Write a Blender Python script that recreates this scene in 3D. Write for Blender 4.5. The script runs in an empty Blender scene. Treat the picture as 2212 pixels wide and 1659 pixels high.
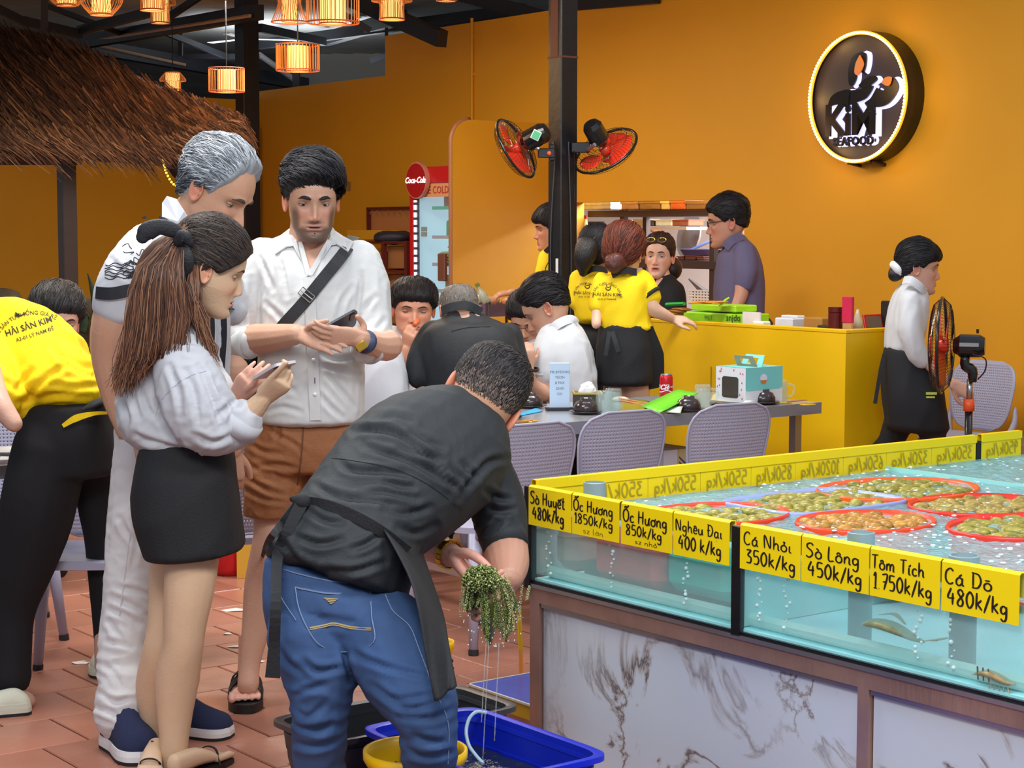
import bpy, bmesh, math, random, unicodedata
import numpy as np
from mathutils import Vector, Matrix
from mathutils.bvhtree import BVHTree
random.seed(7); RNG = np.random.RandomState(11)
C = bpy.context.scene.collection
# ---------------------------------------------------------------- camera
F, CX, CY, HC = 3979.0, 1106.0, 829.5, 1.52
TH = math.atan((829.5-500)/F)
CAMP = np.array((0., 0., HC))
_f = np.array((0, math.cos(TH), -math.sin(TH))); _u = np.array((0, math.sin(TH), math.cos(TH))); _r = np.array((1., 0, 0))
def P(px, py, d):
    "point at horizontal distance d (along +Y) seen at photo pixel px,py"
    q = _f + _r*((px-CX)/F) - _u*((py-CY)/F)
    return CAMP + q*(d/q[1])
def G(px, py, z=0.0):
    q = _f + _r*((px-CX)/F) - _u*((py-CY)/F)
    return CAMP + q*((z-HC)/q[2])
cam = bpy.data.cameras.new('camera'); co = bpy.data.objects.new('camera', cam); C.objects.link(co)
cam.sensor_width = 36; cam.lens = F/2212*36; cam.clip_end = 200
co.location = (0, 0, HC); co.rotation_euler = (math.pi/2-TH, 0, 0)
bpy.context.scene.camera = co
sc = bpy.context.scene
sc.view_settings.view_transform = 'Standard'; sc.view_settings.look = 'None'
sc.view_settings.gamma = 1; sc.view_settings.exposure = 0.0; sc.view_settings.use_curve_mapping = False
w = bpy.data.worlds.new('world'); sc.world = w; w.use_nodes = True
w.node_tree.nodes['Background'].inputs[0].default_value = (.78, .86, 1, 1)
w.node_tree.nodes['Background'].inputs[1].default_value = .58
def area(name, loc, size, power, col=(1, 1, 1), rot=(0, 0, 0), sizey=None):
    l = bpy.data.lights.new(name, 'AREA'); l.energy = power; l.color = col; l.size = size
    if sizey: l.shape = 'RECTANGLE'; l.size_y = sizey
    o = bpy.data.objects.new(name, l); C.objects.link(o); o.location = loc; o.rotation_euler = rot; return o
def point(name, loc, power, col, rad=.1):
    l = bpy.data.lights.new(name, 'POINT'); l.energy = power; l.color = col; l.shadow_soft_size = rad
    o = bpy.data.objects.new(name, l); C.objects.link(o); o.location = loc; return o
# overhead lamps of the open hall; the last three are added fill
area('hall_lamp_or_fill', (-.6, 1.6, 3.3), 1.6, 92, (1, .98, .95), (math.radians(32), 0, 0), 1.0)
area('hall_lamp_or_fill', (1.2, 3.2, 3.3), 1.4, 72, (.95, .98, 1), (0, 0, 0), .6)
area('hall_lamp_or_fill', (-1.2, 5.6, 3.2), 1.4, 70, (1, .97, .92), (0, 0, 0), .6)
area('hall_lamp_or_fill', (.4, 8.2, 3.2), 1.6, 64, (1, .97, .9), (math.radians(8), 0, 0), .5)
area('hall_lamp_or_fill', (3.0, 7.3, 2.95), 1.0, 7, (1, .95, .84), (math.radians(22), 0, math.radians(-37)), .4)
area('hall_lamp_or_fill', (-2.6, 8.6, 2.9), 1.2, 55, (1, .93, .8), (0, 0, 0), .5)  # added fill that brightens the hut at far left
area('hall_lamp_or_fill', (-1.4, 11.6, 2.95), 1.2, 60, (1, .95, .86), (0, 0, 0), .5)  # added fill for the dark upper part of the left walls
area('hall_lamp_or_fill', (-2.0, 17.5, 3.0), 1.6, 22, (.9, .95, 1), (math.pi, 0, 0), 1.0)  # added fill aimed upward to brighten the far roof
# ---------------------------------------------------------------- room frame: V runs right-away, U runs left-away
VD = np.array((.7988, .6015)); UD = np.array((-.6015, .7988)); AR = math.atan2(.6015, .7988)
def RM(V, U, z=0.0):
    q = VD*V + UD*U
    return np.array((q[0], q[1], z))
def VU(p): return float(np.dot(p[:2], VD)), float(np.dot(p[:2], UD))
def onV(V, px, z=0.0):
    r = (px-CX)/F; y = V/(VD[0]*r+VD[1]); return np.array((r*y, y, z))
def onU(U, px, z=0.0):
    r = (px-CX)/F; y = U/(UD[0]*r+UD[1]); return np.array((r*y, y, z))
def zat(py, d): return P(CX, py, d)[2]
def RT(p, z=None):
    "matrix of the room frame placed at p"
    return Matrix.Translation(Vector((p[0], p[1], p[2] if z is None else z))) @ Matrix.Rotation(AR, 4, 'Z')
# ---------------------------------------------------------------- materials
def lin(c):
    return tuple(((x/255)/12.92 if x/255 <= .04045 else ((x/255+.055)/1.055)**2.4) for x in c[:3])
_mats = {}
def mat(name, c, rough=.5, metal=0, bump=None, var=None, attr=False, trans=0, emit=0, alpha=1, spec=.5, sss=0, coat=0, wave=None):
    if name in _mats: return _mats[name]
    m = bpy.data.materials.new(name); _mats[name] = m; m.use_nodes = True
    N, L = m.node_tree.nodes, m.node_tree.links; b = N['Principled BSDF']; col = lin(c)
    b.inputs['Base Color'].default_value = (*col, 1); b.inputs['Roughness'].default_value = rough
    b.inputs['Metallic'].default_value = metal; b.inputs['Transmission Weight'].default_value = trans
    b.inputs['Alpha'].default_value = alpha; b.inputs['Specular IOR Level'].default_value = spec
    if coat: b.inputs['Coat Weight'].default_value = coat
    if sss:
        b.inputs['Subsurface Weight'].default_value = sss; b.inputs['Subsurface Radius'].default_value = (.012, .005, .003); b.inputs['Subsurface Scale'].default_value = 1
    if emit:
        b.inputs['Emission Color'].default_value = (*col, 1); b.inputs['Emission Strength'].default_value = emit
    tc = N.new('ShaderNodeTexCoord')
    src = None
    if attr:
        a = N.new('ShaderNodeAttribute'); a.attribute_name = 'Col'; src = a.outputs['Color']
    if var:
        n = N.new('ShaderNodeTexNoise'); n.inputs['Scale'].default_value = var[0]; n.inputs['Detail'].default_value = 5
        L.new(tc.outputs['Object'], n.inputs['Vector'])
        mr = N.new('ShaderNodeMapRange'); mr.inputs[1].default_value = .3; mr.inputs[2].default_value = .7
        mr.inputs[3].default_value = 1-var[1]; mr.inputs[4].default_value = 1+var[1]; L.new(n.outputs['Fac'], mr.inputs[0])
        vm = N.new('ShaderNodeVectorMath'); vm.operation = 'MULTIPLY'
        if src: L.new(src, vm.inputs[0])
        else: vm.inputs[0].default_value = col
        L.new(mr.outputs[0], vm.inputs[1]); src = vm.outputs[0]
    if src: L.new(src, b.inputs['Base Color'])
    if bump:
        n = N.new('ShaderNodeTexNoise'); n.inputs['Scale'].default_value = bump[0]; n.inputs['Detail'].default_value = bump[2] if len(bump) > 2 else 4
        v = tc.outputs['Object']
        if len(bump) > 3:
            mp = N.new('ShaderNodeMapping'); mp.inputs['Scale'].default_value = bump[3]; L.new(v, mp.inputs[0]); v = mp.outputs[0]
        L.new(v, n.inputs['Vector'])
        bp = N.new('ShaderNodeBump'); bp.inputs['Strength'].default_value = bump[1]; bp.inputs['Distance'].default_value = .01
        L.new(n.outputs['Fac'], bp.inputs['Height']); L.new(bp.outputs[0], b.inputs['Normal'])
    return m
def mixmat(name, c, k, tint=(255, 255, 255), rough=.1, bump=None, c2=None, scale=3, gloss=0):
    "transparent medium: part see-through with a tint, part body colour (glass, water, plastic film)"
    if name in _mats: return _mats[name]
    m = bpy.data.materials.new(name); _mats[name] = m; m.use_nodes = True
    N, L = m.node_tree.nodes, m.node_tree.links; b = N['Principled BSDF']; o = N['Material Output']
    b.inputs['Base Color'].default_value = (*lin(c), 1); b.inputs['Roughness'].default_value = rough
    t = N.new('ShaderNodeBsdfTransparent'); t.inputs[0].default_value = (*lin(tint), 1)
    mx = N.new('ShaderNodeMixShader'); mx.inputs[0].default_value = k
    L.new(t.outputs[0], mx.inputs[1]); L.new(b.outputs[0], mx.inputs[2]); L.new(mx.outputs[0], o.inputs[0])
    tc = N.new('ShaderNodeTexCoord')
    if c2:
        n = N.new('ShaderNodeTexNoise'); n.inputs['Scale'].default_value = scale; n.inputs['Detail'].default_value = 3
        L.new(tc.outputs['Object'], n.inputs['Vector'])
        r = N.new('ShaderNodeValToRGB'); r.color_ramp.elements[0].position = .35; r.color_ramp.elements[1].position = .65
        r.color_ramp.elements[0].color = (*lin(c), 1); r.color_ramp.elements[1].color = (*lin(c2), 1)
        L.new(n.outputs['Fac'], r.inputs[0]); L.new(r.outputs[0], b.inputs['Base Color'])
    if bump:
        n = N.new('ShaderNodeTexNoise'); n.inputs['Scale'].default_value = bump[0]; n.inputs['Detail'].default_value = 4
        L.new(tc.outputs['Object'], n.inputs['Vector'])
        bp = N.new('ShaderNodeBump'); bp.inputs['Strength'].default_value = bump[1]; bp.inputs['Distance'].default_value = .02
        L.new(n.outputs['Fac'], bp.inputs['Height']); L.new(bp.outputs[0], b.inputs['Normal'])
    return m
# ---------------------------------------------------------------- noise
_perm = np.random.RandomState(3).permutation(256); _perm = np.concatenate([_perm, _perm, _perm])
_grad = np.random.RandomState(5).randn(256, 3); _grad /= np.linalg.norm(_grad, axis=1)[:, None]
def pn(X):
    X = np.asarray(X, float); i = np.floor(X).astype(int); f = X-i; i &= 255; u = f*f*f*(f*(f*6-15)+10); r = 0
    for dx in (0, 1):
        for dy in (0, 1):
            for dz in (0, 1):
                h = _perm[_perm[_perm[i[:, 0]+dx]+i[:, 1]+dy]+i[:, 2]+dz]
                g = _grad[h]; dd = f-np.array((dx, dy, dz)); n = (g*dd).sum(1)
                wx = u[:, 0] if dx else 1-u[:, 0]; wy = u[:, 1] if dy else 1-u[:, 1]; wz = u[:, 2] if dz else 1-u[:, 2]
                r = r+n*wx*wy*wz
    return r
def proj(V):
    "photo pixel of world points"
    q = V-CAMP; z = q @ _f; return np.stack([CX+F*(q @ _r)/z, CY-F*(q @ _u)/z], 1)
def creases(V, N, lines, amp=.006, w=7.0):
    "cut soft valleys with raised lips into cloth along drawn fold lines (only on the side that faces the lens they were drawn from)"
    S = proj(V); vis = np.einsum('ij,ij->i', N, nrm_rows(CAMP-V)) > -.1; out = np.zeros(len(V))
    for ln in lines:
        a = ln[0] if np.isscalar(ln[0]) else 1.0; pts = crom(np.array(ln[1:] if np.isscalar(ln[0]) else ln, float), 8); L_ = len(pts); best = np.full(len(V), 1e9); tt = np.zeros(len(V))
        bb = (S[:, 0] > pts[:, 0].min()-30) & (S[:, 0] < pts[:, 0].max()+30) & (S[:, 1] > pts[:, 1].min()-30) & (S[:, 1] < pts[:, 1].max()+30) & vis; ix = np.nonzero(bb)[0]
        if not len(ix): continue
        D_ = np.linalg.norm(S[ix, None, :]-pts[None], axis=2); k = D_.argmin(1); d = D_.min(1); f = np.sin(np.pi*np.clip((k+.6)/(L_+.2), 0, 1))**.5
        out[ix] += a*f*(-np.exp(-(d/w)**2)+.75*np.exp(-((d-2.1*w)/(w*1.1))**2))
    return V+N*(amp*out)[:, None]
def nrm_rows(A): return A/(np.linalg.norm(A, axis=1)[:, None]+1e-12)
def nrm(v):
    v = np.asarray(v, float); return v/(np.linalg.norm(v)+1e-12)
def frame(t, hint=(0, 0, 1)):
    t = nrm(t); h = np.asarray(hint, float)
    if abs(np.dot(t, nrm(h))) > .97: h = np.array((0, 1., 0)) if abs(t[1]) < .9 else np.array((1., 0, 0))
    a = nrm(np.cross(h, t)); b = np.cross(t, a); return a, b
def crom(pts, n):
    "Catmull-Rom through rows of pts, n samples per span"
    p = np.asarray(pts, float)
    if len(p) < 3 or n < 2: return p if n < 2 else np.array([p[0]+(p[-1]-p[0])*k/(n) for k in range(n+1)])
    q = np.vstack([2*p[0]-p[1], p, 2*p[-1]-p[-2]]); out = []
    for i in range(len(p)-1):
        a, b, c, d = q[i:i+4]
        for k in range(n):
            t = k/n; out.append(.5*((2*b)+(-a+c)*t+(2*a-5*b+4*c-d)*t*t+(-a+3*b-3*c+d)*t**3))
    out.append(p[-1]); return np.array(out)
# ---------------------------------------------------------------- mesh builder
class MB:
    def __init__(s, M=None): s.v = []; s.f = []; s.mi = []; s.M = M; s.cur = 0; s.cols = []; s.c = None
    def add(s, V, Fs, M=None):
        k = len(s.v)
        M = M if M is not None else s.M
        if M is not None:
            A = np.array(M); V = np.asarray(V, float) @ A[:3, :3].T + A[:3, 3]
        s.v.extend([tuple(x) for x in V]); s.f.extend([tuple(i+k for i in f) for f in Fs]); s.mi.extend([s.cur]*len(Fs))
        if s.c is not None: s.cols += [s.c]*len(V)
        return s
    def box(s, c, d, M=None, bev=0):
        x, y, z = [q/2 for q in d]
        if bev:
            b = min(bev, x*.9, y*.9, z*.9); V = []; 
            for sx in (-1, 1):
                for sy in (-1, 1):
                    for sz in (-1, 1):
                        V += [(sx*x, sy*(y-b), sz*(z-b)), (sx*(x-b), sy*y, sz*(z-b)), (sx*(x-b), sy*(y-b), sz*z)]
            bm = bmesh.new(); vs = [bm.verts.new(v) for v in V]; r = bmesh.ops.convex_hull(bm, input=vs)
            bmesh.ops.dissolve_limit(bm, angle_limit=.01, verts=bm.verts, edges=bm.edges)
            bm.verts.index_update(); V = [tuple(np.array(v.co)+np.array(c)) for v in bm.verts]; Fc = [[v.index for v in f.verts] for f in bm.faces]; bm.free()
            return s.add(V, Fc, M)
        V = [(c[0]+a*x, c[1]+b*y, c[2]+e*z) for a in (-1, 1) for b in (-1, 1) for e in (-1, 1)]
        return s.add(V, [(0, 1, 3, 2), (4, 6, 7, 5), (0, 4, 5, 1), (2, 3, 7, 6), (0, 2, 6, 4), (1, 5, 7, 3)], M)
    def rings(s, R, close=True, cap=True, M=None):
        n = len(R[0]); V = [p for r in R for p in r]; Fs = []
        for i in range(len(R)-1):
            for j in range(n if close else n-1):
                k = (j+1) % n; Fs.append((i*n+j, i*n+k, (i+1)*n+k, (i+1)*n+j))
        if cap: Fs.append(tuple(range(n-1, -1, -1))); Fs.append(tuple((len(R)-1)*n+j for j in range(n)))
        return s.add(V, Fs, M)
    def tube(s, pts, r, n=8, sub=0, M=None, cap=True, hint=(0, 0, 1), flat=1.0, dome=False):
        pts = np.asarray(pts, float); rr = np.full(len(pts), r) if np.isscalar(r) else np.asarray(r, float)
        if sub: X = crom(np.hstack([pts, rr[:, None]]), sub); pts, rr = X[:, :3], np.abs(X[:, 3])
        R = []; m = len(pts); a = None
        if dome:
            t0 = nrm(pts[0]-pts[1]); t1 = nrm(pts[-1]-pts[-2]); P0 = []; R0 = []; P1 = []; R1 = []
            for k in (0, 1, 2):
                an = math.pi/2*k/3; P0.append(pts[0]+t0*rr[0]*math.cos(an)*.999); R0.append(rr[0]*max(math.sin(an), .05))
            for k in (2, 1, 0):
                an = math.pi/2*k/3; P1.append(pts[-1]+t1*rr[-1]*math.cos(an)); R1.append(rr[-1]*max(math.sin(an), .05))
            pts = np.vstack([P0, pts, P1]); rr = np.concatenate([R0, rr, R1]); m = len(pts)
        for i in range(m):
            t = pts[min(i+1, m-1)]-pts[max(i-1, 0)]; t = nrm(t)
            if a is None: a, b = frame(t, hint)
            else:
                a = nrm(a-t*np.dot(a, t)); b = np.cross(t, a)
            R.append([pts[i]+(a*math.cos(2*math.pi*k/n)+b*math.sin(2*math.pi*k/n)*flat)*rr[i] for k in range(n)])
        return s.rings(R, cap=cap, M=M)
    def cyl(s, a, b, r, r2=None, n=16, M=None, cap=True):
        return s.tube([a, b], [r, r if r2 is None else r2], n=n, M=M, cap=cap)
    def lathe(s, prof, c=(0, 0, 0), n=24, M=None, cap=True, squash=(1, 1)):
        R = [[(c[0]+r*squash[0]*math.cos(2*math.pi*k/n), c[1]+r*squash[1]*math.sin(2*math.pi*k/n), c[2]+z) for k in range(n)] for r, z in prof]
        return s.rings(R, cap=cap, M=M)
    def ell(s, c, r, n=16, m=10, M=None, A=None):
        V = []; R = []
        for i in range(m+1):
            ph = math.pi*i/m; ring = []
            for j in range(n):
                t = 2*math.pi*j/n; q = np.array((max(math.sin(ph), .02)*math.cos(t)*r[0], max(math.sin(ph), .02)*math.sin(t)*r[1], -math.cos(ph)*r[2]))
                if A is not None: q = np.asarray(A) @ q
                ring.append(tuple(q+np.array(c)))
            R.append(ring)
        return s.rings(R, M=M)
    def sheet(s, Gd, M=None, closeu=False):
        "grid of points [i][j]"
        n = len(Gd[0]); V = [p for r in Gd for p in r]
        return s.add(V, [(i*n+j, i*n+(j+1) % n, (i+1)*n+(j+1) % n, (i+1)*n+j) for i in range(len(Gd)-1) for j in range(n if closeu else n-1)], M)
    def prism(s, out, t, M=None):
        "outline of (x,z) points, thickness t along y"
        n = len(out); V = [(x, -t/2, z) for x, z in out]+[(x, t/2, z) for x, z in out]
        Fs = [tuple(range(n)), tuple(range(2*n-1, n-1, -1))]+[(i, i+n, (i+1) % n+n, (i+1) % n) for i in range(n)]
        return s.add(V, Fs, M)
    def loft(s, secs, n=28, sub=4, e=2.4, dome=.6, M=None):
        "secs: (left point, right point, half depth[, forward shift]); closed body with rounded ends"
        S = np.array([list(a)+list(b)+[d] for a, b, d in secs], float); S = crom(S, sub) if sub else S
        L, Rr, D = S[:, :3], S[:, 3:6], S[:, 6]; Cc = (L+Rr)/2; A = (Rr-L)/2; R = []; m = len(Cc)
        def ring(c, a, dep, t, k):
            b = nrm(np.cross(t, a))*dep; o = []
            for j in range(n):
                q = 2*math.pi*j/n; cx, sx = math.cos(q), math.sin(q)
                o.append(c+(a*math.copysign(abs(cx)**(2/e), cx)+b*math.copysign(abs(sx)**(2/e), sx))*k)
            return o
        T = [nrm(Cc[min(i+1, m-1)]-Cc[max(i-1, 0)]) for i in range(m)]
        if dome:
            for k in (0, 1, 2):
                an = math.pi/2*k/3; R.append(ring(Cc[0]-T[0]*D[0]*dome*math.cos(an), A[0], D[0], T[0], max(math.sin(an), .05)))
        for i in range(m): R.append(ring(Cc[i], A[i], D[i], T[i], 1))
        if dome:
            for k in (2, 1, 0):
                an = math.pi/2*k/3; R.append(ring(Cc[-1]+T[-1]*D[-1]*dome*math.cos(an), A[-1], D[-1], T[-1], max(math.sin(an), .05)))
        return s.rings(R, M=M)
    def build(s, name, m, parent=None, smooth=False, local=False, kind=None, label=None):
        V = np.array(s.v, float).reshape(-1, 3)
        return mk(name, V, s.f, m, parent, smooth, local, s.mi if isinstance(m, (list, tuple)) else None, s.cols if s.c is not None else None, kind, label)
WM = {}
def mk(name, V, Fs, m, parent=None, smooth=False, local=False, mi=None, cols=None, kind=None, label=None):
    V = np.asarray(V, float)
    if parent is not None and not local:
        A = np.array(WM[parent.name].inverted()); V = V @ A[:3, :3].T + A[:3, 3]
    me = bpy.data.meshes.new(name)
    if isinstance(Fs, np.ndarray):
        nf, k = Fs.shape; me.vertices.add(len(V)); me.vertices.foreach_set('co', V.ravel()); me.loops.add(nf*k); me.loops.foreach_set('vertex_index', Fs.ravel().astype(np.int32))
        me.polygons.add(nf); me.polygons.foreach_set('loop_start', np.arange(0, nf*k, k, dtype=np.int32)); me.update(calc_edges=True)
    else:
        me.from_pydata(V.tolist(), [], Fs); me.update()
    for x in (m if isinstance(m, (list, tuple)) else [m]): me.materials.append(x)
    if mi is not None: me.polygons.foreach_set('material_index', np.array(mi, np.int32))
    if smooth: me.polygons.foreach_set('use_smooth', [True]*len(me.polygons))
    if cols is not None and len(cols):
        ca = me.color_attributes.new('Col', 'FLOAT_COLOR', 'POINT'); Ca = np.ones((len(V), 4)); Ca[:, :3] = np.asarray(cols); ca.data.foreach_set('color', Ca.ravel())
    o = bpy.data.objects.new(name, me); C.objects.link(o)
    if parent is not None: o.parent = parent; WM[o.name] = WM[parent.name]
    else: WM[o.name] = Matrix()
    if kind: o['kind'] = kind
    if label: o['label'] = label
    return o
def smooth_by_angle(o, ang=40):
    me = o.data; me.polygons.foreach_set('use_smooth', [True]*len(me.polygons)); bm = bmesh.new(); bm.from_mesh(me)
    for e in bm.edges:
        if len(e.link_faces) == 2: e.smooth = e.calc_face_angle(0) < math.radians(ang)
    bm.to_mesh(me); bm.free(); return o
def thing(name, label, cat, loc=(0, 0, 0), rotz=0.0, group=None):
    o = bpy.data.objects.new(name, None); C.objects.link(o); o.location = tuple(float(x) for x in loc); o.rotation_euler = (0, 0, rotz); o.empty_display_size = .1
    WM[o.name] = Matrix.Translation(o.location) @ Matrix.Rotation(rotz, 4, 'Z')
    return tag(o, label, cat, group)
def tag(o, label, cat, group=None):
    o['label'] = label; o['category'] = cat
    if group: o['group'] = group
    return o
KIDS = {}
def kids(o): return [c for c in bpy.data.objects if c.parent == o]
def dup(root, loc, rotz, label=None, ktree=None):
    r = root.copy(); C.objects.link(r); r.location = tuple(float(x) for x in loc); r.rotation_euler = (0, 0, rotz)
    if label: r['label'] = label
    for ch, subs in ktree:
        c = ch.copy(); C.objects.link(c); c.parent = r
        for g in subs:
            d = g.copy(); C.objects.link(d); d.parent = c
    return r
def ktree(root): return [(c, kids(c)) for c in kids(root)]
# ---------------------------------------------------------------- voxel union
_tmp = bpy.data.scenes.new('tmp')
def fuse(mb, voxel=.008, it=4, fac=.5):
    me = bpy.data.meshes.new('t'); me.from_pydata(mb.v, [], mb.f); me.update()
    bm = bmesh.new(); bm.from_mesh(me); bmesh.ops.recalc_face_normals(bm, faces=bm.faces); bm.to_mesh(me); bm.free()
    o = bpy.data.objects.new('t', me); _tmp.collection.objects.link(o)
    r = o.modifiers.new('r', 'REMESH'); r.mode = 'VOXEL'; r.voxel_size = voxel; r.adaptivity = 0
    if it: q = o.modifiers.new('s', 'SMOOTH'); q.iterations = it; q.factor = fac
    vl = _tmp.view_layers[0]; vl.update(); dg = vl.depsgraph; ev = o.evaluated_get(dg); em = ev.to_mesh()
    n = len(em.vertices); V = np.empty(n*3); em.vertices.foreach_get('co', V); V = V.reshape(-1, 3)
    N = np.empty(n*3); em.vertices.foreach_get('normal', N); N = N.reshape(-1, 3)
    k = len(em.polygons); Fq = np.empty(len(em.loops), np.int32); em.loops.foreach_get('vertex_index', Fq); 
    Fq = Fq.reshape(k, -1) if len(em.loops) == 4*k else [tuple(p.vertices) for p in em.polygons]
    ev.to_mesh_clear(); bpy.data.objects.remove(o); bpy.data.meshes.remove(me)
    return V, N, Fq
def folds(V, N, amp, freq, dirn=(0, 0, 1), stretch=.3, seed=0, sharp=1.0):
    "ridged cloth folds; ridges run along dirn"
    d = nrm(dirn); X = V*freq; X = X-np.outer(X @ d, d)*(1-stretch)+seed*7.31
    X = X+np.stack([pn(X*.6+9.1), pn(X*.6+31.7), pn(X*.6+57.3)], 1)*1.1
    r = 1-np.abs(pn(X))*4.0; r = np.clip(r, -1, 1); r = np.sign(r)*np.abs(r)**sharp
    return V+N*(amp*r)[:, None]
# ---------------------------------------------------------------- lettering
_fcache = {}
def text_mesh(s, size=1.0, shear=0, bold=0.0, spacing=1.0, res=2):
    k = (s, shear, bold, spacing)
    if k not in _fcache:
        cu = bpy.data.curves.new('t', 'FONT'); cu.body = s; cu.size = 1; cu.align_x = 'CENTER'; cu.align_y = 'CENTER'; cu.shear = shear; cu.offset = bold; cu.space_character = spacing; cu.resolution_u = res
        o = bpy.data.objects.new('t', cu); _tmp.collection.objects.link(o); vl = _tmp.view_layers[0]; vl.update()
        ev = o.evaluated_get(vl.depsgraph); em = ev.to_mesh()
        bm = bmesh.new(); bm.from_mesh(em); bmesh.ops.triangulate(bm, faces=bm.faces); bmesh.ops.remove_doubles(bm, verts=bm.verts, dist=1e-5)
        bm.verts.index_update(); _fcache[k] = ([tuple(v.co)[:2] for v in bm.verts], [tuple(v.index for v in f.verts) for f in bm.faces]); bm.free(); ev.to_mesh_clear(); bpy.data.objects.remove(o)
    V, Fs = _fcache[k]; return np.array([(x*size, y*size) for x, y in V]).reshape(-1, 2), Fs
GLY = {'S': (.52, [[(.48, .86), (.33, 1), (.12, .9), (.12, .68), (.38, .45), (.42, .2), (.22, 0), (.03, .1)]]),
 'o': (.42, [[(.2, .5), (.05, .35), (.05, .12), (.2, 0), (.36, .12), (.36, .36), (.2, .5)]]), 'H': (.56, [[(.1, 1), (.08, 0)], [(.46, 1), (.44, 0)], [(.02, .5), (.48, .55)]]),
 'u': (.45, [[(.05, .5), (.05, .15), (.15, 0), (.3, .12), (.35, .5)], [(.35, .5), (.36, .1), (.44, .02)]]),
 'y': (.43, [[(.05, .5), (.07, .15), (.18, .02), (.33, .15), (.37, .5)], [(.37, .5), (.35, -.25), (.2, -.4), (.06, -.28)]]),
 'e': (.38, [[(.06, .25), (.33, .3), (.3, .46), (.18, .5), (.06, .38), (.05, .15), (.18, 0), (.36, .08)]]), 't': (.34, [[(.16, .9), (.14, .1), (.24, 0), (.33, .06)], [(.0, .55), (.32, .6)]]),
 'c': (.36, [[(.33, .42), (.2, .5), (.06, .38), (.05, .13), (.18, 0), (.35, .08)]]), 'n': (.42, [[(.05, .5), (.05, 0)], [(.05, .3), (.2, .5), (.33, .38), (.33, .08), (.42, 0)]]),
 'g': (.42, [[(.34, .42), (.18, .5), (.05, .35), (.08, .12), (.2, .06), (.34, .2)], [(.35, .5), (.34, -.2), (.2, -.38), (.04, -.25)]]),
 'k': (.4, [[(.07, 1), (.05, 0)], [(.34, .6), (.06, .28)], [(.12, .32), (.38, 0)]]), 'h': (.43, [[(.06, 1), (.05, 0)], [(.05, .3), (.2, .5), (.33, .38), (.34, .08), (.43, .02)]]),
 'i': (.22, [[(.08, .5), (.08, .08), (.2, .0)]]), 'a': (.44, [[(.34, .42), (.18, .5), (.05, .32), (.07, .08), (.2, 0), (.34, .18)], [(.35, .5), (.34, .1), (.44, 0)]]),
 'm': (.62, [[(.05, .5), (.05, 0)], [(.05, .3), (.18, .5), (.28, .38), (.28, 0)], [(.28, .3), (.42, .5), (.52, .38), (.52, .05), (.6, 0)]]),
 's': (.34, [[(.3, .44), (.16, .5), (.06, .38), (.28, .2), (.24, .03), (.04, .06)]]), 'z': (.36, [[(.04, .48), (.32, .48), (.05, .02), (.34, .02)]]), 'l': (.2, [[(.06, 1), (.06, .1), (.16, 0)]]),
 'O': (.56, [[(.27, 1), (.06, .75), (.06, .25), (.26, 0), (.48, .25), (.48, .75), (.27, 1)]]), 'N': (.56, [[(.08, 0), (.08, 1), (.44, .05), (.46, 1)]]),
 'C': (.48, [[(.44, .85), (.28, 1), (.08, .75), (.07, .25), (.25, 0), (.45, .12)]]), 'L': (.4, [[(.08, 1), (.07, .06), (.38, .04)]]), 'T': (.5, [[(.02, .95), (.5, 1)], [(.26, .97), (.24, 0)]]),
 'D': (.54, [[(.1, 1), (.1, .02)], [(.02, .98), (.36, .9), (.48, .5), (.34, .08), (.04, .02)]]), '/': (.36, [[(.34, 1.02), (.02, -.12)]]), '.': (.14, [[(.05, .02), (.07, .0)]]), ' ': (.2, []),
 '0': (.46, [[(.22, 1), (.05, .7), (.05, .28), (.2, 0), (.38, .28), (.38, .72), (.22, 1)]]), '1': (.28, [[(.04, .78), (.17, 1), (.16, 0)], [(.04, 0), (.28, .01)]]), '4': (.48, [[(.22, 1), (.04, .42), (.42, .42)], [(.32, .72), (.31, 0)]]),
 '8': (.46, [[(.36, .85), (.2, 1), (.07, .8), (.34, .35), (.3, .05), (.12, .02), (.06, .25), (.34, .68), (.36, .85)]]), '5': (.46, [[(.4, .98), (.1, .98), (.08, .58), (.28, .6), (.4, .35), (.3, .05), (.05, .04)]]),
 '3': (.44, [[(.06, .95), (.36, .95), (.16, .6), (.38, .4), (.32, .06), (.05, .04)]]), '7': (.42, [[(.04, .96), (.4, .97), (.18, 0)], [(.1, .5), (.36, .53)]]), '2': (.42, [[(.06, .8), (.2, 1), (.36, .8), (.06, .04), (.4, .04)]]),
 '6': (.42, [[(.32, .98), (.08, .5), (.08, .1), (.26, .02), (.36, .22), (.22, .46), (.08, .3)]]), '9': (.42, [[(.34, .7), (.16, .5), (.06, .75), (.2, 1), (.34, .8), (.3, 0)]])}
MARK = {'\u0300': [[(-.12, .2), (.06, .06)]], '\u0301': [[(-.04, .05), (.12, .22)]], '\u0302': [[(-.13, .05), (0, .17), (.13, .04)]], '\u0304': [[(-.13, .12), (.13, .14)]],
        '\u0309': [[(-.05, .2), (.06, .22), (.04, .1), (0, .04)]], '\u031b': [[(.13, -.08), (.2, .02), (.18, .1)]], '\u0323': [[(0, -.78), (.02, -.8)]], 'DST': []}
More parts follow.
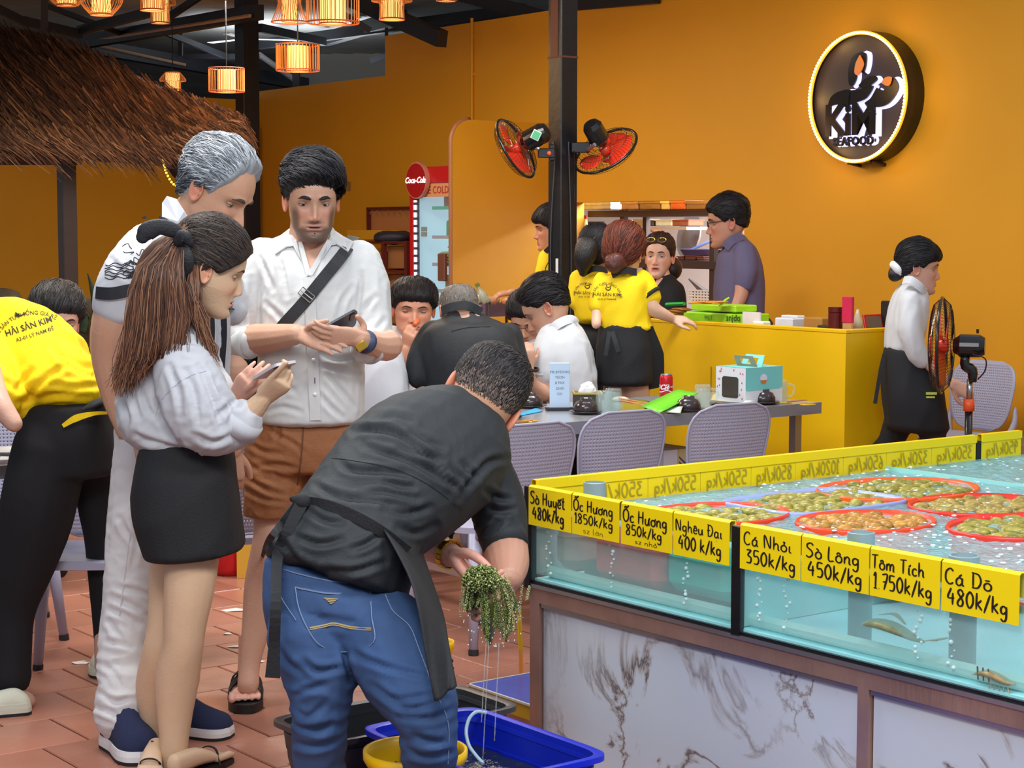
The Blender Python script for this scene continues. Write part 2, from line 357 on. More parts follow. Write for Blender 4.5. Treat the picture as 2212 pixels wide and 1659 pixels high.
def strokes(s):
    x = 0; out = []; last = (0, .2, .5)
    for ch in unicodedata.normalize('NFD', s.replace('Đ', 'D\u0335')):
        if ch == '\u0335': out.append(np.array([(last[0]-.02, .5), (last[0]+.26, .52)])); continue
        if unicodedata.combining(ch):
            k = .16 if (ch == '\u0301' or ch == '\u0309') and last[3] else 0
            for st in MARK.get(ch, []): out.append(np.array(st)+np.array((last[0]+last[1]+(k if k else 0), last[2]+k*.4)))
            last = (*last[:3], ch == '\u0302'); continue
        w_, ss = GLY[ch]
        for st in ss: out.append(np.array(st, float)+np.array((x, 0)))
        last = (x, w_*.45, 1.0 if (ch.isupper() or ch in 'hklt') else .5, False); x += w_+.07
    return out, x
def write(mb, s, M, width, height, wt=.045, x0=0, mirror=False):
    "brush-written line into the x,z plane of M"
    ss, tot = strokes(s); k = width/tot; ky = height
    for st in ss:
        p = crom(st, 5) if len(st) > 2 else crom(st, 4); p = p*np.array((k, ky)); p[:, 0] += x0
        if mirror: p[:, 0] = width-p[:, 0]+2*x0
        t = np.gradient(p, axis=0); t /= np.linalg.norm(t, axis=1)[:, None]+1e-9; nn = np.stack([-t[:, 1], t[:, 0]], 1)
        ww = wt*height*(.75+.6*np.abs(t[:, 1]))*.5; ww = ww*np.concatenate([[.7], np.ones(len(p)-2), [.6]]); a = p+nn*ww[:, None]; b = p-nn*ww[:, None]
        V = [(x, 0, z) for x, z in a]+[(x, 0, z) for x, z in b]; n = len(p)
        mb.add(V, [(i, i+1, n+i+1, n+i) for i in range(n-1)], M)
def text_on(mb, s, M, size, **kw):
    V, Fs = text_mesh(s, size, **kw); mb.add([(x, 0, y) for x, y in V], Fs, M)
def wrap_text(name, s, m, parent, target, org, right, up, nrmv, size, arc=0, off=.003, **kw):
    "print laid onto a curved garment: letters projected along -nrmv onto the target mesh (V,F)"
    V, Fs = text_mesh(s, size, **kw); org = np.array(org, float); right = nrm(right); up = nrm(up); nv = nrm(nrmv)
    out = []
    for x, y in V:
        if arc:
            a = x/arc; q = org+right*((arc+y)*math.sin(a))+up*((arc+y)*math.cos(a)-arc)
        else: q = org+right*x+up*y
        h = target.ray_cast(Vector(q+nv*.4), Vector(-nv), .9)
        out.append(np.array(h[0])+nv*off if h[0] is not None else q)
    return mk(name, np.array(out).reshape(-1, 3), Fs, m, parent)
def bvh(V, Fq):
    return BVHTree.FromPolygons([tuple(x) for x in V], [tuple(int(i) for i in f) for f in Fq])
# ================================================================= SETTING
WALLC = (216, 140, 22)
M_wall = mat('wall_paint', (222, 156, 24), .62, bump=(1.5, .08, 3), var=(.7, .05))
M_wally = mat('wall_paint_yellow', (228, 166, 18), .6, bump=(1.5, .08, 3), var=(.8, .05))
M_cnt = mat('counter_yellow', (233, 186, 2), .45, var=(2, .04))
M_blk = mat('black_steel', (22, 22, 27), .4, .2, bump=(30, .15), var=(9, .3))
M_dark = mat('dark_steel', (38, 40, 48), .5, .2)
M_steel = mat('steel', (175, 178, 184), .28, .9, var=(4, .1))
M_white = mat('white', (232, 234, 238), .5)
M_brown = mat('brown_frame', (64, 46, 42), .45)
M_copper = mat('brushed_steel_warm', (172, 138, 126), .3, .5, bump=(60, .2, 2, (8, 1, .2)), var=(5, .22))
M_red = mat('red_plastic', (196, 22, 30), .35)
M_card = mat('cardboard', (168, 112, 62), .8)
# ---- floor: terracotta tiles in running bond
m = mat('terracotta', (172, 114, 94), .3, bump=(14, .25), var=(2.2, .13), spec=.5)
_n = m.node_tree; _b = _n.nodes['Principled BSDF']; oi = _n.nodes.new('ShaderNodeObjectInfo'); mr = _n.nodes.new('ShaderNodeMapRange'); mr.inputs[3].default_value = .84; mr.inputs[4].default_value = 1.12
vm = _n.nodes.new('ShaderNodeVectorMath'); vm.operation = 'MULTIPLY'; _s = _b.inputs['Base Color'].links[0].from_socket
_n.links.new(oi.outputs['Random'], mr.inputs[0]); _n.links.new(_s, vm.inputs[0]); _n.links.new(mr.outputs[0], vm.inputs[1]); _n.links.new(vm.outputs[0], _b.inputs['Base Color'])
M_tile = m
g = MB(); g.add([(-14, -3, -.012), (16, -3, -.012), (16, 34, -.012), (-14, 34, -.012), (-14, -3, -.1), (16, -3, -.1), (16, 34, -.1), (-14, 34, -.1)], [(0, 1, 2, 3), (7, 6, 5, 4), (0, 4, 5, 1), (1, 5, 6, 2), (2, 6, 7, 3), (3, 7, 4, 0)])
floor = g.build('floor', mat('grout', (92, 62, 54), .8), kind='structure')
TS = .30; cand = []
for k in range(-4, 70):
    for j in range(-34, 60):
        Uc = (k+.5)*TS; Vc = (j+.5+(.5 if k % 2 else 0))*TS; p = RM(Vc, Uc)
        if p[1] < 3.6: continue
        px = CX+F*p[0]/p[1]; py = 500+F*HC/p[1]
        if -260 < px < 2480 and p[1] < 17:
            hid = 0 if px < 1150 else 1
            cand.append((hid, p[1], p))
cand.sort(key=lambda a: (a[0], a[1]))
near = [c for c in cand if c[0] == 0][:240]+[c for c in cand if c[0] == 1][:55]; ids = set(id(c) for c in near)
tb = MB(); tb.box((0, 0, -.006), (TS-.006, TS-.006, .012), bev=.003); tile0 = tb.build('tile', M_tile, floor, local=True)
for i, (h, d, p) in enumerate(near):
    o = tile0 if i == 0 else tile0.copy()
    if i: C.objects.link(o)
    o.location = (p[0], p[1], random.uniform(-.0008, .0008)); o.rotation_euler = (random.uniform(-.002, .002), random.uniform(-.002, .002), AR+math.pi*random.randint(0, 1))
tb = MB()
for c in cand:
    if id(c) in ids: continue
    Mx = RT(c[2]); tb.add([(sx*(TS/2-.004), sy*(TS/2-.004), z) for z in (-.012, 0) for sx, sy in ((-1, -1), (1, -1), (1, 1), (-1, 1))], [(4, 5, 6, 7), (0, 1, 5, 4), (1, 2, 6, 5), (2, 3, 7, 6), (3, 0, 4, 7)], Mx)
tb.build('tile_field', M_tile, floor, kind='stuff')
# ---- main wall (kitchen hatch cut in it)
VW = 8.27
def rbox(mb, V0, V1, U0, U1, z0, z1, bev=0):
    c = RM((V0+V1)/2, (U0+U1)/2, (z0+z1)/2); mb.box((0, 0, 0), (abs(V1-V0), abs(U1-U0), abs(z1-z0)), RT(c), bev)
def Uat(V, px): return VU(onV(V, px))[1]
def Vat(U, px): return VU(onU(U, px))[0]
U1240, U1608, U835, U563 = Uat(VW, 1233), Uat(VW, 1606), Uat(VW, 835), Uat(VW, 563)
zh = zat(434, onV(VW, 1400)[1])
mb = MB()
rbox(mb, VW, VW+.12, -1, U1608, 0, 3.12); rbox(mb, VW, VW+.12, U1608, U1240, zh, 3.12); rbox(mb, VW, VW+.12, U1608, U1240, 0, .95)
rbox(mb, VW, VW+.12, U1240, U835, 0, 3.1); rbox(mb, VW, VW+.12, U835, U563, 0, 2.78)
mb.build('wall_right', M_wall, kind='structure')
mb = MB(); mb.tube([RM(VW-.015, Uat(VW, 1024), 2.2), RM(VW-.015, Uat(VW, 1024), 3.13)], .012, 8); rbox(mb, VW-.02, VW, Uat(VW, 1024)-.02, Uat(VW, 1024)+.02, 2.7, 2.72)
tag(mb.build('conduit_pipe', M_wall), 'thin orange conduit pipe running up the orange wall above the partition', 'pipe')
# yellow left wall, running toward the camera from the far corner
mb = MB(); rbox(mb, 3.2, VW, U563, U563+.12, 0, 2.7); mb.build('wall_left', M_wally, kind='structure')
mb = MB(); rbox(mb, VW-.35, VW-.02, U563-.06, U563, 0, 2.45); mb.build('trim_1', M_wally, kind='structure')
# partition with rounded corner
Up = Uat(VW, 1200); Lp = VW-Vat(Up, 975)
out = [(-Lp, 0), (0, 0), (0, 2.29)]+[(-Lp+.16-.16*math.sin(a), 2.13+.16*math.cos(a)) for a in np.linspace(0, math.pi/2, 9)]
mb = MB(RT(RM(VW, Up))); mb.prism(out, .035)
part = mb.build('partition_panel', mat('partition_paint', (206, 148, 22), .5, var=(2, .05))); tag(part, 'tall yellow partition board with a rounded top corner beside the drinks cooler', 'partition')
mb = MB(RT(RM(VW, Up))); mb.tube([(-Lp, 0, z) for z in (0, 1, 2.13)]+[(-Lp+.16-.16*math.sin(a), 0, 2.13+.16*math.cos(a)) for a in np.linspace(math.pi/2, 0, 9)], .02, 6)
mb.build('edge_trim', mat('edge_brown', (150, 95, 60), .5), part, smooth=True)
# roof
rg = []; us = np.arange(6.5, 40, .035)
for U_ in us:
    z = 3.46+.012*math.sin(U_*2*math.pi/.14); rg.append([RM(-8, U_, z), RM(24, U_, z)])
mb = MB(); mb.sheet(rg); mb.build('ceiling', mat('roof_sheet', (176, 178, 176), .45, .3, var=(1.2, .25)), kind='structure')
mb = MB(); a, b_ = P(640, 100, 20), P(845, 100, 20.6)
mb.box(((a[0]+b_[0])/2, 20.4, 2.9), (abs(b_[0]-a[0]), .1, 1.3)); mb.build('trim_2', mat('neighbour_wall', (190, 192, 184), .8), kind='structure')
mb = MB(); mb.box((-6, 31, 1.8), (14, .2, 3.6)); mb.box((8, 33, 1.8), (14, .2, 3.6)); mb.build('wall_back', mat('unlit_backdrop', (30, 34, 46), .8), kind='structure')  # backdrop sheets coloured dark to stand for the unlit space beyond
bars = [((150, 96, 16.5), (560, 26, 13.6), .11), ((190, 100, 17), (660, 182, 20), .13), ((-60, -10, 14.2), (62, 52, 14.6), .06), ((50, 45, 14.6), (175, 74, 15), .07), ((96, -40, 14), (96, 75, 14.2), .075),
        ((95, 10, 14.4), (260, 72, 15.5), .04), ((170, 66, 15), (350, 20, 14), .07), ((560, 150, 19), (330, 60, 16), .05), ((360, 40, 14.5), (450, -20, 14), .05), ((390, 120, 17), (390, 60, 17), .05), ((395, 122, 18), (560, 122, 18), .05),
        ((765, 0, 15), (955, 84, 13.6), .12), ((560, 96, 18), (1130, 20, 15.2), .09), ((700, 86, 17.8), (870, 36, 16), .12), ((740, 30, 14.6), (800, 66, 14.6), .05), ((1000, -10, 14.4), (1200, 44, 13.9), .1), ((860, 54, 17), (1160, 50, 17), .05),
        ((560, 60, 15.5), (700, 90, 17), .07), ((640, 150, 19), (640, 190, 19), .1), ((835, 60, 16.2), (835, 92, 16.2), .04), ((800, 132, 18), (845, 118, 18), .05), ((1240, 12, 13.2), (1420, -6, 12.4), .08)]
for i, (a, b_, t) in enumerate(bars):
    A_, B_ = P(*a), P(*b_); mb = MB(); d = B_-A_; L_ = np.linalg.norm(d); x = nrm(d); y, z = frame(x); Mx = Matrix(((x[0], y[0], z[0], (A_+B_)[0]/2), (x[1], y[1], z[1], (A_+B_)[1]/2), (x[2], y[2], z[2], (A_+B_)[2]/2), (0, 0, 0, 1)))
    mb.box((0, 0, 0), (L_, t*.7, t), Mx); mb.build('roof_beam', M_dark if i not in (0, 11) else M_blk, kind='structure')
for a, b_ in (((170, 92, 16.3), (540, 34, 13.5)), ((200, 96, 16.8), (400, 140, 18))):
    mb = MB(); mb.tube([P(*a), P(*b_)], .014, 6); mb.build('roof_rail', mat('rail_tan', (150, 118, 84), .5), kind='structure')
fan = thing('ceiling_fan', 'small white ceiling fan hanging far back under the dark roof', 'fan', P(530, 80, 17)); mb = MB(); mb.ell(P(530, 84, 17), (.06, .06, .05)); mb.tube([P(530, 84, 17), P(530, 55, 17)], .012, 6); mb.build('motor', M_white, fan, smooth=True)
for k in range(3):
    mb = MB(); a = P(530, 84, 17); d = np.array((math.cos(k*2.1+.3), math.sin(k*2.1+.3), 0)); mb.tube([a+d*.06, a+d*.5], [.03, .05], 8, flat=.12); mb.build('blade', M_white, fan)
tube = MB(); tube.tube([P(560, 118, 19), P(640, 175, 19.5)], .03, 8); tag(tube.build('pipe', M_white), 'white pipe slanting down behind the black post at the far wall', 'pipe')
# ---- black posts
def post(px, d, s, z1, name, label, z0=0):
    c = P(px, 600, d); t = thing(name, label, 'post', (c[0], c[1], 0), AR); mb = MB(); mb.box((0, 0, (z0+z1)/2), (s, s, z1-z0), bev=.006); mb.build('shaft', M_blk, t, local=True); return t, c
COL, colc = post(1215, 10, .115, 3.46, 'roof_post', 'black steel post between the two wall fans at the centre')
mb = MB(); mb.box((0, 0, 2.45), (.118, .118, .01)); mb.box((-.0585, .0, 2.9), (.004, .06, .9)); mb.build('rust_patch', mat('rust_wood', (88, 46, 34), .7), COL, local=True)
mb = MB(); mb.tube([(-.062, .02, 1.0), (-.062, .025, 1.5), (-.064, -.01, 1.9), (-.06, .01, 2.0)], .003, 5, sub=4); mb.tube([(.0, -.062, .9), (.01, -.062, 1.4), (-.01, -.062, 2.0)], .003, 5, sub=4); mb.build('cable', mat('cable_grey', (70, 72, 80), .5), COL, local=True)
mb = MB(); mb.box((-.062, -.03, 1.33), (.004, .018, .09)); mb.build('note', M_white, COL, local=True)
post(539, 14.5, .14, 3.46, 'roof_post', 'black steel post rising behind the thatched roof at upper left')
# ---- thatched hut
hut = thing('thatched_hut', 'open hut with brown straw thatch roof and dark square posts at left', 'hut', P(150, 500, 10.8)*np.array((1, 1, 0)), AR)
EV = crom([P(-160, 316, 10.3), P(0, 308, 10.35), (P(200, 322, 10.4)), P(330, 326, 10.5), P(430, 300, 10.7), P(535, 276, 10.95)], 8)
RD = crom([P(-160, 22, 12.6), P(0, 55, 12.6), P(150, 88, 12.3), P(300, 165, 11.9), P(430, 222, 11.5), P(530, 268, 11.1)], 8)
def TP(s, t):
    k = np.clip(s, 0, 1)*(len(EV)-1); i = int(min(k, len(EV)-2)); q = k-i
    e = EV[i]*(1-q)+EV[i+1]*q; r = RD[i]*(1-q)+RD[i+1]*q
    p = r+(e-r)*t
    if s > 1: p = p+(EV[-1]-EV[-4])*(s-1)*3
    return p
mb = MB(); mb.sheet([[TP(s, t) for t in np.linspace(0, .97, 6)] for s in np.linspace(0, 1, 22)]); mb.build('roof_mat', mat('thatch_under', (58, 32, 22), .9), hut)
mb = MB(); cols = []
for i in range(8200):
    s = random.random(); t = random.random()**.8*1.0 if i % 6 else random.uniform(.86, 1.0); L_ = random.uniform(.1, .26); w_ = random.uniform(.003, .008); ds = random.uniform(.03, .085)*(L_/.2); pts = []
    lift = random.uniform(.01, .055); dr = random.uniform(.2, 1)
    c0 = np.array(lin(random.choice([(140, 94, 62), (106, 68, 46), (80, 50, 36), (164, 114, 74), (120, 78, 52), (58, 36, 28)])))*random.uniform(.75, 1.1)
    for k in range(5):
        q = k/4; tt = t+L_*q; ss = s+ds*q; p = TP(ss, min(tt, 1.0))+np.array((0, -lift*(1+q), lift*(1-q*.4)))
        if tt > 1: ex = tt-1; p = p+np.array((.25*ex, -.25*ex, -.75*ex*dr-.15*ex))
        pts.append(p)
    pts = np.array(pts); wv = np.array((random.uniform(-.4, .4), random.uniform(-.3, .3), 1)); wv = nrm(np.cross(np.cross(pts[-1]-pts[0], wv), pts[-1]-pts[0])+1e-6)*w_; k = len(mb.v)
    for q, p in enumerate(pts): ww = wv*(1-q/4.6); mb.v += [tuple(p-ww), tuple(p+ww)]; cols += [c0, c0]
    mb.f += [(k+2*q, k+2*q+1, k+2*q+3, k+2*q+2) for q in range(4)]
mb.c = 1; mb.mi = [0]*len(mb.f); mb.cols = cols; mb.build('thatch', mat('straw', (120, 75, 45), .75, attr=True), hut, kind='stuff')
M_hut = mat('hut_wood', (52, 38, 36), .5, bump=(20, .2))
for (px, y0, d) in ((152, 320, 10.6),):
    a = P(px, 800, d); mb = MB(); mb.box((0, 0, zat(y0, d)/2), (.085, .085, zat(y0, d)), RT(a, 0), .004); mb.build('post', M_hut, hut)
for (a, b_, t) in (((-80, 334, 10.6), (175, 334, 10.6), .085), ((150, 330, 10.6), (440, 352, 11.4), .055), ((-60, 300, 11.6), (100, 290, 11.6), .05)):
    A_, B_ = P(*a), P(*b_); mb = MB(); mb.tube([A_, B_], t*.7, 4); mb.build('beam', M_hut, hut)
mb = MB(); mb.tube([P(345, 330, 11), P(378, 362, 11), P(402, 400, 11), P(408, 470, 11), P(408, 800, 11)], [.05, .045, .04, .04, .04], 10, sub=4); mb.build('curved_post', M_hut, hut, smooth=True)
ls = crom([P(352, 345, 10.7), P(358, 370, 10.7), P(375, 398, 10.7), P(400, 402, 10.7), P(412, 380, 10.75)], 9); mb = MB(); mb.tube(ls, .003, 5)
lt = thing('string_light', 'yellow string light hanging under the thatch beside the curved post', 'light', ls[0]); mb.build('wire', mat('wire_yellow', (190, 160, 40), .5), lt)
mb = MB()
for p in ls[::2]: mb.ell(p, (.007, .007, .007), 6, 4)
mb.build('bulbs', mat('bulb_yellow', (255, 230, 70), .5, emit=3), lt, kind='stuff')
# plants and rocks by the yellow wall
pl = thing('snake_plant', 'tall green striped leaf plant standing beside the dark hut post', 'plant', P(196, 720, 11.4)*np.array((1, 1, 0)))
for k, (x0, y0, x1, y1) in enumerate(((208, 700, 189, 590), (212, 730, 215, 640), (178, 720, 176, 655), (196, 690, 172, 668))):
    a, b_ = P(x0, y0, 11.4), P(x1, y1, 11.4); mb = MB(); q = (a+b_)/2+np.array((.02, 0, .0)); mb.tube([a, q, b_], [.022, .026, .002], 8, sub=5, flat=.25); mb.build('leaf', mat('leaf_green', (46, 66, 34), .5, var=(14, .5)), pl, smooth=True)
mb = MB(); mb.lathe([(.0, 0), (.16, 0), (.2, .35), (.19, .36), (.16, .34)], pl.location); mb.build('pot', mat('pot_dark', (60, 52, 46), .7), pl, smooth=True)
for i, (px, py, r) in enumerate(((8, 650, .12), (30, 660, .09), (190, 668, .1), (50, 675, .08), (205, 700, .09))):
    mb = MB(); mb.ell((0, 0, 0), (r, r*.8, r*.7), 14, 10); V = np.array(mb.v); V = V*(1+.25*pn(V*14+i))[:, None]; c = P(px, py, 11.6)
    mb.v = [tuple(v+c) for v in V]; o = mb.build('rock', mat('rock', (92, 82, 66), .9, var=(12, .3)), smooth=True); tag(o, ['grey brown rock on the planter ledge at far left', 'small rock right of the far left rock on the ledge', 'round rock on the ledge just right of the hut post', 'small rock behind the bending waitress', 'dark rock low beside the snake plant pot'][i], 'rock')
mb = MB(); a = P(-60, 690, 11.8); b_ = P(215, 690, 11.8); mb.box(((a[0]+b_[0])/2, 11.75, zat(690, 11.8)/2), (b_[0]-a[0], .5, zat(690, 11.8))); tag(mb.build('planter_ledge', mat('ledge', (84, 70, 54), .9, var=(10, .3))), 'low brown planter ledge along the yellow wall at left', 'planter')
# ---- lanterns
M_bam = mat('bamboo', (196, 118, 50), .5); M_glow = mat('lamp_shade', (255, 205, 120), .6, emit=1.0); M_hot = mat('lamp_glow', (255, 236, 200), .5, emit=2.6); M_rim = mat('rim_red', (150, 66, 30), .5)
def lantern(px, yt, yb, wpx, d, kind, label, lit=True):
    zt, zb = zat(yt, d), zat(yb, d); R = wpx/2/F*d; c = P(px, 300, d); h = zt-zb
    t = thing('pendant_lantern', label, 'lantern', (c[0], c[1], zb), 0, 'bamboo lanterns under the roof'); O = (c[0], c[1], zb)
    prof = {'drum': [(R, .05*h), (R, h)], 'hour': [(R, 0), (R*.62, h*.55), (R*.8, h)], 'bowl': [(R*.5, 0), (R*.9, .3*h), (R, .6*h), (R*.8, h)], 'tier': [(R*.62, 0), (R*.62, h*.45), (R, h*.5), (R*.9, h*.7), (R*.55, h)]}[kind]
    ri = {'drum': R*.5, 'hour': R*.42, 'bowl': R*.45, 'tier': R*.55}[kind]; mb = MB(); n = 36
    for k in range(n):
        a = 2*math.pi*k/n; mb.tube([(O[0]+r*math.cos(a), O[1]+r*math.sin(a), O[2]+z) for r, z in prof], R*.017, 4, sub=(3 if len(prof) > 2 else 0))
    mb.build('cage', M_bam, t)
    mb = MB()
    for r, z in (prof[0], prof[-1]): mb = MB(); mb.tube([(O[0]+r*math.cos(a), O[1]+r*math.sin(a), O[2]+z) for a in np.linspace(0, 2*math.pi, 33)], R*.035, 6); mb.build('rim', M_rim, t, smooth=True)
    mb = MB(); mb.lathe([(ri, 0), (ri, h*.95)], O, 24, cap=False); mb.build('inner_shade', M_glow, t, smooth=True)
    mb = MB()
    for k in range(20):
        a = 2*math.pi*k/20; mb.tube([(O[0]+ri*1.01*math.cos(a), O[1]+ri*1.01*math.sin(a), O[2]+z) for z in (0, h*.95)], R*.012, 4)
    mb.tube([(O[0]+ri*1.02*math.cos(a), O[1]+ri*1.02*math.sin(a), O[2]+.004) for a in np.linspace(0, 2*math.pi, 25)], R*.03, 6)
    mb.build('shade_rib', M_rim, t)
    mb = MB(); mb.lathe([(ri*.9, .012), (ri*.9, .02)], O, 20); mb.build('bulb_disc', M_hot, t)
    mb = MB(); mb.tube([(c[0], c[1], zt-.02), (c[0], c[1], 3.44)], .004, 5); mb.build('cord', M_blk, t)
    if lit: point('lantern_bulb', (c[0], c[1], zb-.12), 6.5, (1, .56, .2), .12)
lantern(645, 97, 155, 92, 10.4, 'drum', 'lowest drum-shaped bamboo lantern, just right of the upper left black post')
lantern(491, 148, 200, 76, 11.6, 'drum', 'drum-shaped bamboo lantern partly hidden by the upper left black post')
lantern(721, -30, 53, 112, 9.2, 'drum', 'largest wide drum lantern at the top edge')
lantern(628, -26, 48, 78, 10.2, 'hour', 'hourglass bamboo lantern at the top edge left of the wide drum')
lantern(848, -36, 42, 86, 10.6, 'tier', 'tiered bamboo lantern at the top edge nearest the orange wall')
lantern(224, -40, 32, 92, 9.8, 'bowl', 'bowl-shaped bamboo lantern at the top edge above the thatch')
lantern(334, -46, 22, 84, 10.8, 'tier', 'tiered bamboo lantern in front of its neighbour above the thatch')
lantern(350, -30, 50, 66, 12.6, 'tier', 'unevenly lit tiered bamboo lantern behind another above the thatch', False)
lantern(375, 156, 194, 56, 13.2, 'tier', 'small distant bamboo lantern just over the thatch edge')
lantern(150, -50, 12, 92, 10.2, 'bowl', 'leftmost bowl lantern mostly cut by the top edge', False)
lantern(965, -60, 2, 80, 10.0, 'bowl', 'lantern whose rim barely shows at the top edge, nearest the middle', False)
# ---- counter
CV0, CV1, CU0, CU1 = 6.57, 7.1, 6.07, 8.75
ct = thing('service_counter', 'long bright yellow service counter in front of the kitchen hatch', 'counter', RM(CV0, CU0), AR); HCNT = 1.052
mb = MB(); rbox(mb, CV0, CV1, CU0, CU1, 0, HCNT-.02); 
mb = MB(); rbox(mb, CV0, CV0+.035, CU0, CU1, 0, HCNT-.02); mb.build('front_panel', M_cnt, ct); mb = MB(); rbox(mb, CV0+.035, CV1, CU0, CU0+.035, 0, HCNT-.02); mb.build('side_panel', M_cnt, ct)
mb = MB(); rbox(mb, CV0-.002, CV0+.037, CU0-.002, CU1, HCNT-.02, HCNT, .004); rbox(mb, CV0+.037, CV1, CU0-.002, CU0+.037, HCNT-.02, HCNT, .004); mb.build('panel_cap', M_cnt, ct); mb = MB(); rbox(mb, CV0+.037, CV1, CU0+.037, CU1, .97, .99); mb.build('desk_top', mat('counter_top', (206, 160, 20), .4), ct)
for u in (7.0, 7.9): mb = MB(); rbox(mb, CV0-.004, CV0, u, u+.004, 0, .82); mb.build('seam', mat('seam', (150, 118, 10), .6), ct)
# ---- kitchen behind the hatch
M_kw = mat('kitchen_wall', (206, 214, 222), .35)
mb = MB(); rbox(mb, 11.2, 11.3, 5, 14, 0, 2.6); rbox(mb, VW+.12, 11.2, 14, 14.1, 0, 2.6); rbox(mb, VW+.12, 11.2, 5, 5.1, 0, 2.6); rbox(mb, VW+.12, 11.3, 5, 14.1, 2.6, 2.65); mb.build('wall_back', M_kw, kind='structure')
kc = RM(9.7, 8.6, 2.5); area('kitchen_lamp', tuple(kc), 1.6, 480, (.93, .97, 1), (0, 0, AR), .5)
kr = thing('kitchen_rack', 'dark brown steel shelving rack filling the kitchen hatch', 'shelf', RM(8.5, 8.5), AR); Ua, Ub = U1608-.02, U1240+.02
def krz(py): return zat(py, onV(8.5, 1400)[1])
for px in (1246, 1347, 1541): mb = MB(); u = Uat(8.48, px); rbox(mb, 8.46, 8.5, u-.022, u+.022, .3, krz(452)); mb.build('upright', M_brown, kr)
for px in (1400, 1560): mb = MB(); u = Uat(8.9, px); rbox(mb, 8.86, 8.9, u-.02, u+.02, .3, krz(452)); mb.build('upright', M_brown, kr)
for y0, y1 in ((454, 468), (562, 578)):
    mb = MB(); rbox(mb, 8.44, 8.9, Ua, Ub, krz(y1), krz(y0)); mb.build('shelf', M_brown, kr)
mb = MB(); rbox(mb, 8.44, 8.47, Uat(8.45, 1300), Ub, krz(484), krz(478)); mb.build('rail', M_brown, kr)
mb = MB(); rbox(mb, 9.55, 9.95, Uat(9.6, 1492), Uat(9.6, 1230), krz(496), krz(489)); wsh = mb.build('wall_shelf', mat('steel_pale', (190, 200, 208), .3, .3)); tag(wsh, 'pale steel shelf deep in the kitchen, carrying a row of containers', 'shelf')
def kbox(px0, px1, y0, y1, V, c, name, label, dep=.16, m=None):
    mb = MB(); ua, ub = sorted((Uat(V, px0), Uat(V, px1))); d = onV(V, (px0+px1)/2)[1]; z0, z1 = zat(y1, d), zat(y0, d); rbox(mb, V, V+dep, ua, ub, z0, z1*.999, .006); 
    rbox(mb, V-.004, V+dep+.004, ua-.004, ub+.004, z1-.02 if z1-z0 > .05 else z1-.006, z1+.002)
    tag(mb.build(name, m or mat('kb%d%d%d' % c, c, .5, var=(20, .15))), label, 'container', 'boxes and tubs in the kitchen')
for a in ((1326, 1350, 476, 488, 9.62, (196, 160, 164), 'food_box', 'pink packet on the kitchen wall shelf'), (1368, 1390, 474, 488, 9.62, (170, 152, 120), 'food_box', 'beige tub on the kitchen wall shelf'), (1392, 1410, 476, 488, 9.62, (74, 70, 72), 'food_box', 'dark pot on the kitchen wall shelf'),
          (1414, 1450, 475, 488, 9.62, (214, 220, 196), 'food_box', 'long cream tub on the kitchen wall shelf'), (1452, 1486, 475, 488, 9.62, (150, 84, 56), 'food_box', 'brown tub at the right end of the kitchen wall shelf'),
          (1246, 1318, 437, 453, 8.52, (206, 212, 222), 'plastic_box', 'pale box on top of the kitchen rack at left'), (1340, 1376, 434, 453, 8.52, (180, 150, 138), 'steel_pot', 'pinkish pot on top of the kitchen rack'), (1380, 1424, 433, 453, 8.52, (140, 118, 98), 'carton', 'brown carton on top of the kitchen rack'),
          (1426, 1444, 433, 453, 8.52, (206, 196, 170), 'jar', 'cream jar on top of the kitchen rack'), (1446, 1478, 432, 453, 8.52, (176, 96, 74), 'food_box', 'reddish tub on top of the kitchen rack'), (1480, 1532, 434, 453, 8.52, (112, 92, 84), 'carton', 'dark carton at the right end of the rack top'),
          (1376, 1394, 522, 562, 8.56, (150, 104, 66), 'jar', 'brown snack jar on the middle rack shelf'), (1462, 1475, 554, 562, 8.56, (120, 60, 50), 'cup', 'small brown cup left of another on the rack shelf'), (1478, 1500, 552, 562, 8.56, (112, 54, 44), 'cup', 'brown cup under the purple basket'), (1503, 1518, 554, 562, 8.56, (122, 66, 52), 'cup', 'rightmost small brown cup on the rack shelf')):
    kbox(*a)
wk = thing('wok', 'grey steel wok hanging against the kitchen back wall', 'wok', RM(10.2, Uat(10.2, 1485), zat(508, onV(10.2, 1485)[1])), AR); Mx = RT(wk.location) @ Matrix.Rotation(math.radians(100), 4, 'Y') @ Matrix.Rotation(.4, 4, 'X')
mb = MB(Mx); mb.lathe([(.0, .07), (.08, .06), (.14, .03), (.18, 0), (.185, .002), (.145, .04), (.08, .07), (0, .08)], n=24, squash=(1, 1.5)); mb.build('pan', M_steel, wk, smooth=True)
mb = MB(); a = P(1452, 512, RM(10.2, 8)[1]); 
mb.tube([np.array(wk.location)+np.array((-.2, 0, .02)), np.array(wk.location)+np.array((-.42, -.02, .07))], .016, 8); mb.build('handle', mat('wood_handle', (160, 110, 80), .6), wk, smooth=True)
bk = thing('purple_basket', 'lilac plastic basket on the middle rack shelf', 'basket', RM(8.56, Uat(8.56, 1500), krz(562)), AR); d_ = onV(8.6, 1500)[1]; u0, u1 = sorted((Uat(8.6, 1455), Uat(8.6, 1528))); uc = (u0+u1)/2; hu = (u1-u0)/2; z0, z1 = zat(552, d_), zat(538, d_)
mb = MB(); R_ = [[RM(8.68+.1*k*math.cos(q), uc+hu*k*math.sin(q), z) for q in np.linspace(0, 2*math.pi, 24, endpoint=False)] for k, z in ((.78, z0), (1, z1), (1.05, z1), (.98, z1-.005), (.76, z0+.01))]; mb.rings(R_); mb.build('bowl', mat('lilac', (150, 140, 205), .4), bk, smooth=True)
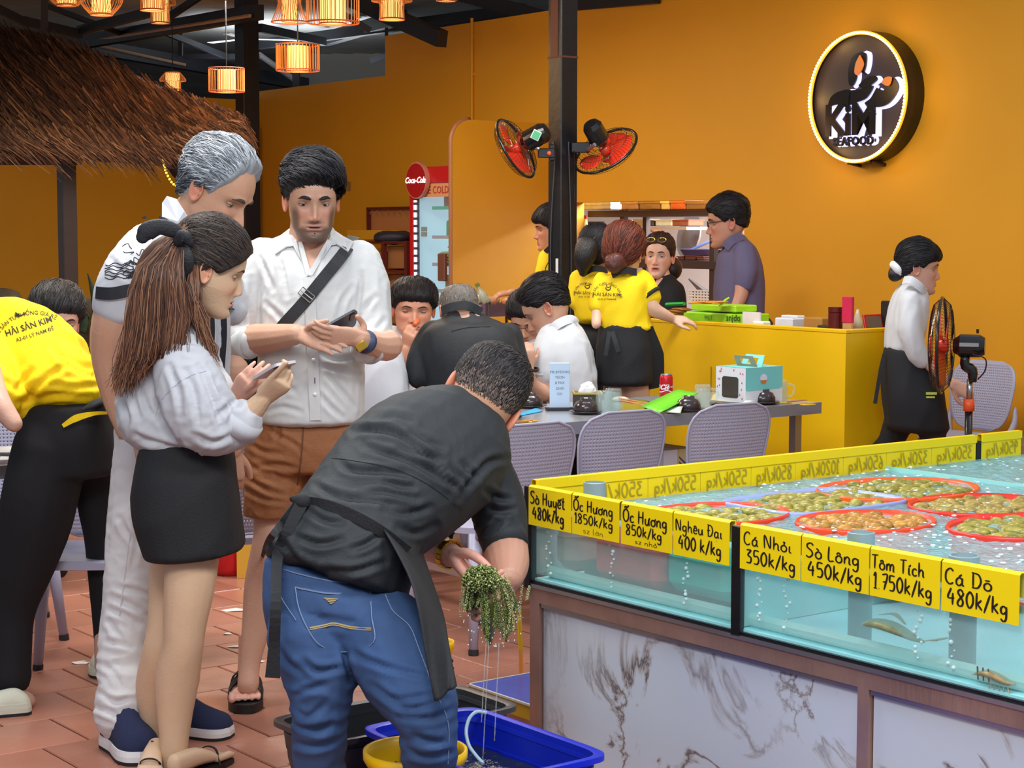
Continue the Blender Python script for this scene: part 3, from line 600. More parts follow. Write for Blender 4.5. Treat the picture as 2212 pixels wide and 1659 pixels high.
mb = MB(); a, b_ = P(1490, 541, d_+.3), P(1533, 522, d_+.3); mb.tube([a, b_], .035, 4, flat=.3); tag(mb.build('cutting_board', mat('blue_board', (92, 118, 180), .4)), 'blue cutting board leaning behind the lilac basket', 'board')
ec = thing('egg_crate', 'white perforated crate low in the kitchen hatch', 'crate', RM(8.4, Uat(8.4, 1512), .98), AR); d_ = onV(8.5, 1512)[1]; u0, u1 = sorted((Uat(8.5, 1488), Uat(8.5, 1534))); z0, z1 = zat(652, d_), zat(628, d_); mb = MB()
for i in range(8):
    u = u0+(u1-u0)*i/7; mb.tube([RM(8.5, u, z0), RM(8.5, u, z1)], .007, 6)
for k in range(5): z = z0+(z1-z0)*k/4; mb.tube([RM(8.5, u0, z), RM(8.5, u1, z)], .007, 6)
mb.build('grille', M_white, ec)
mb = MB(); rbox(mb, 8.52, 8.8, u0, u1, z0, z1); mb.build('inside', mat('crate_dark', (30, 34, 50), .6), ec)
tray = MB(); a = RM(10.3, Uat(10.3, 1505), 0); d_ = a[1]; tray.tube([P(1488, 602, d_), P(1532, 640, d_)], [.03, .17], 4, flat=.25); tag(tray.build('steel_tray', M_steel), 'steel tray leaning at the back of the kitchen', 'tray')
oil = thing('oil_bottle', 'yellow oil bottle with red cap in the kitchen behind the waitresses', 'bottle', P(1264, 527, 13.6)); q = np.array(oil.location); mb = MB(); mb.lathe([(.0, 0), (.045, 0), (.045, .12), (.015, .17), (.015, .19)], q, 16); mb.build('body', mat('oil', (220, 200, 110), .2), oil, smooth=True); mb = MB(); mb.lathe([(.018, .185), (.018, .21)], q, 12); mb.build('cap', M_red, oil)
st = thing('steel_rack', 'small steel rack of trays low at the left of the kitchen', 'rack', P(1255, 600, 13.5)); 
for y in (528, 542, 556): mb = MB(); a, b_ = P(1249, y, 13.5), P(1280, y, 13.4); mb.tube([a, b_], .02, 4, flat=.4); mb.build('tray', M_steel, st)
# ---- drinks cooler
FV = 7.66; fu1 = Uat(FV, 886); fu0 = fu1-.62; fr = thing('drinks_cooler', 'tall red glass-door drinks cooler with lit shelves behind the seated diners', 'refrigerator', RM(FV, fu1), AR); FH = zat(360, onV(FV, 930)[1])
def fz(y): return zat(y, onV(FV, 930)[1])
mb = MB(); rbox(mb, FV+.03, FV+.06, fu0, fu1, .0, .22); rbox(mb, FV, FV+.5, fu1-.04, fu1, 0, FH-.01); rbox(mb, FV, FV+.5, fu0, fu0+.04, 0, FH); rbox(mb, FV, FV+.5, fu0, fu1, FH-.12, FH, .01); rbox(mb, FV+.02, FV+.5, fu0, fu1, 0, .15); mb.build('cabinet', M_red, fr)
mb = MB(); rbox(mb, FV+.45, FV+.5, fu0+.04, fu1-.04, .15, FH-.12); mb.build('liner', mat('cooler_white_glow', (214, 232, 240), .4, emit=.35), fr)  # liner given its own glow in place of light from the strip
mb = MB(); rbox(mb, FV+.03, FV+.45, fu1-.06, fu1-.045, .15, FH-.12); mb.build('side_liner', mat('cooler_side_glow', (206, 228, 236), .4, emit=.55), fr)  # side wall also glows faintly so the interior looks lit
mb = MB(); rbox(mb, FV+.015, FV+.03, fu0+.04, fu1-.1, FH-.22, FH-.12); mb.build('header', mat('header_pink', (226, 160, 110), .5), fr)
Mt = RT(RM(FV+.012, fu1-.32, FH-.172)) @ Matrix.Rotation(-math.pi/2, 4, 'Z')
mb = MB(); text_on(mb, 'ICE COLD', Mt, .075, bold=.01); mb.build('header_text', mat('header_red', (190, 60, 50), .5), fr)
mb = MB(); rbox(mb, FV+.01, FV+.02, fu1-.1, fu1-.04, .2, FH-.12); mb.build('light_panel', mat('dotted_dark', (52, 50, 60), .4), fr)
mb = MB()
for z in np.arange(.25, FH-.2, .055): rbox(mb, FV+.0, FV+.01, fu1-.075, fu1-.055, z, z+.034)
mb.build('light_strip', mat('led', (235, 240, 255), .5, emit=3.5), fr)
mb = MB(); rbox(mb, FV-.004, FV+.006, fu1-.1, fu1-.045, fz(432), fz(418)); mb.build('red_label', M_red, fr)
mb = MB(); rbox(mb, FV+.01, FV+.016, fu0+.1, fu1-.1, .2, FH-.22); mb.build('door_glass', mixmat('cooler_glass', (200, 225, 235), .12, (240, 250, 255), .05), fr)
mb = MB(); rbox(mb, FV-.03, FV+.0, fu0+.13, fu0+.22, fz(606), fz(547), .006); mb.build('door_handle', mat('handle_brown', (120, 76, 60), .4), fr)
mb = MB(); rbox(mb, FV-.0, FV+.012, fu1-.21, fu1-.15, fz(500), fz(490)); rbox(mb, FV-.0, FV+.012, fu1-.21, fu1-.15, fz(511), fz(501)); mb.build('sticker', mat('sticker_grey', (150, 160, 160), .5), fr)
dc = RM(FV-.03, fu1-.13, fz(389)); Mx = RT(dc) @ Matrix.Rotation(math.pi/2, 4, 'Y'); dd = mb = MB(Mx)
mb.lathe([(.135, -.0), (.135, .03), (.125, .03)], n=36); mb.build('disc_rim', mat('disc_rim', (200, 130, 110), .4), fr)
mb = MB(Mx); mb.lathe([(.124, -.006), (.124, .0)], n=36); mb.build('disc_sign', mat('disc_red', (170, 16, 30), .3), fr)
Mt = RT(RM(FV-.04, fu1-.13, fz(389))) @ Matrix.Rotation(-math.pi/2, 4, 'Z')
mb = MB(); text_on(mb, 'Coca-Cola', Mt, .062, shear=.35, bold=.02); mb.build('disc_text', mat('lit_white', (255, 255, 255), .5, emit=1.2), fr)
for i, y in enumerate((448, 511, 570, 627)):
    mb = MB(); rbox(mb, FV+.06, FV+.45, fu0+.05, fu1-.22, fz(y)-.012, fz(y)); sh = mb.build('cooler_shelf', mat('shelf_wire', (214, 236, 226), .3), fr)
    mb = MB(); rbox(mb, FV+.05, FV+.06, fu0+.05, fu1-.22, fz(y)-.016, fz(y)+.008); mb.build('price_strip', mat('strip_%d' % (i == 0), (90, 210, 160) if i == 0 else (232, 190, 186), .4), sh)
ORD = ['leftmost', 'second from left', 'third from left', 'fourth from left', 'fifth from left', 'sixth from left', 'seventh from left', 'eighth from left', 'rightmost']
NTH = ['bottom', 'second from bottom', 'third from bottom', 'fourth from bottom', 'fifth from bottom', 'topmost']
def can(V, U, z, c, r=.03, h=.12, name='drink_can', label='', cat='can', grp=None, top=None):
    q = RM(V, U, z); t = thing(name, label, cat, q, 0, grp); mb = MB(); mb.lathe([(r*.82, 0), (r, .01), (r, h-.012), (r*.82, h-.002)], q, 18, cap=True); mb.build('body', mat('can%d%d%d' % c, c, .3, .2), t, smooth=True)
    mb = MB(); mb.lathe([(r*.84, h-.004), (r*.84, h), (r*.7, h-.002)], q, 16); mb.build('lid', top or M_steel, t, smooth=True); return t
for k in range(4):
    can(FV+.13, fu1-.31-.068*k, fz(448), (226, 92, 30), h=fz(412)-fz(448), label=ORD[k]+' orange soda can on the top cooler shelf', grp='orange cans in the cooler')
    can(FV+.13, fu1-.34-.068*k, fz(511), (40, 190, 90), h=fz(476)-fz(511), label=ORD[k]+' green soda can on the second cooler shelf', grp='green cans in the cooler')
    can(FV+.13, fu1-.33-.07*k, fz(627), (226, 170, 70), r=.033, h=fz(594)-fz(627), name='juice_bottle', cat='bottle', label=ORD[k]+' orange juice bottle with blue cap in the cooler', grp='juice bottles in the cooler', top=mat('cap_blue', (60, 80, 190), .4))
for k in range(3):
    for j in range(6 if k else 4):
        mb = MB(); q = RM(FV+.14, fu1-.29-.1*k+(j % 2)*.01, fz(570)+.012+j*.022); mb.ell(q, (.055, .055, .013), 14, 6); tag(mb.build('snack_packet', mat('gold_foil', (206, 188, 40), .3, .2), smooth=True), NTH[j]+' yellow packet of the '+['left', 'middle', 'right'][k]+' stack in the cooler', 'packet', 'yellow packets in the cooler')
# ---- dark red shelves, hook board, crates left of the cooler
sr = thing('red_shelf', 'dark red steel shelving with cardboard boxes left of the drinks cooler', 'shelf', RM(7.75, Uat(7.75, 830)), AR); M_dred = mat('dark_red', (96, 32, 26), .45); su0, su1 = Uat(7.75, 884), Uat(7.75, 796)
def sz(y): return zat(y, onV(7.75, 840)[1])
for u in (su0+.02, (su0+su1)/2+.05, su1): mb = MB(); rbox(mb, 7.73, 7.76, u-.018, u+.018, 0, sz(520)); mb.build('upright', M_dred, sr)
for y in (521, 583, 650, 700): mb = MB(); rbox(mb, 7.73, 8.2, su0, su1, sz(y)-.02, sz(y)); mb.build('shelf', M_dred, sr)
for i, (a, b_, y0, y1) in enumerate(((802, 826, 545, 578), (838, 878, 532, 580), (838, 880, 592, 648), (805, 828, 598, 648), (836, 870, 660, 700))):
    mb = MB(); ua, ub = sorted((Uat(7.8, a), Uat(7.8, b_))); rbox(mb, 7.8, 8.1, ua, ub, sz(y1), sz(y0), .004); tag(mb.build('cardboard_box', M_card), ['brown carton at upper left on the dark red shelf', 'brown carton at upper right on the dark red shelf', 'brown carton on the second level at right of the dark red shelf', 'brown carton on the second level at left of the dark red shelf', 'brown carton low on the dark red shelf'][i], 'box')
hb = thing('hook_board', 'dark red framed board with coat hooks on the orange wall', 'rack', RM(8.2, Uat(8.2, 840), sz(480)), AR); ua, ub = Uat(8.2, 892), Uat(8.2, 795)
mb = MB(); rbox(mb, 8.22, 8.25, ua, ub, sz(520), sz(448)); mb.build('board', mat('peach_board', (196, 130, 76), .6), hb)
mb = MB(); rbox(mb, 8.19, 8.24, ua, ub, sz(450), sz(444)); rbox(mb, 8.19, 8.24, ub-.025, ub, sz(520), sz(444)); mb.build('board_frame', M_dred, hb)
for k in range(7): mb = MB(); u = ua+(ub-ua)*(k+.7)/7.6; mb.tube([RM(8.19, u, sz(452)), RM(8.17, u, sz(458)), RM(8.18, u, sz(461))], .004, 5); mb.build('hook', M_copper, hb)
mb = MB(); ua, ub = sorted((Uat(7.8, 750), Uat(7.8, 824))); rbox(mb, 7.8, 8.1, ua, ub, sz(519), sz(497), .005); tag(mb.build('plastic_crate', mat('crate_orange', (210, 150, 30), .5)), 'orange plastic crate on top of the dark red shelf', 'crate')
bag = MB(); q = RM(7.85, Uat(7.85, 853), sz(513)); bag.ell(q, (.17, .12, .055), 18, 12); V = np.array(bag.v); bag.v = [tuple(v) for v in V+(V-q)*(.35*pn(V*16))[:, None]]; tag(bag.build('cloth_bag', mat('bag_dark', (42, 36, 48), .6), smooth=True), 'crumpled dark bag on top of the dark red shelf', 'bag')
mb = MB(); u = Uat(VW, 757); rbox(mb, VW-.01, VW, u-.02, u+.02, zat(411, 15.3), zat(391, 15.3)); tag(mb.build('switch_plate', mat('plate_tan', (150, 110, 50), .5)), 'small tan switch plate on the orange wall', 'switch')
# ---- basket rack by the boy
pr = thing('basket_rack', 'purple plastic basket on a steel frame below the yellow partition', 'rack', P(1075, 700, 11.6)*np.array((1, 1, 0))); d_ = 11.6
a, b_ = P(1022, 655, d_+.2), P(1127, 655, d_-.1); zt, zb = zat(656, d_), zat(682, d_); M_pur = mixmat('purple_net', (104, 84, 110), .75, (200, 180, 210), .4)
mb = MB(); c = (a+b_)/2; Mx = RT(c, (zt+zb)/2); mb.box((0, 0, -.03), (.34, .26, .01), Mx)
for x in (-.17, .17): mb.box((x, 0, 0), (.008, .26, zt-zb), Mx)
for y in (-.13, .13): mb.box((0, y, 0), (.34, .008, zt-zb), Mx)
mb.build('basket', mat('purple_plastic', (98, 78, 104), .5), pr)
mb = MB()
for x in (-.18, .18):
    for y in (-.14, .14): mb.tube([np.array(Mx @ Vector((x, y, .05))), np.array(Mx @ Vector((x, y, -(zt+zb)/2)))], .01, 6)
mb.build('frame', M_brown, pr)
for i, (px, py, c_) in enumerate(((1040, 645, (196, 190, 150)), (1062, 650, (180, 140, 100)), (1100, 652, (200, 130, 90)))):
    mb = MB(); mb.ell(P(px, py, 11.55), (.05, .04, .035), 12, 8); V = np.array(mb.v); mb.v = [tuple(v) for v in V+.015*np.stack([pn(V*30), pn(V*30+5), pn(V*30+9)], 1)]; tag(mb.build('food_bag', mat('fb%d' % i, c_, .3), smooth=True), ['pale plastic bag of food at the left in the purple basket', 'tan bag in the middle of the purple basket', 'orange bag at the right in the purple basket'][i], 'bag')
bt = thing('glass_bottle', 'clear bottle tilted out of the purple basket', 'bottle', P(1045, 650, 11.5)); mb = MB(); mb.tube([P(1052, 655, 11.5), P(1042, 636, 11.5), P(1036, 624, 11.5), P(1032, 616, 11.5)], [.028, .026, .012, .011], 12, sub=3); mb.build('body', mat('bottle_glass', (190, 205, 190), .1, alpha=.7), bt, smooth=True)
mb = MB(); mb.cyl(P(1033, 619, 11.5), P(1030, 612, 11.5), .014); mb.build('cap', mat('capg', (120, 140, 60), .4), bt)
# ================================================================= ROUND SIGN
SV = VW; su = Uat(SV-.14, 1845); dS = onV(SV, 1845)[1]; zc = zat(215, dS); RS = (zat(72, dS)-zat(358, dS))/2*.985
sg = thing('round_sign', 'round black sign with glowing yellow rim lights on the orange wall', 'sign', RM(SV, su, zc), AR); Msg = RT(RM(SV-.14, su, zc)) @ Matrix.Rotation(-math.pi/2, 4, 'Z')
# local: x to the right as seen, y into the wall, z up
M_sb = mat('sign_black', (24, 20, 24), .35)
Ml = Msg @ Matrix.Rotation(-math.pi/2, 4, 'X')
mb = MB(Ml); mb.lathe([(RS, -.0), (RS, .14), (RS-.012, .14), (RS-.012, 0.0)], n=72, cap=False); mb.build('sign_drum', M_sb, sg, smooth=True)
mb = MB(Ml); mb.lathe([(0.001, .03), (RS-.01, .03)], n=72, cap=False); mb.build('sign_face', mat('sign_face', (58, 48, 58), .6), sg)
mb = MB(Ml); rr = RS-.012
mb.tube([(rr*math.cos(a), rr*math.sin(a), -.004) for a in np.linspace(0, 2*math.pi, 97)], .012, 8, cap=False); mb.build('rim_tube', mat('rim_amber', (255, 176, 40), .4, emit=1.0), sg, smooth=True)
mb = MB(Ml)
for k in range(120):
    a = 2*math.pi*k/120; mb.ell((rr*math.cos(a), rr*math.sin(a), -.014), (.008, .008, .008), 6, 4)
mb.build('rim_bulbs', mat('rim_bulb', (255, 240, 170), .4, emit=9), sg, kind='stuff')
for a in range(6):
    q = Msg @ Vector((RS*.98*math.cos(a*math.pi/3), -.05, RS*.98*math.sin(a*math.pi/3))); point('rim_glow', q, .9, (1, .62, .16), .03)
def sgp(px, py):  # photo pixel -> sign-face coordinates
    u = Uat(SV-.12, px); return (su-u)*1.0, zat(py, onV(SV-.12, px)[1])-zc
def splate(pts, name, m, y=-.02, t=.012, sub=5, par=sg):
    o = crom(np.array([sgp(*p) for p in pts]+[sgp(*pts[0])]), sub)[:-1]; mb = MB(Msg @ Matrix.Translation((0, y+.02, 0))); mb.prism([(a, b) for a, b in o], t); return mb.build(name, m, par)
M_chr = mat('sign_gloss', (12, 9, 9), .12); M_halo = mat('sign_halo', (196, 196, 255), .5, emit=1.3); M_org = mat('sign_orange', (214, 120, 40), .3, emit=.3)
shapes = [([(1858, 112), (1841, 122), (1832, 145), (1832, 178), (1840, 186), (1848, 170), (1850, 150), (1862, 158), (1868, 140), (1868, 118)], 'claw'),
          ([(1853, 185), (1868, 170), (1885, 164), (1892, 172), (1880, 184), (1864, 192)], 'head'), ([(1787, 232), (1795, 210), (1812, 198), (1836, 196), (1832, 232), (1812, 226)], 'tail'),
          ([(1836, 196), (1862, 192), (1884, 186), (1870, 212), (1848, 222), (1832, 226)], 'body'), ([(1892, 190), (1908, 195), (1916, 172), (1930, 170), (1938, 192), (1920, 222), (1895, 232), (1868, 224), (1880, 212)], 'big_claw')]
for pts, nme in shapes:
    c = np.mean(pts, axis=0); big = [tuple(c+(np.array(p)-c)*1.1+np.array((5, 1))) for p in pts]; splate(big, 'glow_back', M_halo, -.0, .004); splate(pts, 'emblem_'+nme, M_chr)
for pts in ([(1858, 120), (1850, 138), (1848, 158), (1856, 162), (1866, 140)], [(1905, 180), (1914, 168), (1926, 168), (1920, 186)]): splate(pts, 'emblem_accent', M_org, -.035, .01)
def stext(s, px, py, hpx, name, **kw):
    x, z = sgp(px, py); sz_ = hpx/F*dS*1.38
    for nm, mm, y, dx, kk in (('halo', M_halo, .026, .012, dict(kw, bold=kw.get('bold', 0)+.05)), ('letters', M_chr, -.008, 0, kw)):
        V, Fs = text_mesh(s, sz_, **kk); b = MB(Msg @ Matrix.Translation((x+dx, y, z)))
        b.add([(q, 0, w_) for q, w_ in V], Fs); o = b.build(name+'_'+nm, mm, sg); md = o.modifiers.new('t', 'SOLIDIFY'); md.thickness = .012 if nm == 'letters' else .002
stext('KiM', 1836, 262, 66, 'name', bold=.03, spacing=.95); stext('SEAFOOD', 1843, 306, 18, 'word', bold=.03, spacing=1.05)
for y in (-.8, .8): mb = MB(Msg); mb.tube([(.12*y, .02, -RS*.97), (.12*y, .14, -RS*1.02)], .012, 8); mb.build('bracket', M_sb, sg)
# ================================================================= FISH TANK
TV, TU = 3.108, 4.044; ZT, ZG, ZF = .807, .535, .487; TU1, TV1 = 1.6, 7.2   # front face V=TV, from TU down; left face U=TU, from TV up
tk = thing('seafood_tank', 'long glass seafood tank on a steel and marble-panel base at lower right', 'aquarium', RM(TV, TU), AR)
mb = MB(); rbox(mb, TV, TV+.05, TU1, TU, ZF, ZG-.006); rbox(mb, TV, TV1, TU-.05, TU, ZF, ZG-.006); mb.build('base_rail', M_copper, tk)
def leg(V, U, s=.05, label=None):
    mb = MB(); rbox(mb, V, V+s, U-s, U, 0, ZF); mb.build('frame_leg', M_copper, tk)
def Uf(px): return Uat(TV, px)
leg(TV, TU, .042); leg(TV, Uf(1880)+.02, .034); leg(TV+2, TU); leg(TV+3.6, TU)
mb = MB(); rbox(mb, TV-.004, TV+.01, TU1, TU, ZG-.007, ZG+.003); mb.build('steel_lip', M_steel, tk)
mb = MB(); rbox(mb, TV, TV+.02, TU1, TU, ZG-.006, ZG+.012); rbox(mb, TV, TV1, TU-.02, TU, ZG-.006, ZG+.012); mb.build('black_sealant', M_blk, tk)
M_mar = mat('marble', (202, 208, 218), .14, coat=.3)
_n = M_mar.node_tree; N_, L_ = _n.nodes, _n.links; b = N_['Principled BSDF']; tc = N_.new('ShaderNodeTexCoord')
nz = N_.new('ShaderNodeTexNoise'); nz.inputs['Scale'].default_value = 2.3; nz.inputs['Detail'].default_value = 7; nz.inputs['Distortion'].default_value = 1.4; nz.inputs['Roughness'].default_value = .6; L_.new(tc.outputs['Object'], nz.inputs['Vector'])
r1 = N_.new('ShaderNodeValToRGB'); e = r1.color_ramp.elements; e[0].position = .462; e[0].color = (*lin((200, 208, 220)), 1); e[1].position = .538; e[1].color = (*lin((200, 208, 220)), 1)
k_ = r1.color_ramp.elements.new(.486); k_.color = (*lin((168, 160, 156)), 1); k_ = r1.color_ramp.elements.new(.5); k_.color = (*lin((104, 94, 100)), 1); k_ = r1.color_ramp.elements.new(.514); k_.color = (*lin((176, 170, 168)), 1)
L_.new(nz.outputs['Fac'], r1.inputs[0])
n2 = N_.new('ShaderNodeTexNoise'); n2.inputs['Scale'].default_value = 1.1; n2.inputs['Detail'].default_value = 3; L_.new(tc.outputs['Object'], n2.inputs['Vector'])
r2 = N_.new('ShaderNodeValToRGB'); r2.color_ramp.elements[0].position = .42; r2.color_ramp.elements[1].position = .56; L_.new(n2.outputs['Fac'], r2.inputs[0])
mx = N_.new('ShaderNodeMix'); mx.data_type = 'RGBA'; L_.new(r2.outputs[0], mx.inputs[0]); mx.inputs[6].default_value = (*lin((204, 210, 220)), 1); L_.new(r1.outputs[0], mx.inputs[7]); L_.new(mx.outputs[2], b.inputs['Base Color'])
for a, b_ in ((TU-.044, Uf(1880)+.022), (Uf(1880)-.016, TU1)):
    mb = MB(); rbox(mb, TV+.012, TV+.03, b_, a, .02, ZF, .003); mb.build('marble_panel', M_mar, tk)
    mb = MB(); rbox(mb, TV+.004, TV+.012, b_, a, ZF-.012, ZF); mb.build('panel_trim', M_steel, tk)
mb = MB(); rbox(mb, TV+.03, TV1, TU-.04, TU-.02, .02, ZF); mb.build('side_panel', M_mar, tk)
# modelled vein ridges on the marble print are not needed; glass walls:
M_gl = mixmat('tank_glass', (190, 225, 225), .05, (250, 254, 254), .03)
mb = MB(); rbox(mb, TV, TV+.008, TU1, TU, ZG+.01, ZT); rbox(mb, TV, TV1, TU-.008, TU, ZG+.01, ZT); mb.build('glass_wall', M_gl, tk)
mb = MB(); rbox(mb, TV-.004, TV+.012, Uf(1607), Uf(1588), ZG, ZT-.003); rbox(mb, TV-.008, TV+.02, TU-.006, TU+.016, ZG-.01, ZT+.004); rbox(mb, Vat(TU, 2110), Vat(TU, 2120), TU-.012, TU+.004, ZG, ZT); mb.build('black_seam', M_blk, tk)
M_in = mat('tank_floor', (176, 236, 242), .4, var=(6, .1)); mb = MB(); rbox(mb, TV+.01, TV1, TU1, TU-.01, ZG-.004, ZG+.018); mb.build('tank_floor', M_in, tk)
mb = MB(); rbox(mb, TV+.035, TV+.06, TU1, TU-.02, ZG+.018, ZG+.052, .012); mb.build('floor_ledge', mat('ledge_pale', (196, 240, 232), .3), tk)
Udv = Uf(1597); mb = MB(); rbox(mb, TV+.01, TV1, Udv-.005, Udv+.005, ZG+.02, ZT-.07); rbox(mb, TV+1.45, TV+1.46, TU1, TU-.01, ZG+.02, ZT-.05); mb.build('inner_wall', mat('inner_glass', (160, 224, 222), .3), tk)
ZW = ZT-.062
M_wat = mixmat('tank_water_side', (178, 228, 224), .42, (250, 254, 254), .25, c2=(206, 228, 224), scale=5)
mb = MB(); mb.add([RM(TV+.012, TU1, ZG+.03), RM(TV+.012, TU-.014, ZG+.03), RM(TV+.012, TU-.014, ZW), RM(TV+.012, TU1, ZW), RM(TV1, TU-.014, ZG+.03), RM(TV1, TU-.014, ZW)], [(0, 1, 2, 3), (1, 4, 5, 2)]); mb.build('water_side', M_wat, tk)
gx = []
for V_ in np.arange(TV+.015, TV1, .018):
    row = []
    for U_ in np.arange(TU1, TU-.015, .018): row.append((V_, U_))
    gx.append(row)
A_ = np.array(gx); X = np.stack([A_[..., 0].ravel()*9, A_[..., 1].ravel()*9, np.zeros(A_[..., 0].size)], 1); h = pn(X)*.014+pn(X*3.1+4)*.009+pn(X*7.0)*.003
h = h.reshape(A_.shape[:2]); mb = MB(); mb.sheet([[RM(A_[i, j, 0], A_[i, j, 1], ZW+h[i, j]) for j in range(A_.shape[1])] for i in range(A_.shape[0])])
mb.build('water_surface', mixmat('tank_water_top', (176, 232, 240), .46, (244, 252, 253), .1, bump=(50, .7)), tk, smooth=True)
# white flecks on the surface: foam, and highlights modelled as solid specks
mb = MB()
for k in range(2200):
    U_ = random.uniform(TU1, TU-.05); V_ = random.uniform(TV+.02, TV+2.6); q = RM(V_, U_, 0)
    if pn(np.array([[V_*3, U_*3, 2.]]))[0] < -.02: continue
    r = random.uniform(.0012, .0048); mb.ell(RM(V_, U_, ZW+random.uniform(.002, .012)), (r*1.6, r, r*.6), 6, 4)
mb.build('foam', mat('foam', (236, 246, 250), .25), tk, kind='stuff')
# bubbles seen through the front glass
mb = MB()
for px in (1180, 1316, 1480, 1640, 1700, 1990, 2060):
    for k in range(16):
        z = ZG+.04+k*.012+random.uniform(0, .01); r = random.uniform(.002, .0055); u = Uf(px)+random.uniform(-.012, .012); mb.ell(RM(TV+.0105, u, z), (r, r, r), 6, 4)
mb.build('bubbles', mat('bubble', (226, 244, 246), .2), tk, kind='stuff')
# pipes
for i, (px, py, r) in enumerate(((1286, 1042, .032), (1868, 1150, .032), (2094, 1200, .034))):
    for dv in (0,):
        V_ = TV+.1+.06*(i == 0); 
    zt = ZT+(.02 if i == 0 else -.005); q = None
    # find U so that the pipe top falls on px
    u = Uat(V_, px); q = RM(V_, u); d = q[1]; zt = zat(py, d)
    t = thing('standpipe', ['grey standpipe at the left corner inside the tank', 'grey standpipe behind the fifth and sixth price tags', 'grey standpipe nearest the camera in the tank'][i], 'pipe', RM(V_, u, ZG), AR)
    mb = MB(); mb.lathe([(r*.88, 0), (r*.88, zt-ZG-.03)], RM(V_, u, ZG), 24); mb.build('pipe', mat('pipe_grey', (120, 142, 150), .35), t, smooth=True)
    mb = MB(); mb.lathe([(r, zt-.055-ZG), (r, zt-ZG), (r*.86, zt-ZG+.001), (r*.84, zt-.01-ZG)], RM(V_, u, ZG), 28); smooth_by_angle(mb.build('cap', mat('pipe_cap', (138, 160, 168), .3), t))
# baskets of shellfish at the surface
def basket(px, py, rx, ry, c, label, shell=(150, 142, 60), sq=False):
    q = G(px, py, ZW+.004); V0, U0 = VU(q); t = thing('shellfish_basket', label, 'basket', q, AR, 'baskets of shellfish in the tank')
    n = 40; ex = 5 if sq else 2
    def R(k, z, j=0): return [RM(V0+rx*k*math.copysign(abs(math.cos(a))**(2/ex), math.cos(a)), U0+ry*k*math.copysign(abs(math.sin(a))**(2/ex), math.sin(a)), z) for a in np.linspace(0, 2*math.pi, n, endpoint=False)]
    mb = MB(); mb.rings([R(.82, ZW-.16), R(.97, ZW-.0), R(1.02, ZW+.012), R(1.04, ZW+.006), R(1.0, ZW-.02), R(.84, ZW-.17)], cap=False); mb.rings([R(.82, ZW-.16), R(.01, ZW-.16)], cap=False); mb.build('tub', mat('bk%d%d%d' % c, c, .35), t, smooth=True)
    mb = MB()
    for k in range(150):
        a = random.uniform(0, 6.28); rr_ = math.sqrt(random.random())*.88; p = RM(V0+rx*rr_*math.cos(a), U0+ry*rr_*math.sin(a), ZW-.006+random.uniform(-.006, .010)); s_ = random.uniform(.8, 1.2); mb.ell(p, (.028*s_, .02*s_, .011), 7, 5, A=np.array(Matrix.Rotation(random.uniform(0, 3.1), 3, 'Z')))
    mb.build('shellfish', mat('shell%d' % shell[0], shell, .3, var=(30, .45)), t, smooth=True, kind='stuff')
basket(1545, 1112, .22, .17, (226, 60, 30), 'red basket of olive shellfish at the left end of the tank')
basket(1760, 1084, .24, .17, (150, 164, 214), 'pale blue square basket of olive shellfish', sq=True)
basket(1940, 1058, .27, .2, (232, 92, 30), 'orange-rimmed basket of shellfish by the back price tags')
basket(1870, 1128, .2, .16, (236, 70, 34), 'red basket of shellfish in the middle of the tank', (176, 126, 50))
basket(2120, 1092, .22, .18, (214, 48, 32), 'red basket at the right edge of the photo', (160, 140, 70))
basket(2215, 1140, .22, .18, (224, 50, 40), 'red basket nearest the right edge, lower than its neighbour', (150, 120, 80))
# things seen under water through the front glass
def under(px0, px1, z0, z1, V, c, name, label):
    mb = MB(); ua, ub = sorted((Uat(V, px0), Uat(V, px1))); rbox(mb, V, V+.22, ua, ub, z0, z1, .03); tag(mb.build(name, mat('un%d%d%d' % c, c, .4)), label, 'basket')
under(1275, 1425, ZG+.045, ZW-.03, TV+.04, (255, 92, 88), 'red_tub', 'red tub seen through the glass below the second price tag'); under(1432, 1580, ZG+.055, ZW-.03, TV+.05, (60, 220, 200), 'teal_tub', 'teal tub seen through the glass below the third price tag'); under(1190, 1235, ZG+.045, ZW-.04, TV+.05, (206, 170, 160), 'pink_tub', 'pale pink tub at the left end behind the glass')
# fish and prawn
fs = thing('fish', 'olive brown fish lying behind the glass under the seventh price tag', 'fish', RM(TV+.03, Uf(1945), ZG+.08), AR); mb = MB(); z = ZG+.1
mb.tube([RM(TV+.028, Uf(p), zz) for p, zz in ((1856, z-.012), (1885, z), (1925, z-.002), (1965, z-.014), (1990, z-.018))], [.012, .022, .024, .014, .006], 12, sub=4, flat=.5); mb.build('body', mat('fish_skin', (150, 146, 96), .35, var=(40, .3)), fs, smooth=True)
mb = MB(); mb.tube([RM(TV+.028, Uf(p), zz) for p, zz in ((1985, z-.018), (2020, z-.006), (2032, z-.002))], [.005, .018, .02], 10, flat=.12); mb.build('tail_fin', mat('fish_fin', (156, 148, 110), .4), fs, smooth=True)
mb = MB(); mb.tube([RM(TV+.028, Uf(p), zz) for p, zz in ((1890, z+.02), (1925, z+.03), (1950, z+.012))], [.003, .01, .003], 8, sub=3, flat=.2); mb.build('back_fin', mat('fish_fin', (156, 148, 110), .4), fs, smooth=True)
pw = thing('prawn', 'brown prawn behind the glass at the lower right corner', 'prawn', RM(TV+.02, Uf(2150), ZG+.05), AR); zq = zat(1468, onV(TV, 2150)[1])
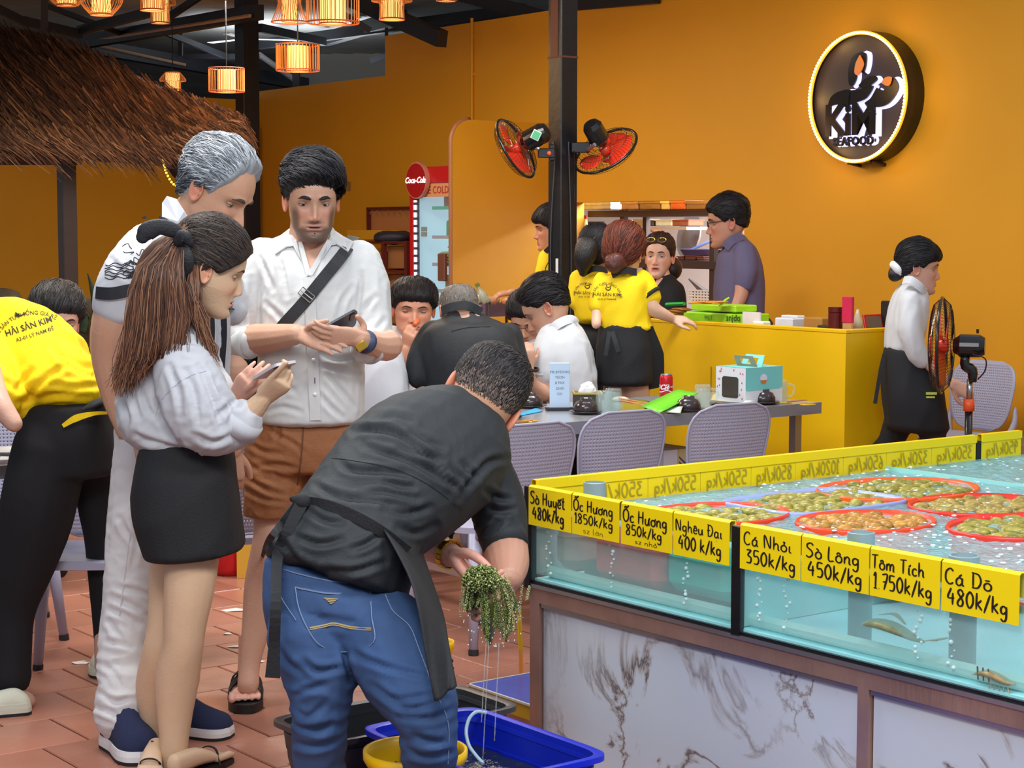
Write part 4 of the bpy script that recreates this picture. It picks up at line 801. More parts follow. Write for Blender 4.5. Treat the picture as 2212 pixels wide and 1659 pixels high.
mb = MB(); pp = ((2106, zq-.002, .003), (2120, zq+.004, .008), (2140, zq+.008, .013), (2160, zq+.005, .014), (2185, zq-.001, .01), (2200, zq-.001, .004)); mb.tube([RM(TV+.018, Uf(p), zz) for p, zz, r in pp], [r for *_, r in pp], 10, sub=4, flat=.6); mb.build('body', mat('prawn', (170, 136, 84), .35, var=(60, .4)), pw, smooth=True)
for k in range(5): mb = MB(); p0 = 2150+k*8; mb.tube([RM(TV+.018, Uf(p0), zq-.006), RM(TV+.012, Uf(p0-4+k*3), zq-.02), RM(TV+.014, Uf(p0-8+k*5), zq-.03)], .0013, 5, sub=3); mb.build('leg', mat('prawn', (170, 136, 84), .35), pw)
for k in range(3): mb = MB(); p0 = 2120+k*12; mb.tube([RM(TV+.012, Uf(p0), zq+.02), RM(TV+.012, Uf(p0+2), zq-.008)], .002, 5); mb.build('band', mat('prawn_dark', (96, 66, 46), .4), pw)
# price tags
M_tag = mat('tag_yellow', (250, 218, 8), .38, spec=.4); M_ink = mat('ink', (38, 26, 16), .5); M_inkf = mat('ink_faint', (176, 158, 34), .5)
Mtx = Matrix.Rotation(-math.pi/2, 4, 'Z')
def ftag(px0, px1, lines, label, h=.105):
    u0, u1 = Uf(px1), Uf(px0); w_ = u1-u0; c = RM(TV-.006, u1, ZT+.004); t = thing('price_tag', label, 'sign', c, AR, 'handwritten price tags along the tank front'); B = RT(c) @ Mtx   # x along -U (right), y out, z up
    mb = MB(B); g = .003; pr_ = [( -.0015, -h), (-.0015, 0), (.004, .004), (.016, .003), (.018, -.002), (.018, -.05)]
    rows = [[(x, y, z) for y, z in pr_] for x in (0, w_)]; mb.sheet(rows); o = mb.build('card', M_tag, t); md = o.modifiers.new('t', 'SOLIDIFY'); md.thickness = .002
    mb = MB()
    for (s, x, z, ww, hh, wt) in lines: write(mb, s, Matrix.Translation((0, 0, z*h)), ww*w_, hh*h, wt, x*w_)
    mb.v = [tuple((B @ Matrix.Translation((0, -.004, 0))) @ Vector(v)) for v in mb.v]; mb.build('lettering', M_ink, t)
ftag(1148, 1240, [('Sò Huyết', .04, -.42, .84, .33, .13), ('480k/kg', .1, -.82, .76, .32, .15)], 'yellow price tag reading Sò Huyết 480k/kg')
ftag(1243, 1345, [('Ốc Hương', .03, -.38, .86, .3, .13), ('1850k/kg', .05, -.7, .84, .25, .15), ('sz lớn', .24, -.93, .45, .15, .08)], 'yellow price tag reading Ốc Hương 1850k/kg sz lớn')
ftag(1350, 1461, [('Ốc Hương', .04, -.42, .88, .32, .13), ('850k/kg', .1, -.74, .72, .26, .15), ('sz nhỏ', .28, -.93, .45, .13, .12)], 'yellow price tag reading Ốc Hương 850k/kg sz nhỏ')
ftag(1464, 1586, [('Nghêu Đại', .04, -.4, .86, .28, .12), ('400 k/kg', .1, -.82, .78, .32, .13)], 'yellow price tag reading Nghêu Đại 400 k/kg')
ftag(1610, 1742, [('Cá Nhỏi', .06, -.42, .82, .3, .12), ('350k/kg', .1, -.84, .84, .32, .13)], 'yellow price tag reading Cá Nhỏi 350k/kg, first right of the black seam')
ftag(1745, 1892, [('Sò Lông', .06, -.43, .82, .32, .12), ('450k/kg', .1, -.84, .82, .33, .13)], 'yellow price tag reading Sò Lông 450k/kg')
ftag(1895, 2048, [('Tôm Tích', .02, -.4, .78, .3, .12), ('1.750k/kg', .05, -.82, .86, .33, .12)], 'yellow price tag reading Tôm Tích 1.750k/kg')
ftag(2052, 2222, [('Cá Dō', .04, -.42, .64, .32, .12), ('480k/kg', .08, -.84, .8, .34, .12)], 'yellow price tag reading Cá Dō 480k/kg, rightmost on the tank front')
bt_ = [(1152, 1262, ''), (1262, 1396, '350k/kg'), (1396, 1510, '550k/kg'), (1510, 1620, '550k/kg'), (1620, 1716, '850k/kg'), (1716, 1820, '1020k/kg'), (1820, 1914, '650k/kg'), (1914, 2012, '320k/kg'), (2012, 2108, '350k/kg'), (2120, 2206, '950k/kg')]
for i, (a, b_, s) in enumerate(bt_):
    v0, v1 = Vat(TU, a), Vat(TU, b_); w_ = v1-v0-.002; c = RM(v0, TU+.002, ZT+.019); B = RT(c); hh = .085
    t = thing('price_tag', 'yellow tag folded over the back edge, %s showing mirrored' % s if s else 'blank-backed yellow tag at the back corner of the tank', 'sign', c, AR, 'price tags on the back edge, writing turned away')
    if s in ('550k/kg', '350k/kg'): t['label'] = {1: 'back edge tag with faint mirrored 350k/kg, nearest the corner', 2: 'back edge tag with faint mirrored 550k/kg, second from the corner', 3: 'back edge tag with faint mirrored 550k/kg, third from the corner', 8: 'back edge tag with mirrored 350k/kg, just left of the black gap'}[i]
    if i == 9: t['label'] = 'lone back edge tag right of the black gap'
    pr_ = [(.006, -.10), (.006, 0), (0, .004), (-.014, .003), (-.0155, -.002), (-.0155, -hh)]; mb = MB(B); mb.sheet([[(x, y, z) for y, z in pr_] for x in (0, w_)]); o = mb.build('card', M_tag, t); md = o.modifiers.new('t', 'SOLIDIFY'); md.thickness = .002
    mb = MB(B); mb.box((w_/2, -.018, -.010), (w_+.002, .003, .026)); mb.build('folded_strip', M_tag, t)
    if s:
        mb = MB(); write(mb, s, None, .82*w_, .042, .1, .09*w_, mirror=True); mb.v = [tuple(B @ Matrix.Translation((0, -.0185, -.072)) @ Vector(v)) for v in mb.v]; mb.build('lettering', M_inkf, t)
# ================================================================= PEOPLE: library
HZ = np.array([-.121, -.114, -.101, -.082, -.062, -.042, -.022, 0, .022, .045, .070, .090, .105, .115, .121])
HW = np.array([.012, .030, .043, .054, .061, .066, .069, .071, .073, .074, .072, .064, .050, .033, .010])
HF = np.array([.068, .081, .087, .086, .084, .084, .084, .083, .088, .087, .077, .060, .040, .018, -.005])
HB = np.array([.045, .020, -.010, -.036, -.056, -.073, -.086, -.093, -.097, -.098, -.094, -.082, -.062, -.042, -.020])
_zz = crom(np.stack([HZ, HW, HF, HB], 1), 8)
def g2(x, a): return np.exp(-(x/a)**2)
def head_mesh(nz=110, nf=112, o={}):
    t = np.linspace(0, 1, nz); z = -.121+.242*(t*.0+(1-np.cos(math.pi*t))/2*.35+t*.65); W = np.interp(z, _zz[:, 0], _zz[:, 1]); Fr = np.interp(z, _zz[:, 0], _zz[:, 2]); B = np.interp(z, _zz[:, 0], _zz[:, 3])
    jaw = o.get('jaw', 1.0); W = W*np.where(z < -.04, 1+(jaw-1)*np.clip((-.04-z)/.04, 0, 1), 1)
    a = np.linspace(0, 2*math.pi, nf, endpoint=False); a = a+.42*np.sin(a-math.pi/2)*0-0.38*np.cos(a)*-1*1.0*0
    # concentrate columns on the face (a = pi/2 is the face midline)
    b = np.linspace(-math.pi, math.pi, nf, endpoint=False); a = math.pi/2+b-.55*np.sin(b)
    V = np.zeros((nz, nf, 3)); ca, sa = np.cos(a), np.sin(a); e = 2/2.25
    V[..., 0] = W[:, None]*np.sign(ca)*np.abs(ca)**e; V[..., 1] = ((Fr+B)/2)[:, None]+((Fr-B)/2)[:, None]*np.sign(sa)*np.abs(sa)**e; V[..., 2] = z[:, None]
    x, y, zz = V[..., 0], V[..., 1].copy(), V[..., 2]; f = np.clip((y-.01)/.05, 0, 1); ns = o.get('nose', 1.0)
    # nose
    pr = np.interp(zz, [-.056, -.048, -.043, -.036, -.02, 0, .012, .022], [0, .008, .020, .0245, .017, .007, .003, 0])*ns
    wd = np.interp(zz, [-.05, -.038, -.02, .01], [.0115, .0105, .0078, .0085])*o.get('nosew', 1.0); d = pr*np.exp(-(np.abs(x)/wd)**2.4)
    d += .0085*g2(np.abs(x)-.0125*o.get('nosew', 1.), .0055)*g2(zz+.042, .007)
    # sockets, brow, cheeks
    d -= .0125*g2(np.abs(x)-.032, .017)*g2(zz-.001, .0125); d += .0045*g2(np.abs(x)-.028, .022)*g2(zz-.022, .008)*o.get('brow', 1.)
    d += .005*g2(np.abs(x)-.046, .017)*g2(zz+.028, .018)*o.get('cheek', 1.); d -= .002*g2(np.abs(x)-.03, .01)*g2(zz+.045, .015)
    # mouth
    lw = .025*o.get('mouthw', 1.); lm = np.clip(1-(np.abs(x)/lw)**4, 0, 1); d += lm*(.0048*g2(zz+.0625, .0042)+.0058*g2(zz+.0735, .0052)-.0050*g2(zz+.0680, .0020)); d += .002*g2(x, .03)*g2(zz+.066, .02)
    d -= .0035*g2(x, .024)*g2(zz+.085, .006); d += .0055*g2(x, .018)*g2(zz+.103, .011); d -= .0015*g2(x, .003)*g2(zz+.055, .005)
    op = o.get('open', 0)
    if op: d -= op*.008*np.clip(1-(np.abs(x)/.016)**4, 0, 1)*g2(zz+.0685, .0045)
    V[..., 1] += d*f
    if o.get('chinx'): V[..., 1] += o['chinx']*np.clip((-.05-zz)/.06, 0, 1)*f
    R = V.reshape(-1, 3); Fc = [(i*nf+j, i*nf+(j+1) % nf, (i+1)*nf+(j+1) % nf, (i+1)*nf+j) for i in range(nz-1) for j in range(nf)]+[tuple(range(nf-1, -1, -1)), tuple((nz-1)*nf+j for j in range(nf))]
    return R, Fc
def smst(x, a, b): t = np.clip((x-a)/(b-a), 0, 1); return t*t*(3-2*t)
def head_cols(R, skin, o):
    x, y, z = R.T; s = np.array(lin(skin)); Cc = np.tile(s, (len(R), 1)); f = np.clip((y-.01)/.04, 0, 1)
    def mixc(c, k): nonlocal Cc; k = np.clip(k, 0, 1)[:, None]; Cc = Cc*(1-k)+np.array(lin(c))*k
    red = tuple(np.clip((skin[0]*1.0, skin[1]*.82, skin[2]*.82), 0, 255)); mixc(red, .55*g2(np.abs(x)-.04, .02)*g2(z+.032, .022)*f+.5*g2(x, .014)*g2(z+.036, .014)*f)
    lw = .025*o.get('mouthw', 1.); lip = np.clip(1.15-(np.abs(x)/lw)**3, 0, 1)*g2(z+.0685, .0095)**1.5*f; mixc(o.get('lip', (176, 100, 96)), lip*1.3*o.get('lipk', .8)); mixc((70, 30, 30), np.clip(1-(np.abs(x)/lw)**4, 0, 1)*g2(z+.0680, .0017)*f*.85)
    if o.get('open'): mixc((96, 20, 24), np.clip(1-(np.abs(x)/.016)**4, 0, 1)*g2(z+.0685, .004)*f)
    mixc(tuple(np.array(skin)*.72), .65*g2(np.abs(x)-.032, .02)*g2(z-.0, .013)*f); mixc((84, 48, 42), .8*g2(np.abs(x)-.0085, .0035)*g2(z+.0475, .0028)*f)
    if o.get('beard'):
        bd = smst(-z, .055, .078)*(1-.0*f); side = smst(np.abs(x)-(.040+(z+.06)*.1), -.008, .010)*smst(-z, -.01, .03)*smst(y, -.03, .0); mus = g2(x, .028)*g2(z+.0545, .0065)*f
        k = np.clip(np.maximum(np.maximum(bd, side)*f.clip(.2, 1), mus), 0, 1)*(1-np.clip(lip*1.6, 0, 1)); k *= 1-.7*g2(x, .018)*g2(z+.084, .004); mixc(o['beard'], k*o.get('beardk', .6))
    if o.get('stubble'): mixc(o['stubble'], .35*smst(-z, .045, .07)*f)
    return Cc
def ear_prims(side, o={}):
    "ear in head-local coords (x out)"
    mb = MB(); c = np.array((side*.073, -.012, -.008)); n = 20; out = []
    for k in range(n): a = 2*math.pi*k/n; out.append((math.cos(a)*(.0175-.003*(math.sin(a) < 0)*abs(math.sin(a))), math.sin(a)*.031))
    def ring(k, dx): return [c+np.array((side*(dx+.010*(.5-yy/.04)*.9), yy*k-.10*zz*0+zz*.18*-1*.6, zz*k)) for yy, zz in out]
    mb.rings([ring(.5, -.008), ring(.95, -.002), ring(1.0, .003), ring(.86, .005), ring(.7, .0), ring(.4, -.003), ring(.1, -.002)] if side > 0 else [r[::-1] for r in (ring(.5, -.008), ring(.95, -.002), ring(1.0, .003), ring(.86, .005), ring(.7, .0), ring(.4, -.003), ring(.1, -.002))])
    mb.ell(c+np.array((side*.002, .012, -.004)), (.004, .004, .007), 8, 6)
    return mb
M_eye = mat('eye', (230, 225, 220), .15, attr=True); _hm = {}
def hair_mat(name, rough=.55): return mat(name, (40, 30, 26), rough, attr=True, spec=.22)
class Person:
    def __init__(s, label, loc, skin=(206, 158, 132), group=None):
        s.t = thing('person', label, 'person', (loc[0], loc[1], 0), 0, group); s.skin = skin; s.V = []; s.F = []; s.C = []; s.n = 0; s.bv = None
        s.m = mat('skin', (205, 160, 135), .48, attr=True, bump=(160, .12), var=(9, .035), sss=.12)
    def add(s, V, Fs, cols=None):
        V = np.asarray(V, float); s.V.append(V); s.F += [tuple(int(i)+s.n for i in f) for f in Fs]; s.n += len(V)
        s.C.append(np.tile(lin(s.skin), (len(V), 1)) if cols is None else cols)
    def flesh(s, mb, voxel=.008, it=4, tint=None):
        V, N, Fq = fuse(mb, voxel, it); c = np.tile(lin(s.skin if tint is None else tint), (len(V), 1)); s.add(V, Fq, c)
    def head(s, c, fwd, up, sc=1.0, o={}, res=1.0, eyes=True, hairc=(30, 26, 26), gaze=0, lid=.5, lolid=21):
        f = nrm(fwd); x = nrm(np.cross(f, up)); u = np.cross(x, f); sc3 = np.array((sc, sc, sc) if np.isscalar(sc) else sc); s.hs = sc3
        A = np.stack([x*sc3[0], f*sc3[1], u*sc3[2]], 1); s.A = A; s.c = np.array(c, float); s.ho = o
        R, Fc = head_mesh(int(110*res), int(112*res), o); cols = head_cols(R, s.skin, o); s.add(R @ A.T+s.c, Fc, cols)
        for sd in (-1, 1):
            if o.get('noear') == sd: continue
            e = ear_prims(sd); s.add(np.array(e.v) @ A.T+s.c, e.f, np.tile(lin((s.skin[0], s.skin[1]*.86, s.skin[2]*.84)), (len(e.v), 1)))
        s.hb = bvh(R, Fc)
        if eyes:
            for sd in (-1, 1):
                mb = MB(); ce = np.array((sd*.0315, .0590, .0005)); Rr = .0118; n, m_ = 20, 14; cols = []
                V = []
                for i in range(m_+1):
                    ph = math.pi*i/m_
                    for j in range(n): a = 2*math.pi*j/n; q = np.array((math.sin(ph)*math.cos(a), math.cos(ph), math.sin(ph)*math.sin(a))); V.append(ce+q*Rr); g = nrm((gaze, 1, -.35)); an = math.acos(np.clip(np.dot(q, g), -1, 1)); cols.append(lin((12, 9, 8)) if an < .22 else lin(o.get('iris', (52, 34, 26))) if an < .5 else lin((226, 220, 214)))
                mb.v = [tuple(v) for v in np.array(V) @ A.T+s.c]; mb.f = [(i*n+j, i*n+(j+1) % n, (i+1)*n+(j+1) % n, (i+1)*n+j) for i in range(m_) for j in range(n)]; mb.mi = [0]*len(mb.f); mb.c = 1; mb.cols = cols; mb.build('eye', M_eye, s.t, smooth=True)
                # lids
                L_ = MB(); LC = []
                for up_ in (1, -1):
                    rows = []; oc = lid if up_ > 0 else .38
                    for k in range(6):
                        th = (math.pi*.5*(1-k/5)+ (oc*.0)) if False else None
                        a1 = math.radians(88)*(1-k/5)+(math.radians(16-40*lid) if up_ > 0 else math.radians(lolid))*(k/5)
                        rows.append([tuple(ce+Rr*1.09*np.array((math.sin(b)*math.cos(a1*.0)*1.12, math.cos(b)*math.cos(a1), math.cos(b*.9)*math.sin(a1)*up_))) for b in np.linspace(-1.35, 1.35, 12)])
                    k0 = len(L_.v); L_.v += [p for r in rows for p in r]; L_.f += [(k0+i*12+j, k0+i*12+j+1, k0+(i+1)*12+j+1, k0+(i+1)*12+j) for i in range(5) for j in range(11)]
                    sk = np.array(s.skin)*.86
                    for i in range(6): LC += [np.array(lin(sk)) if i < 5 else np.array(lin((60, 40, 34) if up_ > 0 else sk*.9))]*12
                s.add(np.array(L_.v) @ A.T+s.c, L_.f, np.array(LC))
                # eyebrow
                mb = MB(); bk = o.get('browk', 1.0); pts = [(sd*.012, .0, .0175+.001), (sd*.024, 0, .0225), (sd*.036, 0, .0235), (sd*.048, 0, .0175)]; P2 = []
                for p in pts:
                    h = s.hb.ray_cast(Vector((p[0], .2, p[2])), Vector((0, -1, 0))); P2.append(np.array(h[0]) if h[0] else np.array((p[0], .085, p[2])))
                mb.tube(P2, [.0022*bk, .0036*bk, .0030*bk, .001], 8, sub=4, flat=.5, hint=(0, 1, 0)); mb.v = [tuple(v) for v in np.array(mb.v) @ A.T+s.c]; mb.build('eyebrow', mat('brow%d' % hairc[0], hairc, .7), s.t, smooth=True)
    def L(s, p): return s.A @ np.array(p)+s.c
    def hair(s, hl, T, cols, name='hair', n=900, comb=lambda d: np.array((0, -1, .1)), length=.05, wid=.0016, lump=.004, lift=.003, res=40, soft=.10, thick=None, seed=1, low=None):
        az = np.radians([0, 20, 40, 60, 75, 90, 105, 120, 150, 180]); nl, nm = int(res*2), res; V = []; rs = np.random.RandomState(seed)
        D = np.array([[math.sin(ph)*math.cos(a), math.sin(ph)*math.sin(a), -math.cos(ph)] for ph in np.linspace(.02, math.pi-.02, nm) for a in np.linspace(0, 2*math.pi, nl, endpoint=False)])
        ang = np.abs(np.arctan2(D[:, 0], D[:, 1])); h0 = np.interp(ang, az, hl)+.05*pn(D*np.array((9, 9, 3))+seed); mk_ = smst(D[:, 2]-h0, -soft*.5, soft*.5)
        if 'asym' in s.ho: mk_ = mk_
        R = []
        for d in D:
            h = s.hb.ray_cast(Vector(d*.3), Vector(-d)); R.append(np.linalg.norm(h[0]) if h[0] else .08)
        R = np.array(R); tk_ = T if thick is None else np.array([thick(d) for d in D]); rr = R-.006+(tk_+.006)*mk_; rr = rr+mk_*lump*pn(D*np.array((5, 5, 9))+seed*3)+mk_*lump*.5*pn(D*14+seed)
        Vl = D*rr[:, None]; Fc = [(i*nl+j, i*nl+(j+1) % nl, (i+1)*nl+(j+1) % nl, (i+1)*nl+j) for i in range(nm-1) for j in range(nl)]
        Fc.append(tuple((nm-1)*nl+j for j in range(nl))); hbv = bvh(Vl, Fc); cs = [np.array(lin(c)) for c in cols]
        base = np.array(cs[0])*.55+np.mean(cs, 0)*.45; VC = [base]*len(Vl); Vo = [tuple(v) for v in Vl]; Fo = list(Fc)
        k_ = 0; tries = 0
        while k_ < n and tries < n*6:
            tries += 1; d = rs.randn(3); d /= np.linalg.norm(d); a = abs(math.atan2(d[0], d[1]))
            if d[2]-np.interp(a, az, hl) < .02: continue
            pts = []; dd = d.copy(); Ls = length*rs.uniform(.5, 1.3); lf = lift*rs.uniform(.1, 1.2); jit = rs.randn(3)*.16; ok = True
            for q in range(5):
                if dd[2] < np.interp(abs(math.atan2(dd[0], dd[1])), az, hl)-.10: ok = False; break
                h = hbv.ray_cast(Vector(dd*.4), Vector(-dd))
                if h[0] is None: ok = False; break
                pts.append(np.array(h[0])+dd*(lf*math.sin(q/4*2.2)+.0008)); cv = np.array(comb(dd), float)+jit; cv = cv-dd*np.dot(cv, dd); cv /= np.linalg.norm(cv)+1e-9; dd = dd+cv*Ls/4/.1; dd /= np.linalg.norm(dd)
            if not ok: continue
            k_ += 1; pts = np.array(pts); t = nrm(pts[-1]-pts[0]); sd = nrm(np.cross(t, d)); k0 = len(Vo); c = (cs[rs.randint(len(cs))] if low is None or d[2] > .22+rs.normal(0, .08) else np.array(lin(low[rs.randint(len(low))])))*rs.uniform(.7, 1.25)
            for q, p in enumerate(pts): w_ = wid*(1-.8*abs(q/4-.35)); Vo += [tuple(p-sd*w_), tuple(p+d*w_*.5), tuple(p+sd*w_)]; VC += [c]*3
            for q in range(4): Fo += [(k0+3*q, k0+3*q+1, k0+3*q+4, k0+3*q+3), (k0+3*q+1, k0+3*q+2, k0+3*q+5, k0+3*q+4)]
        V = np.array(Vo) @ s.A.T+s.c; o = mk(name, V, Fo, hair_mat('hair_'+name), s.t, True, cols=VC); return o
    def cloth(s, name, mb, m, voxel=.009, it=5, amp=.004, freq=9, dirn=(0, 0, 1), stretch=.3, seed=0, fine=.0, par=None, mod=None, cr=None, cw=7, ca=.006):
        V, N, Fq = fuse(mb, voxel, it)
        if mod: V = mod(V, N)
        if amp: V = folds(V, N, amp, freq, dirn, stretch, seed)
        if fine: V = folds(V, N, fine, freq*2.6, (dirn[1]+.3, -dirn[0], dirn[2]*.5), .5, seed+3)
        if cr: V = creases(V, N, cr, ca, cw)
        o = mk(name, V, Fq, m, par or s.t, True); s.last = (V, Fq); s.bv = None; return o
    def surf(s): s.bv = bvh(*s.last); return s.bv
    def done(s):
        V = np.vstack(s.V); o = mk('body', V, s.F, s.m, s.t, True, cols=np.vstack(s.C)); return s.t
def limb(mb, pts, n=12, sub=4, k=1.0):
    "pts: (px,py,d,radius in photo pixels)"
    X = [P(a, b, d) for a, b, d, r in pts]; mb.tube(X, [r*d/F*k for a, b, d, r in pts], n, sub=sub, dome=True); return mb
def trunk(mb, secs, e=2.4, sub=4, dome=.5):
    "secs: (pxL,pyL,dL, pxR,pyR,dR, half depth m)"
    mb.loft([(P(a, b, c), P(d, e_, f), h) for a, b, c, d, e_, f, h in secs], e=e, sub=sub, dome=dome); return mb
def hand(mb, wr, df, nb, side=1, s=1.0, curl=(.5, .5, .5, .5), thumb=(.8, .3), spread=.0, tb=None):
    Y = nrm(df); Z = nrm(np.array(nb)-Y*np.dot(nb, Y)); X = np.cross(Y, Z); wr = np.array(wr, float)
    def W(p): return wr+(X*p[0]*side+Y*p[1]+Z*p[2])*s
    mb.loft([(W((-.026, -.01, 0)), W((.026, -.01, 0)), .018*s), (W((-.032, .03, 0)), W((.036, .03, -.002)), .0165*s), (W((-.038, .065, 0)), W((.038, .068, 0)), .0135*s), (W((-.038, .084, -.002)), W((.037, .09, -.001)), .011*s)], e=2.6, sub=3, dome=.5, n=18)
    for i, (x, y, L_, r) in enumerate(((.0285, .086, .070, .0102), (.0095, .090, .077, .0103), (-.0100, .087, .072, .0098), (-.0285, .079, .057, .0088))):
        cu = curl[i]; cu = cu if isinstance(cu, tuple) else (cu*.9, cu*1.1, cu*.7); a = 0; p = np.array((x, y-.012, 0.)); pts = [p.copy()]; rr = [r*1.08]; sx = spread*(1.5-i)/1.5
        for k, fr_ in enumerate((.46, .30, .24)):
            a += cu[k]; st = L_*fr_+(.012 if k == 0 else 0); p = p+np.array((sx*st, math.cos(a)*st, -math.sin(a)*st)); pts.append(p.copy()); rr.append(r*(1-.09*(k+1)))
        mb.tube([W(q) for q in pts], [q*s for q in rr], 8, dome=True)
    o_, c_ = thumb; p = np.array((.020, .012, -.008)); q1 = p+np.array((.026*o_+.006, .030, -.010)); q2 = q1+np.array((.020*o_-.010*c_, .027, -.012*c_)); q3 = q2+np.array((.010*o_-.016*c_, .022, -.012*c_-.002))
    mb.tube([W(q) for q in (p, q1, q2, q3)] if tb is None else [W(p)]+[np.array(q) for q in tb], [.0145*s, .0125*s, .0108*s, .0088*s][:4 if tb is None else len(tb)+1], 8, sub=2, dome=True)
    return X, Y, Z
def collar(s, pts_in, m, h=.03, th=.004, name='collar'):
    "pts: closed/open loop of 3-D points at the neck base with outward direction -> folded band"
    up = []
    for p, o in pts_in: up.append((np.array(p), nrm(o)))
    mb = MB(); rows = []
    for k, (dz, do) in enumerate(((0, 0.0), (h*.6, -.004), (h, .0), (h*.85, .010), (h*.15, .020), (-.012, .026))): rows.append([p+np.array((0, 0, dz))+o*do for p, o in up])
    mb.sheet(rows); o = mb.build(name, m, s.t, smooth=True); md = o.modifiers.new('t', 'SOLIDIFY'); md.thickness = th; return o
def shoe(s, heel, toe, mu, ms, h=.1, w_=.048, name='shoe', top=None, parent=None, sole=.028):
    heel = np.array(heel, float); toe = np.array(toe, float); d = toe-heel; L_ = np.linalg.norm(d); Y = d/L_; X = nrm(np.cross(Y, (0, 0, 1))); Z = np.array((0, 0, 1.))
    def W(x, y, z): return heel+X*x+Y*y*L_+Z*z
    pr = [(-.0, .30, .2), (.06, .62, .6), (.2, .68, 1.0), (.4, .72, .92), (.6, .9, .66), (.78, 1.0, .5), (.92, .82, .4), (1.0, .35, .2)]
    def ring(y, k, z, n=20): return None
    mb = MB(); R = []
    for y, k, zz in crom(np.array(pr), 3): R.append([W(w_*k*math.cos(a), y, sole+max(0, math.sin(a))*h*zz if math.sin(a) > 0 else sole*.8) for a in np.linspace(0, 2*math.pi, 20, endpoint=False)])
    mb.rings(R); up = mb.build(name, mu, s.t, smooth=True)
    mb = MB(); o = []
    for y, k, zz in crom(np.array(pr), 3): o.append((w_*k*1.08, y))
    ou = [W(a, b*1.03-.015, 0) for a, b in o]+[W(-a, b*1.03-.015, 0) for a, b in o[::-1]]; mb.rings([[p+Z*0.0 for p in ou], [p+Z*sole*.3 for p in ou]]); mb.build('outsole', mat('outsole', (24, 26, 30), .6), up)
    mb = MB(); mb.rings([[p+Z*sole*.3 for p in ou], [p+Z*sole*.7 for p in ou], [p+Z*sole*1.15+(heel+d/2-p)*.03 for p in ou]]); mb.build('midsole', ms, up, smooth=False); return up
def ribbon(s, pts, w_, m, name, hint=(0, -1, 0), th=.003, sub=6, par=None):
    "flat strap through 3-D points; hint = outward normal (or list of them)"
    p = crom(np.array(pts), sub); n = len(p); H = crom(np.array(hint, float), max(1, sub)) if np.ndim(hint) == 2 else np.tile(hint, (n, 1)); mb = MB(); R = []; ww = np.full(n, w_) if np.isscalar(w_) else np.interp(np.linspace(0, 1, n), np.linspace(0, 1, len(w_)), w_)
    for i in range(n):
        t = nrm(p[min(i+1, n-1)]-p[max(i-1, 0)]); h = nrm(H[min(i, len(H)-1)]-t*np.dot(H[min(i, len(H)-1)], t)); sd = np.cross(t, h)*ww[i]/2; R.append([p[i]-sd, p[i]+sd, p[i]+sd+h*th, p[i]-sd+h*th])
    mb.rings(R); return mb.build(name, m, par or s.t)
def print_lines(s, lines, m, name, org_off=(0, -.5, 0), w_=.0022, off=.0025, par=None):
    "thin printed lines: pixel polylines at depth d dropped onto the last cloth"
    bv = s.bv or s.surf(); mb = MB()
    for ln in lines:
        d = ln[0]; ww = ln[1]; px = crom(np.array(ln[2], float), 4) if len(ln[2]) > 2 else crom(np.array(ln[2], float), 8); pts = []
        for a, b in px:
            q = P(a, b, d); r = nrm(q-CAMP); h = bv.ray_cast(Vector(CAMP), Vector(r), 30)
            if h[0] is not None and np.linalg.norm(np.array(h[0])-q) < .35: pts.append((np.array(h[0])-r*off))
        if len(pts) < 2: continue
        for i in range(len(pts)-1):
            t = pts[i+1]-pts[i]; v = nrm(np.cross(t, pts[i]-CAMP))*ww/2; mb.add([pts[i]-v, pts[i]+v, pts[i+1]+v, pts[i+1]-v], [(0, 1, 2, 3)])
    return mb.build(name, m, par or s.t, kind='stuff')
SHORT = [.66, .68, .66, .34, -.02, .16, -.02, -.30, -.50, -.52]
# fabrics
M_linen = mat('linen_white', (208, 210, 211), .8, bump=(500, .10, 2), var=(30, .02)); M_cot = mat('cotton_white', (200, 203, 210), .75, bump=(400, .08)); M_print = mat('print_black', (30, 30, 38), .7)
M_blackc = mat('black_cloth', (24, 25, 30), .8, bump=(150, .2)); M_shirtb = mat('black_shirt', (36, 41, 45), .72, bump=(220, .15)); M_yel = mat('yellow_tee', (248, 212, 0), .75, bump=(180, .12))
M_denim = mat('denim', (50, 78, 122), .8, bump=(700, .2, 2), var=(6, .3)); M_short = mat('rust_shorts', (150, 96, 58), .75, bump=(140, .2), var=(12, .06)); M_twh = mat('trouser_white', (210, 208, 210), .75, bump=(400, .08))
# ================================================================= FOREGROUND PEOPLE
M_gold = mat('gold', (214, 176, 70), .25, .9); M_sole = mat('sole_white', (226, 228, 230), .5); M_blkp = mat('black_leather', (22, 22, 24), .5, bump=(90, .2)); M_strap = mat('strap_black', (26, 28, 34), .6, bump=(300, .2))
